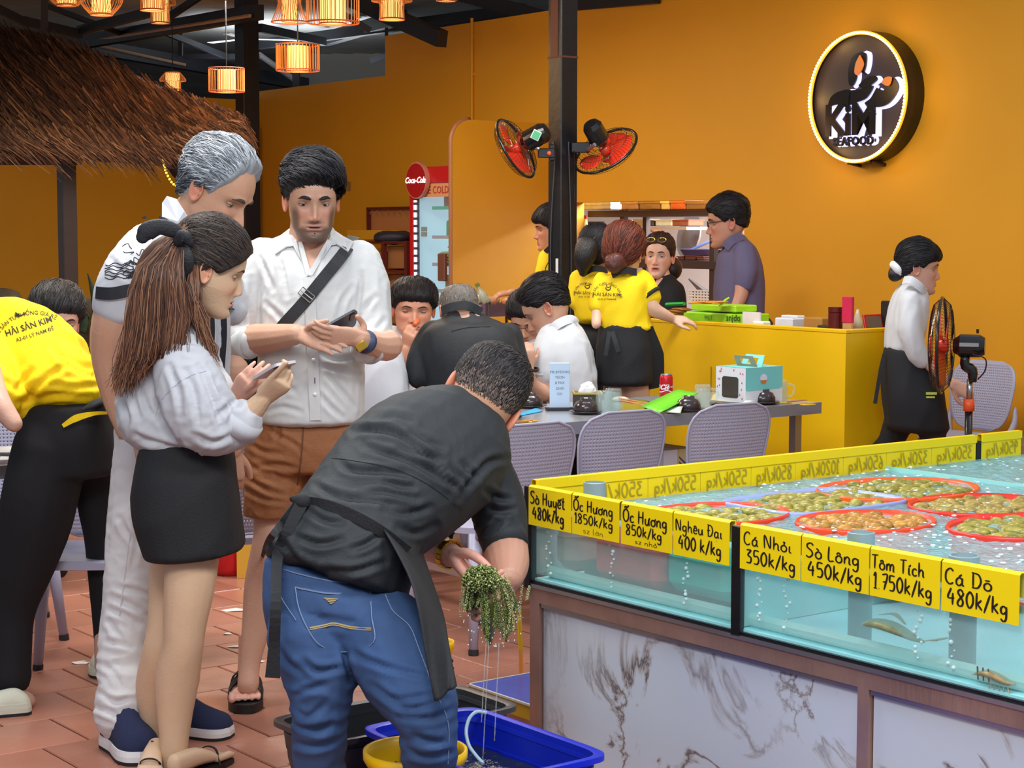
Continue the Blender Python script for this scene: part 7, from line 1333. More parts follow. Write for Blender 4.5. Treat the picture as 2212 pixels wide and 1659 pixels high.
q = on_t(1104, 893); t = can(*VU(q), TZ, (196, 22, 30), r=.028, h=.06, label='red can edge showing beside the bending man\'s ear', name='soda_can')
# menus, cards, napkins, packets
def card(pts, name, label, cat, m, th=.003, grp=None, curl=0):
    mb = MB(); P4 = [np.array(p) for p in pts]; n = 8; g_ = [[(P4[0]*(1-s)+P4[1]*s)*(1-r)+(P4[3]*(1-s)+P4[2]*s)*r+np.array((0, 0, curl*math.sin(math.pi*r))) for r in np.linspace(0, 1, n)] for s in np.linspace(0, 1, 4)]; mb.sheet(g_); o = mb.build(name, m, smooth=True); md = o.modifiers.new('t', 'SOLIDIFY'); md.thickness = th; return tag(o, label, cat, grp)
M_grn = mat('menu_green', (104, 206, 44), .4, var=(9, .08))
card([on_t(1384, 878, .757), on_t(1424, 893, .757), on_t(1508, 850, .815), on_t(1464, 842, .815)], 'menu', 'bright green menu leaning on an upturned bowl', 'menu', M_grn)
card([on_t(1430, 890, .755), on_t(1470, 893, .756), on_t(1482, 872, .77), on_t(1450, 868, .76)], 'napkin', 'grey-green curled napkin under the green menu', 'napkin', mat('napkin', (200, 208, 196), .7), .002, None, .012)
card([on_t(1594, 882, .752), on_t(1604, 884, .752), on_t(1634, 868, .765), on_t(1624, 862, .765)], 'napkin', 'white-green curled napkin left of the right-hand bowl', 'napkin', mat('napkin', (200, 208, 196), .7), .002, None, .012)
card([on_t(1535, 866, .756), on_t(1600, 872, .756), on_t(1596, 858, .766), on_t(1545, 852, .766)], 'menu', 'cream and green menu lying open by the cake box', 'menu', mat('menu_cream', (206, 196, 150), .5), .004, None, .008)
card([on_t(1532, 874, .752), on_t(1604, 880, .752), on_t(1600, 868, .756), on_t(1540, 862, .756)], 'black_tray', 'flat black tray under the cream menu', 'tray', mat('tray_black', (26, 28, 32), .3), .006)
card([on_t(1338, 896, .752), on_t(1385, 900, .752), on_t(1400, 868, .752), on_t(1345, 862, .752)], 'clear_bag', 'yellowish clear packet lying right of the glass mugs', 'packet', mat('clear_yel', (176, 160, 50), .3, alpha=.8), .006)
card([on_t(1345, 902, .751), on_t(1425, 905, .751), on_t(1430, 872, .751), on_t(1390, 866, .751)], 'placemat', 'dark green placemat under the bright green menu', 'placemat', mat('mat_dgreen', (34, 62, 40), .4), .002)
M_bl = mat('card_cyan', (70, 176, 226), .4)
card([on_t(1115, 895), on_t(1130, 897), on_t(1172, 889), on_t(1160, 882)], 'blue_card', 'flat leaf of a bright blue folded card on the steel table', 'card', M_bl); card([on_t(1113, 893, .752), on_t(1128, 896, .752), on_t(1124, 896, .802), on_t(1112, 893, .795)], 'blue_card', 'upright leaf of a bright blue folded card by the bending man\'s ear', 'card', M_bl)
M_gp = mat('gold_packet', (222, 178, 60), .3, .4, var=(30, .3)); M_chop = mat('chopstick', (196, 130, 100), .6)
for i, (px, py, L_, a) in enumerate(((1120, 914, .11, .1), (1140, 911, .08, -.3), (1318, 897, .07, .1), (1535, 888, .08, -.1), (1515, 886, .06, .3), (1690, 872, .08, 0), (1745, 876, .07, .15))):
    q = on_t(px, py); mb = MB(); mb.box((0, 0, .004), (L_, .03, .006), RT(q) @ Matrix.Rotation(a-.4, 4, 'Z'), .002); tag(mb.build('condiment_packet', M_gp), ['gold packet nearest the left chair on the table edge', 'smaller gold packet at the left of the table', 'gold packet in front of the glass mugs', 'gold packet just left of the right chair back', 'small gold packet in front of the handled mug', 'gold packet right of the right-hand bowl', 'gold packet at the right end of the table'][i], 'packet')
for i, (a, b_) in enumerate((((1335, 860), (1405, 872)), ((1338, 864), (1400, 877)), ((1700, 868), (1742, 864)), ((1098, 916), (1150, 908)))):
    A_, B_ = on_t(*a, .765), on_t(*b_, .757); mb = MB(); mb.tube([A_, B_], [.004, .003], 6); tag(mb.build('chopstick', M_chop), ['upper chopstick lying left of the green menu', 'lower chopstick lying left of the green menu', 'chopstick beside the cake box', 'chopstick at the left end of the table'][i], 'chopstick')
mb = MB(); q = on_t(1340, 862, .76); mb.ell(q, (.04, .02, .012), 12, 6); tag(mb.build('spoon', mat('spoon_white', (220, 214, 200), .3), smooth=True), 'pale spoon bowl behind the glass mugs', 'spoon')
# cake box
q = on_t(1610, 876); cx = thing('cake_box', 'white and turquoise cake carton with a window and carry handle', 'box', q, AR); V0, U0 = VU(q)
V0, U0 = V0, U0; Hc = .165; M_cw = mat('carton_white', (222, 226, 234), .5); M_tq = mat('turquoise', (120, 208, 208), .45)
Wl, Wr = .19, .23     # left face runs +U, right face runs +V
mb = MB(); rbox(mb, V0, V0+Wr, U0, U0+Wl, TZ, TZ+Hc); mb.build('carton', M_cw, cx)
mb = MB(); mb.add([RM(V0, U0-.001, TZ+.07), RM(V0+Wr, U0-.001, TZ+.075), RM(V0+Wr, U0-.001, TZ+Hc), RM(V0, U0-.001, TZ+Hc), RM(V0+.01, U0-.001, TZ+.062), RM(V0+Wr-.02, U0-.001, TZ+.066)], [(0, 4, 5, 1, 2, 3)]); mb.add([RM(V0, U0, TZ+Hc+.001), RM(V0+Wr, U0, TZ+Hc+.001), RM(V0+Wr, U0+Wl, TZ+Hc+.001), RM(V0, U0+Wl, TZ+Hc+.001)], [(0, 1, 2, 3)]); mb.build('top_flap', M_tq, cx)
mb = MB(); ow = [(.045, .035), (.055, .028), (.14, .028), (.15, .035), (.15, .115), (.14, .123), (.055, .123), (.045, .115)]; mb.add([RM(V0-.001, U0+a, TZ+z) for a, z in ow], [tuple(range(8))]); mb.build('window', mat('window_dark', (72, 68, 62), .12), cx)
mb = MB(); rs = np.random.RandomState(6)
for k in range(14):
    a, z = [(rs.uniform(.02, .17), rs.uniform(.132, .155)), (rs.uniform(.01, .035), rs.uniform(.02, .14)), (rs.uniform(.158, .18), rs.uniform(.02, .14))][k % 3]; mb.add([RM(V0-.0015, U0+a, TZ+z), RM(V0-.0015, U0+a+.008, TZ+z), RM(V0-.0015, U0+a+.004, TZ+z+.011)], [(0, 1, 2)])
mb.build('party_print', mat('party_red', (206, 70, 80), .5), cx)
def hnd(dv, m, nm):
    mb = MB(); o = []; u0, u1 = .05, .15; zz = TZ+Hc; b_ = MB(); f_ = lambda u, h: RM(V0+Wr/2+dv+(dv*2.2)*h/.05, U0+u-.02*(h/.05)*0, zz+h)
    for (ua, ub, ha, hb) in ((.03, .16, 0, .012), (.03, .065, .012, .036), (.125, .16, .012, .036), (.035, .155, .036, .05)): b_.add([f_(ua, ha), f_(ub, ha), f_(ub, hb), f_(ua, hb)], [(0, 1, 2, 3)])
    o = b_.build(nm, m, cx); md = o.modifiers.new('t', 'SOLIDIFY'); md.thickness = .002
hnd(.012, M_tq, 'handle_flap'); hnd(-.012, mat('card_grey', (160, 150, 130), .6), 'handle_flap')
mb = MB()
for r, z, m_ in ((.022, .118, 0),): mb.add([RM(V0+.11+r*math.cos(a)*1.0, U0-.002, TZ+z+r*.8*math.sin(a)) for a in np.linspace(0, 2*math.pi, 20, endpoint=False)], [tuple(range(20))])
mb.build('cupcake_print', mat('cup_pale', (214, 226, 244), .5), cx); mb = MB(); mb.add([RM(V0+.11+x, U0-.0025, TZ+z) for x, z in ((-.02, .108), (.02, .108), (.013, .092), (-.013, .092))], [(0, 1, 2, 3)]); mb.build('cupcake_print', mat('cup_orange', (206, 120, 50), .5), cx)
# cartons under the table
for i, (a, b_, c) in enumerate(((1436, 1466, (206, 204, 216)), (1467, 1506, (196, 178, 130)))):
    q = on_t(a, 1010, .0); V0, U0 = 5.30+i*.125, 6.02; t = thing('drink_carton', ['pale lavender drink carton under the table', 'drink carton with blue and tan stripes under the table'][i], 'carton', RM(V0, U0), AR); mb = MB(); v0, v1 = Vat(U0, a), Vat(U0, b_); rbox(mb, v0, v1, U0, U0+.25, .0, .56); mb.build('carton', mat('ct%d' % c[0], c, .6), t)
    mb = MB()
    if i:
        for k in range(9):
            z = .53-k*.022; s_ = (v1-v0); mb.add([RM(v0+s_*.05, U0-.002, z), RM(v0+s_*.4, U0-.002, z-.03), RM(v0+s_*.75, U0-.002, z+.005), RM(v0+s_*.75, U0-.002, z-.004), RM(v0+s_*.4, U0-.002, z-.04), RM(v0+s_*.05, U0-.002, z-.008)], [(0, 1, 4, 5), (1, 2, 3, 4)])
        mb.build('stripes', mat('stripe_blue', (50, 60, 130), .5), t); mb = MB(); mb.add([RM(v0+s_*.5+.011*math.cos(a_), U0-.002, .2+.011*math.sin(a_)) for a_ in np.linspace(0, 6.28, 16, endpoint=False)], [tuple(range(16))]); mb.build('red_dot', M_red, t)
    else:
        text_on(mb, 'ger', RT(RM(v1-.028, U0-.002, .46)), .04, shear=.3, bold=.02); mb.build('script', mat('script_red', (200, 60, 50), .5), t)
# diners' table and what is on it
dt = thing('dining_table', 'steel table of the seated diners, mostly hidden', 'table', RM(5.3, 7.62), AR); c = np.array(dt.location); V0, U0 = VU(c); mb = MB(); rbox(mb, V0-.6, V0+.5, U0-.22, U0+.25, .70, .74); mb.build('table_top', M_tab, dt)
for a in (-.56, .42):
    for b_ in (-.2, .2): mb = MB(); rbox(mb, V0+a, V0+a+.04, U0+b_, U0+b_+.04, 0, .7); mb.build('leg', M_steel, dt)
q = RM(4.85, 7.55); q[2] = .742; t = thing('beer_glass', 'pale beer glass in front of the eating man', 'glass', q, 0); mb = MB(); mb.lathe([(.026, 0), (.034, .11)], q, 18); mb.build('glass_body', mat('beer', (206, 196, 140), .15), t, smooth=True); mb = MB(); mb.lathe([(.034, .11), (.035, .125)], q, 18); mb.build('foam', M_white, t)
# left table
lt_ = thing('steel_table', 'steel table with plates at the left edge, behind the bending waitress', 'table', P(-60, 1000, 6.6)*np.array((1, 1, 0)), AR); c = np.array(lt_.location); V0, U0 = VU(P(30, 1040, 6.1)); mb = MB(); rbox(mb, V0-.1, V0+.05, U0-.0, U0+1.0, .70, .745); rbox(mb, V0-.8, V0-.1, U0, U0+1.0, .70, .745); mb.build('table_top', M_tabe, lt_)
for a in (-.7, .0): mb = MB(); rbox(mb, V0+a, V0+a+.04, U0+.04, U0+.08, 0, .7); mb.build('leg', M_steel, lt_)
for i, (px, py, r) in enumerate(((30, 982, .10), (2, 1002, .05))):
    q = G(px, py, .76); mb = MB(); mb.lathe([(r*.5, 0), (r, .016), (r*1.02, .019), (r*.6, .008)], q, 28, squash=(1, .9)); tag(mb.build('plate', M_white, smooth=True), ['white plate with yellow leftovers on the left table', 'white spoon dish at the very left of the table'][i], 'plate')
# ---- things on the counter (desk behind the yellow panel)
def cbox(px0, px1, y0, V_, dep, c, name, label, cat='box', z0=.992, m=None, bev=.006, rot=0):
    q = onV(V_, (px0+px1)/2); d = q[1]; w_ = abs(Uat(V_, px0)-Uat(V_, px1)); z1 = zat(y0, d); Mx = RT(q, 0) @ Matrix.Rotation(rot, 4, 'Z'); mb = MB(Mx); mb.box((dep/2, 0, (z0+z1)/2), (dep, w_, z1-z0), bev=bev); return tag(mb.build(name, m or mat('cb%d%d%d' % c, c, .45, var=(12, .1))), label, cat)
cbox(1474, 1602, 676, 6.68, .2, (150, 214, 30), 'wrapped_pack', 'lower bright green wrapped pack on the counter', 'packet'); o = cbox(1492, 1588, 658, 6.70, .16, (168, 222, 40), 'wrapped_pack', 'upper bright green wrapped pack on the counter', 'packet', z0=zat(676, 9.6)+.002)
d_ = onV(6.67, 1560)[1]; mb = MB(); text_on(mb, 'snjdo', RT(onV(6.676, 1584, zat(686, d_))) @ Mtx, .05, bold=.01); text_on(mb, 'WET', RT(onV(6.676, 1530, zat(688, d_))) @ Mtx, .03); tag(mb.build('pack_lettering', mat('ink_navy', (40, 50, 60), .5)), 'dark lettering on the lower green pack', 'lettering')
q = P(1572, 652, 9.6); mb = MB(); mb.tube([P(1555, 662, 9.6), P(1565, 650, 9.6), P(1575, 643, 9.6)], [.02, .022, .016], 8, sub=3, flat=.3); tag(mb.build('pack_flap', mat('cb16822240', (168, 222, 40), .45)), 'green wrapper flap sticking up over the packs', 'wrapper')
for k in range(9):
    q = P(1505+k*6.5, 655-1.5*(k % 3), 9.6+.03*(k % 2)); mb = MB(); mb.ell(q, (.045, .03, .006), 10, 6); tag(mb.build('spice_packet', mat('pkt_orange', (226, 150, 40), .35), smooth=True), ORD[k]+' orange packet on top of the green packs', 'packet', 'orange packets on the green packs')
for k in range(6):
    q = P(1446+k*6, 676-2.2*k+(k % 2)*4, 9.7); mb = MB(); mb.ell(q, (.05, .03, .008), 10, 6); tag(mb.build('spice_packet', mat('pkt_gold', (150, 100, 40), .3, .2), smooth=True), ORD[k]+' brown-gold packet in the pile by the waitress\'s hand', 'packet', 'brown packets by the waitress\'s hand')
mb = MB(); a = P(1440, 658, 9.75); b_ = P(1478, 656, 9.7); mb.tube([a, b_], .022, 6, flat=.5); tag(mb.build('green_pouch', mat('pouch_green', (40, 170, 70), .35)), 'green pouch on the pile at the waitress\'s hand', 'packet')
cbox(1398, 1472, 682, 6.66, .25, (40, 36, 34), 'serving_tray', 'dark tray on the counter in front of the woman in black', 'tray')
cbox(1604, 1641, 674, 6.64, .01, (226, 222, 224), 'paper_note', 'white handwritten note standing at the counter edge', 'note', bev=0); cbox(1625, 1648, 694, 6.63, .06, (230, 230, 232), 'small_dish', 'small white dish right of the paper note', 'dish')
cbox(1673, 1711, 687, 6.63, .1, (206, 212, 226), 'card_box', 'white open card box on the counter', 'box'); cbox(1686, 1722, 681, 6.78, .06, (214, 218, 228), 'card_box', 'white card box standing behind another', 'box'); cbox(1735, 1775, 686, 6.66, .1, (170, 118, 50), 'plastic_tub', 'tan see-through tub on the counter', 'tub', m=mat('tan_clear', (186, 136, 70), .3, alpha=.75)); cbox(1764, 1790, 703, 6.63, .08, (50, 40, 40), 'small_tray', 'small dark tray left of the dark red tin', 'tray')
q = onV(6.66, 1805, .99); t = thing('tea_tin', 'dark red cylindrical tin with gold lines on the counter', 'tin', q, 0); h = zat(663, q[1])-.99; mb = MB(); mb.lathe([(.036, 0), (.036, h*.82), (.033, h*.83), (.036, h*.85), (.036, h)], q, 26); mb.build('tin_body', mat('tin_red', (96, 26, 24), .3, .3, var=(26, .2)), t, smooth=False)
q = onU(6.14, 1832, .99); h = zat(641, q[1])-.99; t = thing('chopstick_pack', 'pink-sleeved bundle of chopsticks standing on the counter', 'chopsticks', q, AR)
for k in range(9): mb = MB(RT(q, 0)); y = -.025+.00625*k; mb.box((0, y, .99+h*.22), (.014, .0056, h*.45)); mb.build('stick', mat('stick_wood', (196, 150, 96), .6), t)
mb = MB(RT(q, 0)); mb.box((0, 0, .99+h*.71), (.022, .062, h*.58), bev=.002); mb.build('sleeve', mat('sleeve_pink', (196, 30, 76), .5), t)
q = onU(6.17, 1853, .99); h = zat(668, q[1])-.99; t = thing('sauce_bottle', 'pale squeeze bottle with blue base right of the pink bundle', 'bottle', q, 0); mb = MB(); mb.lathe([(.030, h*.25), (.026, h*.6), (.012, h*.85), (.006, h)], q, 18); mb.build('bottle_body', mat('bottle_pale', (206, 190, 160), .35), t, smooth=True); mb = MB(); mb.lathe([(.031, 0), (.031, h*.26)], q, 18); mb.build('base_label', mat('label_blue', (40, 80, 170), .4), t)
q = onU(6.16, 1893, .99); t = thing('tablet_stand', 'red-edged tablet stand leaning on the counter beside the walking woman', 'screen', q, AR); h = zat(678, q[1])-.99; mb = MB(RT(q, 0) @ Matrix.Translation((0, 0, .99)) @ Matrix.Rotation(-.25, 4, 'X')); mb.box((0, 0, h/2), (.13, .012, h), bev=.003); mb.build('frame', M_red, t); mb = MB(RT(q, 0) @ Matrix.Translation((0, 0, .99)) @ Matrix.Rotation(-.25, 4, 'X')); mb.box((0, -.007, h/2), (.105, .003, h-.022)); mb.build('panel', mat('panel_grey', (110, 96, 84), .5), t)
cbox(1901, 1918, 650, 6.95, .05, (26, 24, 26), 'speaker_box', 'small black box behind the red-edged stand', 'box')
# ---- fans
M_fblk = mat('fan_black', (20, 20, 24), .2, coat=.3); M_blade = mat('fan_blade', (236, 62, 36), .25, alpha=.9)
def fan(t, c, n, R, hub=.05, motor=.15, mr=.055, wires=54, up=(0, 0, 1)):
    c = np.array(c); n = nrm(n); a, b = frame(n, up); W = lambda x, y, z: c+a*x+b*y+n*z; mb = MB()
    for k in range(wires):
        an = 2*math.pi*k/wires; ca, sa = math.cos(an), math.sin(an)
        for s in (1, -1): mb.tube([W(R*ca, R*sa, s*.004), W(R*.86*ca, R*.86*sa, s*.035), W(R*.5*ca, R*.5*sa, s*.048), W(hub*ca, hub*sa, s*.05)], .0010, 3, cap=False)
    for r, z in ((.5, .048), (.78, .04)):
        for s in (1, -1): mb.tube([W(R*r*math.cos(q), R*r*math.sin(q), s*z) for q in np.linspace(0, 2*math.pi, 33)], .0013, 4, cap=False)
    mb.build('cage', M_fblk, t)
    mb = MB(); mb.tube([W(R*math.cos(q), R*math.sin(q), 0) for q in np.linspace(0, 2*math.pi, 49)], .0075, 8, cap=False, hint=n); mb.build('cage_rim', M_fblk, t, smooth=True)
    mb = MB(); mb.tube([W(0, 0, -.055), W(0, 0, -.045)], [.035, .045], 20); mb.build('badge', mat('badge', (200, 60, 40), .3), t, smooth=True)
    for k in range(3):
        mb = MB(); rows = []
        for i, rr in enumerate(np.linspace(.03, R*.88, 8)):
            w_ = (.55+.35*math.sin(i/7*2.6)) ; rows.append([W(rr*math.cos(2*math.pi*k/3+w_*s), rr*math.sin(2*math.pi*k/3+w_*s), .016*s) for s in np.linspace(-1, 1, 7)])
        mb.sheet(rows); o = mb.build('blade', M_blade, t, smooth=True); md = o.modifiers.new('t', 'SOLIDIFY'); md.thickness = .002
    mb = MB(); mb.tube([W(0, 0, -.02), W(0, 0, .03)], .03, 16); mb.build('hub', M_blade, t, smooth=True)
    mb = MB(); mb.tube([W(0, 0, .05), W(0, 0, .07), W(0, 0, .08), W(0, 0, .07+motor*.8), W(0, 0, .07+motor)], [mr*.6, mr*.8, mr, mr*.96, mr*.72], 20, dome=False); mb.build('motor', M_fblk, t, smooth=False); return W, a, b
f1 = thing('wall_fan', 'black and red fan on the left of the centre post, motor with green label', 'fan', P(1112, 320, 9.85), 0, 'fans bracketed to the centre post'); W, a, b = fan(f1, P(1114, 321, 9.85), (.80, -.34, .45), .172, mr=.058, motor=.13)
q = P(1158, 292, 9.62); Mx = Matrix.Translation(Vector(q)); mb = MB(Mx @ Matrix.Rotation(.45, 4, 'Y')); mb.box((0, 0, 0), (.046, .008, .05), bev=.002); mb.build('label', mat('lbl_white', (200, 220, 205), .4), f1); mb = MB(Mx @ Matrix.Rotation(.45, 4, 'Y')); mb.box((0, -.005, 0), (.036, .004, .038)); mb.build('label', mat('lbl_green', (70, 170, 120), .4), f1)
mb = MB(); mb.tube([P(1164, 322, 9.8), P(1150, 315, 9.8)], .011, 8); mb.build('joint', M_steel, f1); mb = MB(); mb.box(P(1180, 331, 9.86), (.09, .05, .05), bev=.004); mb.box(P(1192, 330, 9.88), (.03, .07, .085), bev=.004); mb.build('bracket', M_fblk, f1); mb = MB(); mb.ell(P(1186, 331, 9.83), (.012, .006, .012), 12, 8); mb.build('knob', mat('knob_orange', (236, 90, 40), .4), f1, smooth=True)
f2 = thing('wall_fan', 'black and red fan on the right of the centre post, tilted upward', 'fan', P(1308, 325, 9.95), 0, 'fans bracketed to the centre post'); fan(f2, P(1309, 326, 9.95), (-.46, -.48, .74), .182, mr=.056, motor=.12)
mb = MB(); mb.tube([P(1270, 324, 9.9), P(1285, 312, 9.85)], .011, 8); mb.build('joint', M_steel, f2); mb = MB(); mb.box(P(1254, 319, 9.95), (.10, .05, .055), bev=.004); mb.build('bracket', M_fblk, f2); mb = MB(); mb.tube([P(1240, 325, 9.9), P(1241, 400, 9.95), P(1240, 437, 9.95)], .003, 5); mb.build('cable', M_fblk, f2)
f3 = thing('pedestal_fan', 'black pedestal fan with orange blades standing right of the walking woman', 'fan', P(2093, 1200, 8.1)*np.array((1, 1, 0)), 0); fan(f3, P(2034, 746, 8.05), (.95, -.32, .0), .208, mr=.052, motor=.115, wires=72)
q = P(2098, 745, 7.95); mb = MB(); mb.tube([P(2085, 770, 8.0), P(2085, 790, 8.0), P(2100, 800, 8.0), P(2101, 825, 8.0)], [.02, .022, .024, .018], 10, sub=3); mb.build('neck', M_fblk, f3, smooth=True); mb = MB(); mb.cyl(P(2095, 820, 8.02), P(2094, 865, 8.02), .0135); mb.build('pole', M_steel, f3, smooth=True); mb = MB(); a = P(2093, 880, 8.02); mb.cyl(a, (a[0], a[1], .03), .017); mb.build('lower_pole', M_fblk, f3, smooth=True); mb = MB(); mb.cyl(P(2093, 862, 8.02), P(2093, 888, 8.02), .024); mb.build('height_knob', mat('knob_orange', (236, 90, 40), .4), f3, smooth=True)
mb = MB(); mb.lathe([(.2, 0), (.2, .015), (.05, .035), (.02, .04)], (a[0], a[1], 0), 30); mb.build('base', M_fblk, f3, smooth=True); mb = MB(); mb.tube([P(2100, 765, 7.95), P(2128, 775, 7.95), P(2128, 800, 7.97), P(2112, 820, 8.0)], .003, 6, sub=5); mb.build('cable', M_fblk, f3); mb = MB(); mb.cyl(P(2112, 720, 7.95), P(2112, 711, 7.95), .006); mb.build('swing_knob', M_fblk, f3)
bx = onV(8.0, 2120); mb = MB(RT(bx, .2)); mb.box((0, .05, 0), (.35, .75, .4), bev=.006); tag(mb.build('cardboard_box', M_card), 'long brown carton behind the chair at the right wall', 'box')
# ---- tubs on the floor
def tub(V0, V1, U0, U1, h, c, cin, name, label, water=None, wz=.16):
    Vc, Uc, a, b = (V0+V1)/2, (U0+U1)/2, (V1-V0)/2, abs(U1-U0)/2; t = thing(name, label, 'tub', RM(Vc, Uc), AR)
    def R(k, z, g=0, e=.22): return [RM(Vc+(a*k+g)*math.copysign(abs(math.cos(q))**e, math.cos(q)), Uc+(b*k+g)*math.copysign(abs(math.sin(q))**e, math.sin(q)), z) for q in np.linspace(0, 2*math.pi, 64, endpoint=False)]
    mb = MB(); mb.rings([R(.84, .0), R(.93, h*.7, 0), R(.93, h*.7, .006), R(.95, h-.03, .006), R(.95, h-.03), R(.96, h-.018), R(1, h-.014, .014), R(1, h, .014), R(1, h+.002, .006), R(.97, h-.002), R(.94, h*.6), R(.82, .01)], cap=False); mb.rings([R(.82, .01), R(.01, .01)], cap=False); smooth_by_angle(mb.build('shell', mat('tub%d%d' % (c[0], c[2]), c, .35, spec=.5), t), 35)
    if water:
        g_ = []
        for i in np.linspace(-.9, .9, 46): g_.append([RM(Vc+a*i, Uc+b*j, wz+.008*float(pn(np.array([[i*5, j*6, 1.]]))[0])+.004*float(pn(np.array([[i*16, j*18, 5.]]))[0])) for j in np.linspace(-.9, .9, 46)])
        mb = MB(); mb.sheet(g_); mb.build('water', mat('tub_water%d' % water[0], water, .04, bump=(60, .5), spec=1), t, smooth=True)
    return t
tub(2.43, 2.765, 3.30, 3.845, .28, (14, 40, 196), None, 'blue_tub', 'large bright blue plastic tub of water under the sea grapes', (28, 34, 40), .19)
tub(2.345, 2.93, 3.87, 4.15, .252, (62, 62, 66), None, 'black_tub', 'dark grey plastic tub of water behind the blue tub', (96, 104, 108), .13)
tub(2.46, 2.8, 2.7, 3.26, .22, (16, 42, 200), None, 'blue_tub', 'second blue tub whose rim barely shows at the bottom edge')
def ybask(px, d, r, h, z0, label):
    q = P(px, 1600, d); q[2] = z0; t = thing('yellow_basket', label, 'basket', q, 0, 'yellow plastic baskets'); M_yb = mat('basket_yellow', (250, 196, 10), .35); mb = MB(); n = 36
    mb.rings([[(q[0]+r*k*math.cos(a), q[1]+r*k*math.sin(a), z0+z) for a in np.linspace(0, 2*math.pi, n, endpoint=False)] for k, z in ((.75, 0), (.85, h*.5), (.93, h-.045), (1.0, h-.03), (1.05, h-.02), (1.05, h), (.98, h), (.95, h-.02), (.9, h-.045), (.82, h*.5), (.72, .01))], cap=False); mb.build('basket_wall', M_yb, t, smooth=True)
    mb = MB()
    for k in range(18):
        a = 2*math.pi*k/18
        for z, s in ((h-.062, .007), (h-.085, .009)): mb.ell((q[0]+r*.892*math.cos(a), q[1]+r*.892*math.sin(a), z0+z), (s, s, s*.9), 8, 6)
    mb.build('hole', mat('hole_dark', (50, 26, 90), .7), t, kind='stuff')
ybask(897, 4.27, .118, .30, 0, 'yellow perforated basket between the bending man\'s leg and the blue tub'); ybask(938, 5.6, .06, .26, 0, 'yellow bucket rim showing beside the black apron'); 
hp = crom([P(1052, 1540, 4.66), P(1030, 1538, 4.66), P(1014, 1552, 4.63), P(1007, 1580, 4.6), P(1013, 1610, 4.58), P(1028, 1632, 4.56), P(1044, 1650, 4.54)], 5); mb = MB(); mb.tube(hp, .0048, 10); tag(mb.build('air_hose', mat('hose', (176, 206, 226), .3), smooth=True), 'pale blue air hose hooked over the blue tub rim', 'hose')
# platform scale
q = G(1012, 1478, .185); V0, U0 = VU(q); ps = thing('platform_scale', 'blue-topped platform scale with yellow sides beside the tank', 'scale', RM(V0, U0), AR)
mb = MB(); rbox(mb, V0, V0+.42, U0-.32, U0, .14, .183); mb.build('platform_side', mat('scale_yellow', (196, 156, 16), .4), ps); mb = MB(); rbox(mb, V0+.004, V0+.416, U0-.316, U0-.004, .183, .186); mb.build('platform_top', mat('scale_blue', (60, 76, 170), .2, var=(14, .1)), ps)
mb = MB()
for a, b_ in (((V0, U0), (V0+.42, U0)), ((V0, U0-.32), (V0, U0)), ((V0, U0-.32), (V0+.42, U0-.32))): rbox(mb, min(a[0], b_[0])-.003, max(a[0], b_[0])+.003, min(a[1], b_[1])-.003, max(a[1], b_[1])+.003, .181, .187)
mb.build('edge_strip', mat('edge_pale', (206, 206, 196), .3), ps); mb = MB(); rbox(mb, V0+.05, V0+.38, U0-.30, U0-.03, .0, .12); mb.build('scale_base', M_copper, ps)
yp = MB(); yp.tube([P(1121, 1318, 5.5), P(1125, 1400, 5.5), G(1127, 1500)], .007, 8); tag(yp.build('broom_handle', mat('basket_yellow', (250, 196, 10), .35)), 'yellow handle standing just left of the tank corner', 'broom')
rb = thing('red_bin', 'small red bin on the floor behind the woman\'s skirt', 'bin', G(498, 1240)); mb = MB(); mb.lathe([(.06, 0), (.075, .03), (.085, .34), (.08, .34), (.07, .03)], rb.location, 22); mb.build('bin_body', M_red, rb, smooth=True)
yb2 = MB(); a = G(536, 1240); yb2.box((a[0], a[1], .25), (.07, .2, .5)); tag(yb2.build('yellow_crate', mat('crate_yel', (226, 176, 60), .5)), 'yellow crate standing beyond the young man\'s leg', 'crate')
M_scr = mat('scrap_white', (222, 222, 222), .6)
for i, (px, py, s) in enumerate(((512, 1396, .05), (503, 1317, .06), (492, 1368, .025), (556, 1428, .04), (175, 1430, .05))):
    q = G(px, py, .004); mb = MB(); n = 9; mb.add([(q[0]+s*random.uniform(.5, 1)*math.cos(a), q[1]+s*.6*random.uniform(.5, 1)*math.sin(a), random.uniform(.001, .006)) for a in np.linspace(0, 6.28, n, endpoint=False)], [tuple(range(n))]); o = mb.build('paper_scrap', M_scr); md = o.modifiers.new('t', 'SOLIDIFY'); md.thickness = .001; tag(o, ['white paper scrap on the tiles left of the sandalled foot', 'longer paper scrap farther up the floor behind the foot', 'tiny scrap between two larger paper scraps', 'thin scrap right of the sandalled leg', 'scrap on the tiles near the chair leg at left'][i], 'litter')
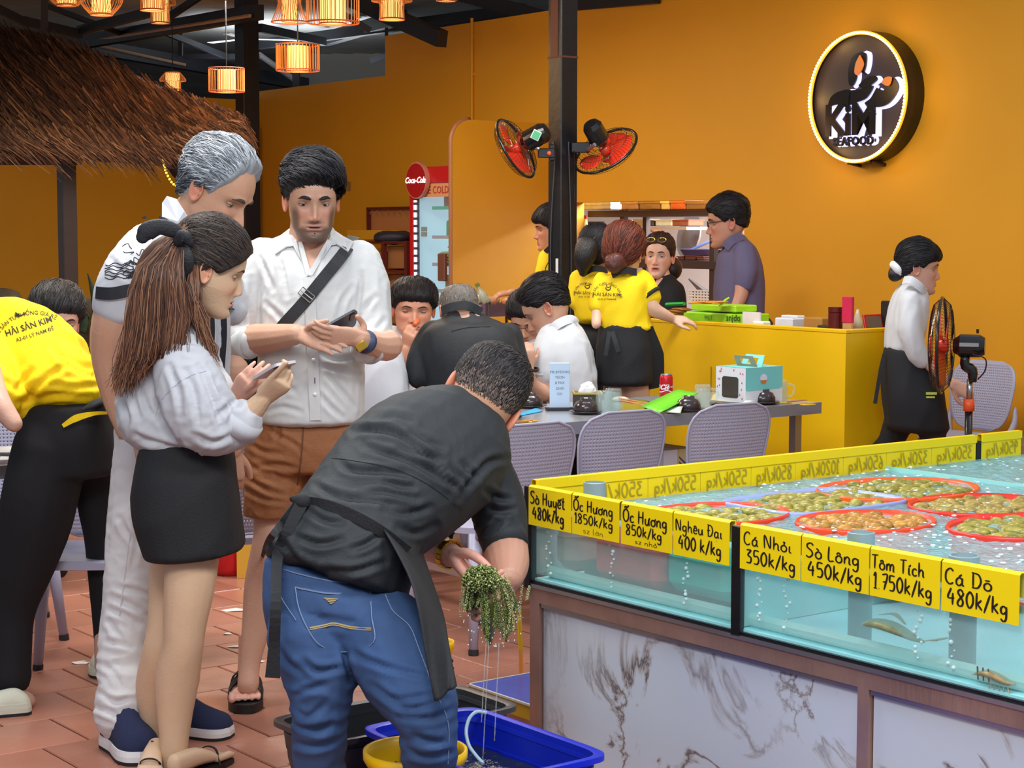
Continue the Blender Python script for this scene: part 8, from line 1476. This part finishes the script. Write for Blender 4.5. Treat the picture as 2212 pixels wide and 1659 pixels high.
# ================================================================= PEOPLE IN THE BACKGROUND
BLKH = [(26, 24, 28), (40, 38, 44), (18, 17, 20)]
MALE = [.58, .58, .50, .30, .0, .18, .02, -.22, -.40, -.42]
def legs(p, cx, d, top, w_=.1, col=None, foot=0, m=None):
    c = P(cx, 700, d); mb = MB()
    for s in (-1, 1): x = c[0]+s*w_*.8; mb.tube([(x, c[1], top), (x, c[1], top*.55), (x, c[1], .08)], [w_*.95, w_*.7, w_*.5], 12, sub=3, dome=True)
    mb.ell((c[0], c[1], top), (w_*1.7, w_*1.15, w_*1.2), 16, 10); p.cloth('trousers', mb, m or M_blackc, .014, 3, .003, 9)
def sit_legs(p, cx, d, fx, fy, m=None):
    c = P(cx, 700, d); f = nrm((fx, fy, 0)); s_ = np.array((-f[1], f[0], 0)); mb = MB()
    for s in (-1, 1): h = np.array((c[0], c[1], .52))+s_*s*.1; mb.tube([h, h+f*.38+np.array((0, 0, -.02)), h+f*.42-np.array((0, 0, .25)), h+f*.40-np.array((0, 0, .46))], [.085, .07, .055, .045], 12, sub=3, dome=True)
    mb.ell((c[0], c[1], .54), (.17, .15, .11), 16, 10); p.cloth('trousers', mb, m or M_blackc, .014, 3, .003, 9)
def bg(label, d, skin, cx=0): return Person(label, P(cx, 900, d), skin)
# eating man
D = 9.9; p = bg('seated man in a white lettered tee eating, facing the camera', D, (206, 150, 126), 893)
p.head(P(893, 668, D), (.12, -.97, -.10), (.05, -.05, 1), (1.42, 1.3, 1.22), dict(jaw=1.12, nosew=1.2, brow=.6, open=1, lip=(176, 80, 80)), .7, hairc=(40, 34, 34), lid=.78, lolid=16)
p.hair([.50, .50, .46, .25, .05, .2, 0, -.3, -.45, -.45], .016, BLKH, n=500, comb=lambda d: (.1, .7, -.8), length=.035, lump=.006, thick=lambda d: .014+.012*max(0, d[2]))
mb = MB(); limb(mb, [(893, 695, D+.02, 26), (893, 725, D+.04, 34)]); p.flesh(mb, .010, 2)
mb = MB(); wr = P(878, 752, D-.24); limb(mb, [(870, 815, D-.15, 17), (872, 780, D-.22, 16), (878, 754, D-.24, 13)]); hand(mb, wr, P(888, 700, D-.30)-wr, (-.35, -.85, 0), -1, .98, ((.55, 1.0, .5),)*4, tb=[P(886, 726, D-.26), P(893, 714, D-.25), P(899, 706, D-.25)]); p.flesh(mb, .005, 2)
mb = MB(); trunk(mb, [(862, 706, D+.04, 925, 706, D+.04, .07), (842, 722, D+.05, 948, 722, D+.05, .12), (838, 770, D+.04, 955, 770, D+.04, .15), (845, 850, D+.04, 950, 850, D+.04, .15)]); limb(mb, [(846, 725, D+.02, 24), (838, 765, D-.02, 26), (846, 790, D-.08, 22)]); limb(mb, [(944, 725, D+.02, 24), (955, 770, D-.02, 26)])
p.cloth('tee_shirt', mb, M_cot, .011, 3, .004, 9, (.3, 0, 1), .3, 41); bv = p.surf(); q = P(897, 778, D-.1); wrap_text('print_text', 'FEARBEAR', mat('print_navy', (36, 38, 80), .6), p.t, bv, q, (1, 0, 0), (0, 0, 1), (0, -1, 0), .095, off=.004, bold=.03)
e_ = MB(); e_.ell(P(900, 740, D-.125), (.022, .004, .009), 14, 6); e_.build('print_oval', mat('print_blue', (70, 90, 150), .6), p.t); sit_legs(p, 893, D, 0, -1); p.done()
sh = MB(); sh.tube([P(895, 702, D-.27), P(901, 694, D-.25), P(904, 690, D-.22)], [.012, .014, .01], 8, sub=3); tag(sh.build('shrimp_piece', mat('shrimp', (226, 110, 70), .4), smooth=True), 'orange shrimp piece held to the eating man\'s mouth', 'food')
# white-backed diner
D = 8.5; p = bg('seated diner in a plain white tee, back turned, behind the young man', D, (206, 156, 132), 820); p.head(P(800, 665, D), (.5, .8, -.3), (0, 0, 1), 1.1, {}, .45, eyes=False); p.hair(MALE, .01, BLKH, n=200, length=.02); mb = MB(); limb(mb, [(803, 690, D, 28), (808, 730, D, 36)]); p.flesh(mb, .012, 2)
mb = MB(); trunk(mb, [(785, 700, D+.05, 838, 700, D+.05, .08), (760, 725, D+.05, 852, 725, D+.05, .13), (752, 780, D+.02, 872, 780, D+.02, .17), (750, 835, D, 882, 835, D, .18), (752, 880, D, 885, 880, D, .18)]); p.cloth('tee_shirt', mb, M_cot, .011, 3, .006, 7, (.6, 0, 1), .2, 42); sit_legs(p, 815, D, .5, .8); p.done()
# black-shirted diner
D = 8.6; p = bg('broad seated man in a black shirt, shaved head bowed, back to the camera', D, (196, 150, 126), 1005); p.head(P(992, 672, D+.05), (-.25, .86, -.45), (-.1, .45, .86), (1.18, 1.1, 1.0), {}, .6, eyes=False)
p.hair([.4, .4, .3, .2, 0, .15, .1, -.12, -.25, -.28], .003, [(110, 104, 100), (64, 60, 62), (140, 132, 122)], name='shaved_hair', n=700, length=.012, wid=.001, lump=.001, thick=lambda d: .001+.003*max(0, d[2]), comb=lambda d: (0, 0, -1)); mb = MB(); limb(mb, [(998, 668, D+.02, 34), (1008, 700, D, 44)]); limb(mb, [(905, 815, D-.05, 16), (915, 845, D-.05, 14)]); p.flesh(mb, .010, 2)
mb = MB(); trunk(mb, [(965, 682, D, 1045, 682, D, .08), (925, 705, D, 1098, 708, D, .13), (905, 745, D-.02, 1120, 750, D-.02, .18), (918, 800, D-.03, 1118, 800, D-.03, .20), (930, 870, D-.03, 1110, 870, D-.03, .19)]); limb(mb, [(935, 720, D, 30), (910, 775, D-.03, 30), (905, 812, D-.05, 27)]); limb(mb, [(1100, 725, D+.02, 28), (1118, 790, D, 26)])
p.cloth('shirt', mb, mat('black_shirt_plain', (30, 34, 40), .7, bump=(150, .2)), .011, 3, .0045, 8, (.2, 0, 1), .3, 43); bv = p.surf(); print_lines(p, [(D-.1, .004, [(975, 716), (1010, 708), (1060, 706)])], mat('fold_black', (14, 15, 18), .7), 'yoke_seam')
mb = MB(); pts = [P(955, 672, D-.03), P(975, 664, D-.06), P(1008, 660, D-.07), (P(1040, 674, D-.04))]; ribbon(p, pts, .04, mat('black_shirt_plain', (30, 34, 40), .7), 'collar', hint=(0, -1, .3), th=.006); sit_legs(p, 1005, D, 0, 1); p.done()
# man with glasses
D = 10.0; p = bg('seated man with glasses and grey tee beyond the white polo man', D, (206, 158, 134), 1150); p.head(P(1140, 690, D), (-.25, -.85, -.45), (-.08, -.35, .93), (1.2, 1.15, 1.15), dict(nosew=1.1), .6, hairc=(30, 28, 30), lid=.6); p.hair(MALE, .014, BLKH, n=400, comb=lambda d: (-.2, .8, -.4), length=.035, thick=lambda d: .012+.02*max(0, d[2]))
mb = MB()
for s in (-1, 1): mb.tube([p.L((s*.032+.019*math.cos(a), .094, .0+.015*math.sin(a))) for a in np.linspace(0, 2*math.pi, 17)], .0016, 5, cap=False)
mb.tube([p.L((-.012, .096, .004)), p.L((.012, .096, .004))], .0016, 5); mb.tube([p.L((-.051, .092, .004)), p.L((-.074, .0, .008))], .0016, 5); mb.tube([p.L((.051, .092, .004)), p.L((.074, .0, .008))], .0016, 5); mb.build('glasses', M_fblk, p.t)
mb = MB(); limb(mb, [(1148, 715, D+.03, 24), (1152, 740, D+.05, 30)]); p.flesh(mb, .012, 2); mb = MB(); trunk(mb, [(1130, 722, D+.05, 1175, 722, D+.05, .07), (1112, 742, D+.05, 1195, 742, D+.05, .12), (1112, 800, D+.05, 1200, 800, D+.05, .14), (1115, 850, D+.05, 1195, 850, D+.05, .14)]); limb(mb, [(1120, 745, D, 20), (1118, 790, D-.08, 20)]); p.cloth('tee_shirt', mb, mat('tee_grey', (160, 164, 172), .75), .012, 3, .004, 8, (.3, 0, 1), .3, 44)
mb = MB(); wr = P(1130, 760, D-.35); limb(mb, [(1112, 800, D-.2, 12), (1124, 775, D-.3, 11), (1130, 760, D-.35, 9)]); hand(mb, wr, (.6, -.2, .2), (0, -1, 0), 1, .9, ((.7, .8, .5),)*4); p.flesh(mb, .006, 2); sit_legs(p, 1155, D, -.2, -1); p.done()
# white polo man
D = 8.9; p = bg('seated man in a white polo with swept-back black hair, in profile to the left', D, (206, 158, 134), 1215); p.head(P(1182, 668, D), (-.80, .10, -.50), (-.30, .1, .92), (1.25, 1.22, 1.2), dict(jaw=1.05), .7, hairc=(34, 30, 32), lid=.6)
p.hair([.66, .64, .56, .42, .22, .25, .1, -.12, -.34, -.38], .014, BLKH, n=600, comb=lambda d: (0, -1, -.1), length=.05, thick=lambda d: .006+.022*max(0, d[2])+.008*max(0, -d[1])*max(0, d[2]+.3), soft=.14)
mb = MB(); limb(mb, [(1196, 690, D, 30), (1212, 725, D, 36)]); limb(mb, [(1182, 805, D-.12, 24), (1180, 850, D-.14, 21), (1150, 830, D-.2, 15), (1142, 800, D-.22, 12)]); wr = P(1142, 795, D-.22); hand(mb, wr, (-.05, -.05, 1), (.3, -.9, 0), 1, .95, ((.6, .8, .5),)*4); p.flesh(mb, .007, 2)
mb = MB(); trunk(mb, [(1190, 705, D, 1245, 697, D, .08), (1172, 730, D, 1268, 722, D, .13), (1160, 780, D-.02, 1284, 780, D-.02, .16), (1172, 840, D-.02, 1290, 840, D-.02, .17), (1190, 885, D-.02, 1288, 885, D-.02, .16)]); limb(mb, [(1192, 725, D-.05, 32), (1180, 770, D-.1, 32), (1180, 808, D-.12, 30)])
p.cloth('polo_shirt', mb, M_cot, .010, 3, .006, 8, (.3, 0, 1), .25, 45, .0015); ribbon(p, [P(1188, 716, D-.1), P(1206, 700, D-.1), P(1232, 690, D-.06), P(1245, 700, D-.04)], .045, M_cot, 'collar', hint=(0, -1, .4), th=.005)
mb = MB(); mb.tube([P(1177, 805, D-.12), P(1177, 811, D-.12)], .064, 18); mb.build('sleeve_band', M_cot, p.t, smooth=True); mb = MB(); mb.tube([P(1147, 798, D-.22)+np.array((.035*math.cos(a), .035*math.sin(a), .004*math.sin(a*2))) for a in np.linspace(0, 6.28, 20)], .007, 6); mb.build('wristband', M_fblk, p.t); sit_legs(p, 1235, D, -.8, .3, mat('shorts_grey', (60, 60, 66), .8)); p.done()
# boy in yellow polo
D = 11.4; p = bg('young waiter in a yellow polo with black trim, half hidden by the centre post', D, (196, 140, 110), 1200); p.head(P(1192, 494, D), (-.97, -.12, -.12), (-.05, 0, 1), (1.1, 1.12, 1.12), {}, .6, hairc=(26, 24, 26), lid=.5); p.hair([.42, .42, .4, .2, -.1, .0, -.1, -.35, -.5, -.5], .016, BLKH, n=350, comb=lambda d: (0, .5, -1), length=.04, thick=lambda d: .016+.012*max(0, d[2]))
mb = MB(); limb(mb, [(1196, 520, D, 17), (1200, 550, D, 22)]); limb(mb, [(1175, 600, D-.15, 16), (1168, 622, D-.18, 14), (1130, 632, D-.2, 12), (1105, 632, D-.2, 9)]); wr = P(1106, 632, D-.2); hand(mb, wr, (-1, 0, -.1), (0, -.3, 1), 1, .95, ((.5, .6, .4),)*4); p.flesh(mb, .008, 2)
mb = MB(); trunk(mb, [(1182, 540, D, 1222, 540, D, .07), (1168, 556, D, 1238, 556, D, .11), (1164, 600, D, 1244, 600, D, .13), (1166, 690, D, 1242, 690, D, .13)]); limb(mb, [(1182, 558, D-.1, 20), (1174, 590, D-.13, 19), (1172, 604, D-.14, 18)]); limb(mb, [(1230, 560, D+.05, 17), (1236, 600, D+.05, 16)]); p.cloth('polo_shirt', mb, M_yel, .012, 3, .004, 8, (.2, 0, 1), .3, 46)
mb = MB(); mb.tube([P(1171, 602, D-.14), P(1171, 607, D-.14)], .056, 16); mb.build('sleeve_trim', M_blackc, p.t, smooth=True); ribbon(p, [P(1178, 545, D-.16), P(1190, 534, D-.12), P(1206, 528, D-.1)], .03, M_blackc, 'collar', hint=(0, -1, .3)); print_lines(p, [(D-.1, .005, [(1194, 556), (1180, 575), (1176, 598)])], M_blackc, 'piping'); legs(p, 1204, D, .9); p.done()
# two waitresses
def tee(p, D, c, s): 
    bv = p.surf(); M_pr = mat('print_brown', (52, 44, 22), .7); cc = P(c[0], c[1], D-.2); n_ = (0, -1, 0); wrap_text('print_text', 'HẢI SẢN KIM', M_pr, p.t, bv, cc, (1, 0, 0), (0, 0, 1), n_, .036*s, off=.005, bold=.01); wrap_text('print_text', 'A2-01 LÝ NAM ĐẾ', M_pr, p.t, bv, cc-np.array((0, 0, .035*s)), (1, 0, 0), (0, 0, 1), n_, .018*s, off=.005, bold=.02); wrap_text('print_text', 'HẢI SẢN TƯƠI SỐNG GIÁ RẺ', M_pr, p.t, bv, cc+np.array((0, 0, .085*s)), (1, 0, 0), (0, 0, 1), n_, .024*s, arc=.105*s, off=.005, bold=.01, spacing=1.1)
    print_lines(p, [(D-.1, .005, [(c[0]-5, c[1]-17), (c[0]-2, c[1]-12), (c[0]+4, c[1]-12), (c[0]+6, c[1]-17)]), (D-.1, .004, [(c[0]-1, c[1]-24), (c[0]-3, c[1]-19), (c[0]+2, c[1]-17), (c[0]+8, c[1]-21)])], M_pr, 'print_emblem')
D = 9.35; p = bg('waitress in yellow tee with clipped black hair, left of her colleague', D, (206, 160, 138), 1275); p.head(P(1292, 546, D), (.45, .86, -.2), (.1, 0, 1), (1.1, 1.1, 1.1), {}, .5, eyes=False); p.hair([.7, .6, .4, .2, -.2, .1, -.1, -.5, -.7, -.7], .012, BLKH, name='black_hair', n=600, comb=lambda d: (0, -.5, -1), length=.05, thick=lambda d: .012+.012*max(0, -d[1]))
mb = MB(); mb.tube([P(1268, 535, D-.12), P(1262, 560, D-.14), P(1258, 590, D-.13)], [.06, .055, .02], 14, sub=4, dome=True); V = np.array(mb.v); mb.v = [tuple(v) for v in V+.008*np.stack([pn(V*20), pn(V*20+4), pn(V*20+8)], 1)]; mb.build('hair_tail', mat('hair_black', (24, 22, 26), .4, bump=(40, .5, 3, (6, 6, 1))), p.t, smooth=True); mb = MB(); mb.tube([p.L((.03, -.12, .05)), p.L((-.02, -.135, .0)), p.L((-.05, -.12, -.04))], .006, 8, sub=4, flat=.4); mb.build('hair_clip', M_gold, p.t, smooth=True)
mb = MB(); limb(mb, [(1290, 575, D, 18), (1284, 600, D, 26)]); limb(mb, [(1302, 660, D-.15, 13), (1310, 700, D-.15, 11)]); p.flesh(mb, .011, 2); mb = MB(); trunk(mb, [(1268, 583, D, 1312, 585, D, .07), (1246, 600, D, 1328, 602, D, .11), (1238, 630, D, 1330, 630, D, .13), (1244, 690, D, 1330, 690, D, .13)], dome=.2); limb(mb, [(1250, 602, D, 20), (1244, 650, D-.02, 18)]); limb(mb, [(1322, 605, D, 19), (1316, 645, D-.1, 18)]); p.cloth('tee_shirt', mb, M_yel, .011, 3, .005, 8, (.3, 0, 1), .25, 47); tee(p, D, (1268, 634), .56); ribbon(p, [P(1262, 590, D-.1), P(1285, 580, D-.12), P(1312, 584, D-.08)], .03, M_blackc, 'collar', hint=(0, -1, .3)); legs(p, 1285, D, .95, .1); p.done()
D = 9.0; p = bg('waitress in a yellow tee with auburn hair in a low bun leaning on the counter', D, (222, 180, 156), 1345); p.head(P(1348, 545, D), (.35, .92, -.15), (.08, 0, 1), (1.14, 1.14, 1.16), {}, .5, eyes=False); AUB = [(96, 46, 34), (70, 34, 28), (124, 62, 46)]; p.hair([.7, .6, .4, .2, -.2, .1, -.1, -.5, -.7, -.7], .012, AUB, name='auburn_hair', n=800, comb=lambda d: (0, -.8, -.6), length=.06, thick=lambda d: .012+.012*max(0, -d[1]))
mb = MB(); mb.ell(P(1330, 568, D-.12), (.055, .045, .05), 20, 14); V = np.array(mb.v); mb.v = [tuple(v) for v in V+.010*np.stack([pn(V*26), pn(V*26+4), pn(V*26+8)], 1)]; mb.build('hair_bun', mat('hair_auburn', (84, 40, 32), .4, bump=(60, .5)), p.t, smooth=True)
mb = MB(); limb(mb, [(1352, 575, D, 20), (1350, 600, D, 28)]); limb(mb, [(1400, 645, D-.05, 20), (1412, 668, D-.05, 17), (1435, 680, D-.02, 13), (1452, 688, D+.02, 10)]); wr = P(1452, 688, D+.02); hand(mb, wr, (1, .2, -.1), (0, -.4, .9), 1, .9, ((.3, .4, .3),)*4); limb(mb, [(1290, 670, D-.05, 13), (1288, 700, D-.1, 11)]); p.flesh(mb, .007, 2)
mb = MB(); limb(mb, [(1368, 780, D+.02, 34), (1376, 840, D, 29), (1374, 920, D, 24), (1374, 1100, D, 16)]); limb(mb, [(1330, 780, D+.05, 32), (1330, 900, D+.05, 24), (1332, 1100, D+.05, 16)]); p.flesh(mb, .010, 2)
mb = MB(); trunk(mb, [(1325, 588, D, 1378, 590, D, .08), (1300, 604, D, 1402, 604, D, .12), (1290, 640, D, 1400, 640, D, .14), (1290, 690, D, 1404, 690, D, .14), (1294, 708, D, 1412, 708, D, .14)], dome=.15); limb(mb, [(1390, 608, D-.02, 24), (1402, 640, D-.04, 25)]); limb(mb, [(1302, 610, D, 22), (1292, 660, D-.04, 20)]); p.cloth('tee_shirt', mb, M_yel, .010, 3, .0055, 8, (.3, 0, 1), .25, 48, .001); tee(p, D, (1313, 638), .62)
mb = MB(); mb.tube([P(1403, 636, D-.04), P(1408, 642, D-.045)], .060, 18); mb.build('sleeve_trim', M_blackc, p.t, smooth=True); ribbon(p, [P(1322, 594, D-.1), P(1345, 584, D-.13), P(1375, 588, D-.09)], .035, M_blackc, 'collar', hint=(0, -1, .3))
mb = MB(); trunk(mb, [(1294, 700, D, 1404, 700, D, .14), (1288, 760, D, 1408, 760, D, .16), (1290, 826, D, 1410, 826, D, .16)], dome=.1); p.cloth('shorts', mb, M_blackc, .011, 3, .004, 7, (1, 0, .3), .3, 49); ribbon(p, [P(1398, 708, D-.08), P(1412, 770, D-.05), P(1418, 838, D-.02)], [.06, .11, .08], M_blackc, 'apron', hint=(.4, -1, 0)); ribbon(p, [P(1322, 716, D-.17), P(1330, 740, D-.18), P(1336, 760, D-.18)], .022, M_shirtb, 'apron_tie'); ribbon(p, [P(1316, 716, D-.17), P(1312, 745, D-.18), P(1308, 768, D-.18)], .018, M_shirtb, 'apron_tie'); p.done()
# woman in black
D = 10.8; p = bg('woman in a black shirt with sunglasses on her head talking across the counter', D, (224, 178, 158), 1440); p.head(P(1424, 555, D), (-.30, -.93, .06), (.02, 0, 1), (1.04, 1.05, 1.08), dict(open=1, lip=(190, 90, 90), lipk=1, brow=.4, nose=.8, jaw=.9), .7, hairc=(60, 46, 44), lid=.34, lolid=24)
p.hair([.68, .64, .56, .32, .0, .1, .0, -.3, -.5, -.55], .010, [(60, 42, 38), (40, 30, 30), (84, 60, 52)], name='tied_hair', n=500, comb=lambda d: (0, -1, .1), length=.06, thick=lambda d: .010+.008*max(0, d[2])); mb = MB(); mb.ell(P(1452, 580, D+.08), (.06, .06, .07), 16, 12); mb.build('hair_bun', mat('hair_dark', (46, 34, 34), .4, bump=(40, .4)), p.t, smooth=True)
mb = MB()
for s in (-1, 1): mb.tube([p.L((s*.032+.024*math.cos(a), .082-.01*math.sin(a), .088+.012*math.sin(a))) for a in np.linspace(0, 2*math.pi, 15)], .003, 6, cap=False)
mb.build('sunglasses', M_gold, p.t); mb = MB(); limb(mb, [(1428, 585, D, 17), (1434, 620, D, 24)]); p.flesh(mb, .010, 2); mb = MB(); trunk(mb, [(1412, 604, D, 1462, 604, D, .07), (1396, 622, D, 1478, 620, D, .11), (1392, 660, D, 1482, 660, D, .13), (1396, 720, D, 1480, 720, D, .13)]); p.cloth('shirt', mb, M_blackc, .011, 3, .004, 8, (.3, 0, 1), .3, 50)
bv = p.surf(); v_ = [(1416, 602), (1440, 602), (1412, 640)]; mb = MB(); g_ = []
for t in np.linspace(0, 1, 8): g_.append([(lambda q: (lambda h: (np.array(h[0]) if h[0] is not None else q))(bv.ray_cast(Vector(CAMP), Vector(nrm(q-CAMP)), 30))-nrm(q-CAMP)*.006)(P(1416+(-4)*t+(24*(1-t))*s, 600+38*t, D)) for s in np.linspace(0, 1, 6)])
mb.sheet(g_); p.add(np.array(mb.v), mb.f); ribbon(p, [g_[0][0], g_[3][0], g_[7][0]], .03, M_blackc, 'lapel'); ribbon(p, [g_[0][5], g_[3][5], g_[7][5]], .03, M_blackc, 'lapel'); legs(p, 1440, D, .9); p.done()
# man in purple
D = 10.5; p = bg('man in a purple-grey shirt with glasses in profile behind the counter', D, (190, 136, 116), 1592); p.head(P(1572, 480, D), (-.97, .05, -.12), (-.03, 0, 1), (1.2, 1.2, 1.2), dict(jaw=1.05), .7, hairc=(24, 22, 26), lid=.45); p.hair(MALE, .014, BLKH, n=500, comb=lambda d: (0, .6, .2), length=.03, thick=lambda d: .010+.016*max(0, d[2]))
mb = MB(); mb.tube([p.L((-.032+.019*math.cos(a), .094, .0+.015*math.sin(a))) for a in np.linspace(0, 2*math.pi, 17)], .0022, 5, cap=False); mb.tube([p.L((.032+.019*math.cos(a), .094, .0+.015*math.sin(a))) for a in np.linspace(0, 2*math.pi, 17)], .0022, 5, cap=False); mb.tube([p.L((-.051, .092, .006)), p.L((-.078, .0, .010))], .0022, 5); mb.tube([p.L((.051, .092, .006)), p.L((.078, .0, .010))], .0022, 5); mb.build('glasses', M_fblk, p.t)
mb = MB(); limb(mb, [(1582, 505, D, 20), (1592, 535, D, 28)]); limb(mb, [(1604, 610, D-.18, 17), (1600, 640, D-.2, 15), (1588, 668, D-.22, 12)]); wr = P(1588, 668, D-.22); hand(mb, wr, (-.3, -.2, -1), (-.3, -.9, 0), -1, .95, ((.4, .5, .3),)*4); p.flesh(mb, .008, 2)
mb = MB(); trunk(mb, [(1570, 530, D, 1612, 516, D, .08), (1552, 552, D, 1634, 540, D, .15), (1545, 600, D, 1648, 590, D, .18), (1542, 660, D, 1650, 660, D, .19), (1545, 730, D, 1648, 730, D, .18)]); limb(mb, [(1606, 545, D-.12, 26), (1610, 585, D-.17, 26), (1607, 614, D-.18, 23)]); p.cloth('shirt', mb, mat('shirt_purple', (92, 86, 120), .75, bump=(150, .15)), .011, 3, .0045, 8, (.3, 0, 1), .25, 51); ribbon(p, [P(1566, 535, D-.13), P(1580, 520, D-.13), P(1602, 510, D-.08)], .05, mat('shirt_purple', (92, 86, 120), .75), 'collar', hint=(0, -1, .3), th=.005); legs(p, 1595, D, .95, .12); p.done()
# walking woman
D = 8.75; p = bg('woman in a white shirt and black apron walking right, hair tied with a white scrunchie', D, (206, 158, 138), 1965); p.head(P(1984, 578, D), (.97, -.15, -.12), (.05, 0, 1), (1.0, 1.02, 1.02), dict(nose=.8, brow=.5), .7, hairc=(40, 32, 32), lid=.5); p.hair([.42, .42, .42, .3, .0, .15, -.05, -.4, -.6, -.6], .014, BLKH, n=700, comb=lambda d: (0, -1, -.2) if d[1] < .4 else (0, .3, -1), length=.05, thick=lambda d: .014+.010*max(0, d[2]))
mb = MB(); mb.ell(P(1934, 592, D), (.036, .034, .034), 18, 12); V = np.array(mb.v); mb.v = [tuple(v) for v in V+.008*np.stack([pn(V*30), pn(V*30+4), pn(V*30+8)], 1)]; mb.build('hair_bun', mat('hair_black', (24, 22, 26), .4), p.t, smooth=True); mb = MB(); mb.tube([P(1930, 572, D-.02), P(1940, 582, D-.03), P(1950, 594, D-.02)], [.018, .02, .014], 12, sub=3, dome=True); V = np.array(mb.v); mb.v = [tuple(v) for v in V+.006*np.stack([pn(V*60), pn(V*60+4), pn(V*60+8)], 1)]; mb.build('scrunchie', M_white, p.t, smooth=True)
mb = MB(); limb(mb, [(1978, 600, D, 15), (1970, 630, D, 22)]); limb(mb, [(1992, 770, D-.12, 13), (2020, 800, D-.16, 12), (2060, 830, D-.18, 9)]); wr = P(2060, 830, D-.18); hand(mb, wr, (.9, 0, -.5), (.2, -.9, .3), 1, .95, ((.5, .7, .4),)*4); p.flesh(mb, .007, 2)
mb = MB(); trunk(mb, [(1950, 612, D, 1996, 622, D, .07), (1932, 640, D, 2002, 645, D, .13), (1918, 690, D, 1998, 700, D, .15), (1914, 752, D, 1986, 756, D, .14)], dome=.15); limb(mb, [(1966, 650, D-.1, 24), (1966, 710, D-.14, 25), (1978, 760, D-.14, 24), (1988, 776, D-.14, 20)]); p.cloth('shirt', mb, M_cot, .010, 3, .0055, 9, (.3, 0, 1), .25, 52, .001); ribbon(p, [P(1952, 606, D-.08), P(1968, 606, D-.12), P(1990, 622, D-.12), P(2000, 632, D-.08)], .04, M_cot, 'collar', hint=(0, -1, .3), th=.004)
mb = MB(); trunk(mb, [(1914, 752, D, 1990, 756, D, .14), (1906, 800, D, 2028, 810, D, .15), (1908, 860, D, 2040, 870, D, .16), (1916, 920, D, 2048, 925, D, .15)], dome=.2); limb(mb, [(1945, 900, D+.05, 34), (1925, 950, D+.1, 26), (1895, 985, D+.15, 20), (1870, 1060, D+.2, 17)]); limb(mb, [(2010, 900, D-.05, 32), (2020, 1000, D-.05, 24), (2030, 1150, D-.05, 18)]); p.cloth('apron_skirt', mb, mat('apron_black', (22, 24, 30), .8), .012, 3, .005, 7, (.3, 0, 1), .25, 53)
ribbon(p, [P(1910, 765, D-.05), P(1902, 800, D-.08), P(1890, 872, D-.1)], .018, M_blackc, 'apron_tie'); mb = MB(); mb.box(P(2012, 850, D-.16), (.05, .006, .012)); mb.box(P(2010, 858, D-.16), (.04, .006, .008)); mb.build('apron_print', mat('print_lime', (190, 200, 90), .6), p.t); p.done()
# man at the far left
D = 8.3; p = bg('dark-haired seated man whose face shows behind the bending waitress at left', D, (206, 160, 140), 115); p.head(P(122, 697, D), (.45, -.86, -.1), (.08, -.05, 1), (1.3, 1.25, 1.25), dict(nosew=1.1), .7, hairc=(30, 28, 28), lid=.5); p.hair([.50, .50, .46, .28, .0, .15, -.05, -.35, -.5, -.5], .018, [(44, 42, 44), (70, 68, 70), (30, 29, 32)], n=600, comb=lambda d: (.3, .6, -.5), length=.05, thick=lambda d: .014+.022*max(0, d[2]), lump=.008)
mb = MB(); limb(mb, [(118, 730, D, 26), (114, 770, D, 34)]); p.flesh(mb, .012, 2); mb = MB(); trunk(mb, [(90, 760, D, 140, 760, D, .08), (60, 785, D, 165, 785, D, .12), (55, 850, D, 170, 850, D, .14), (60, 920, D, 165, 920, D, .14)]); p.cloth('shirt', mb, mat('shirt_dim', (120, 116, 124), .7), .012, 3, .004, 8); sit_legs(p, 114, D, 0, -1); p.done()
bpy.data.scenes.remove(_tmp)
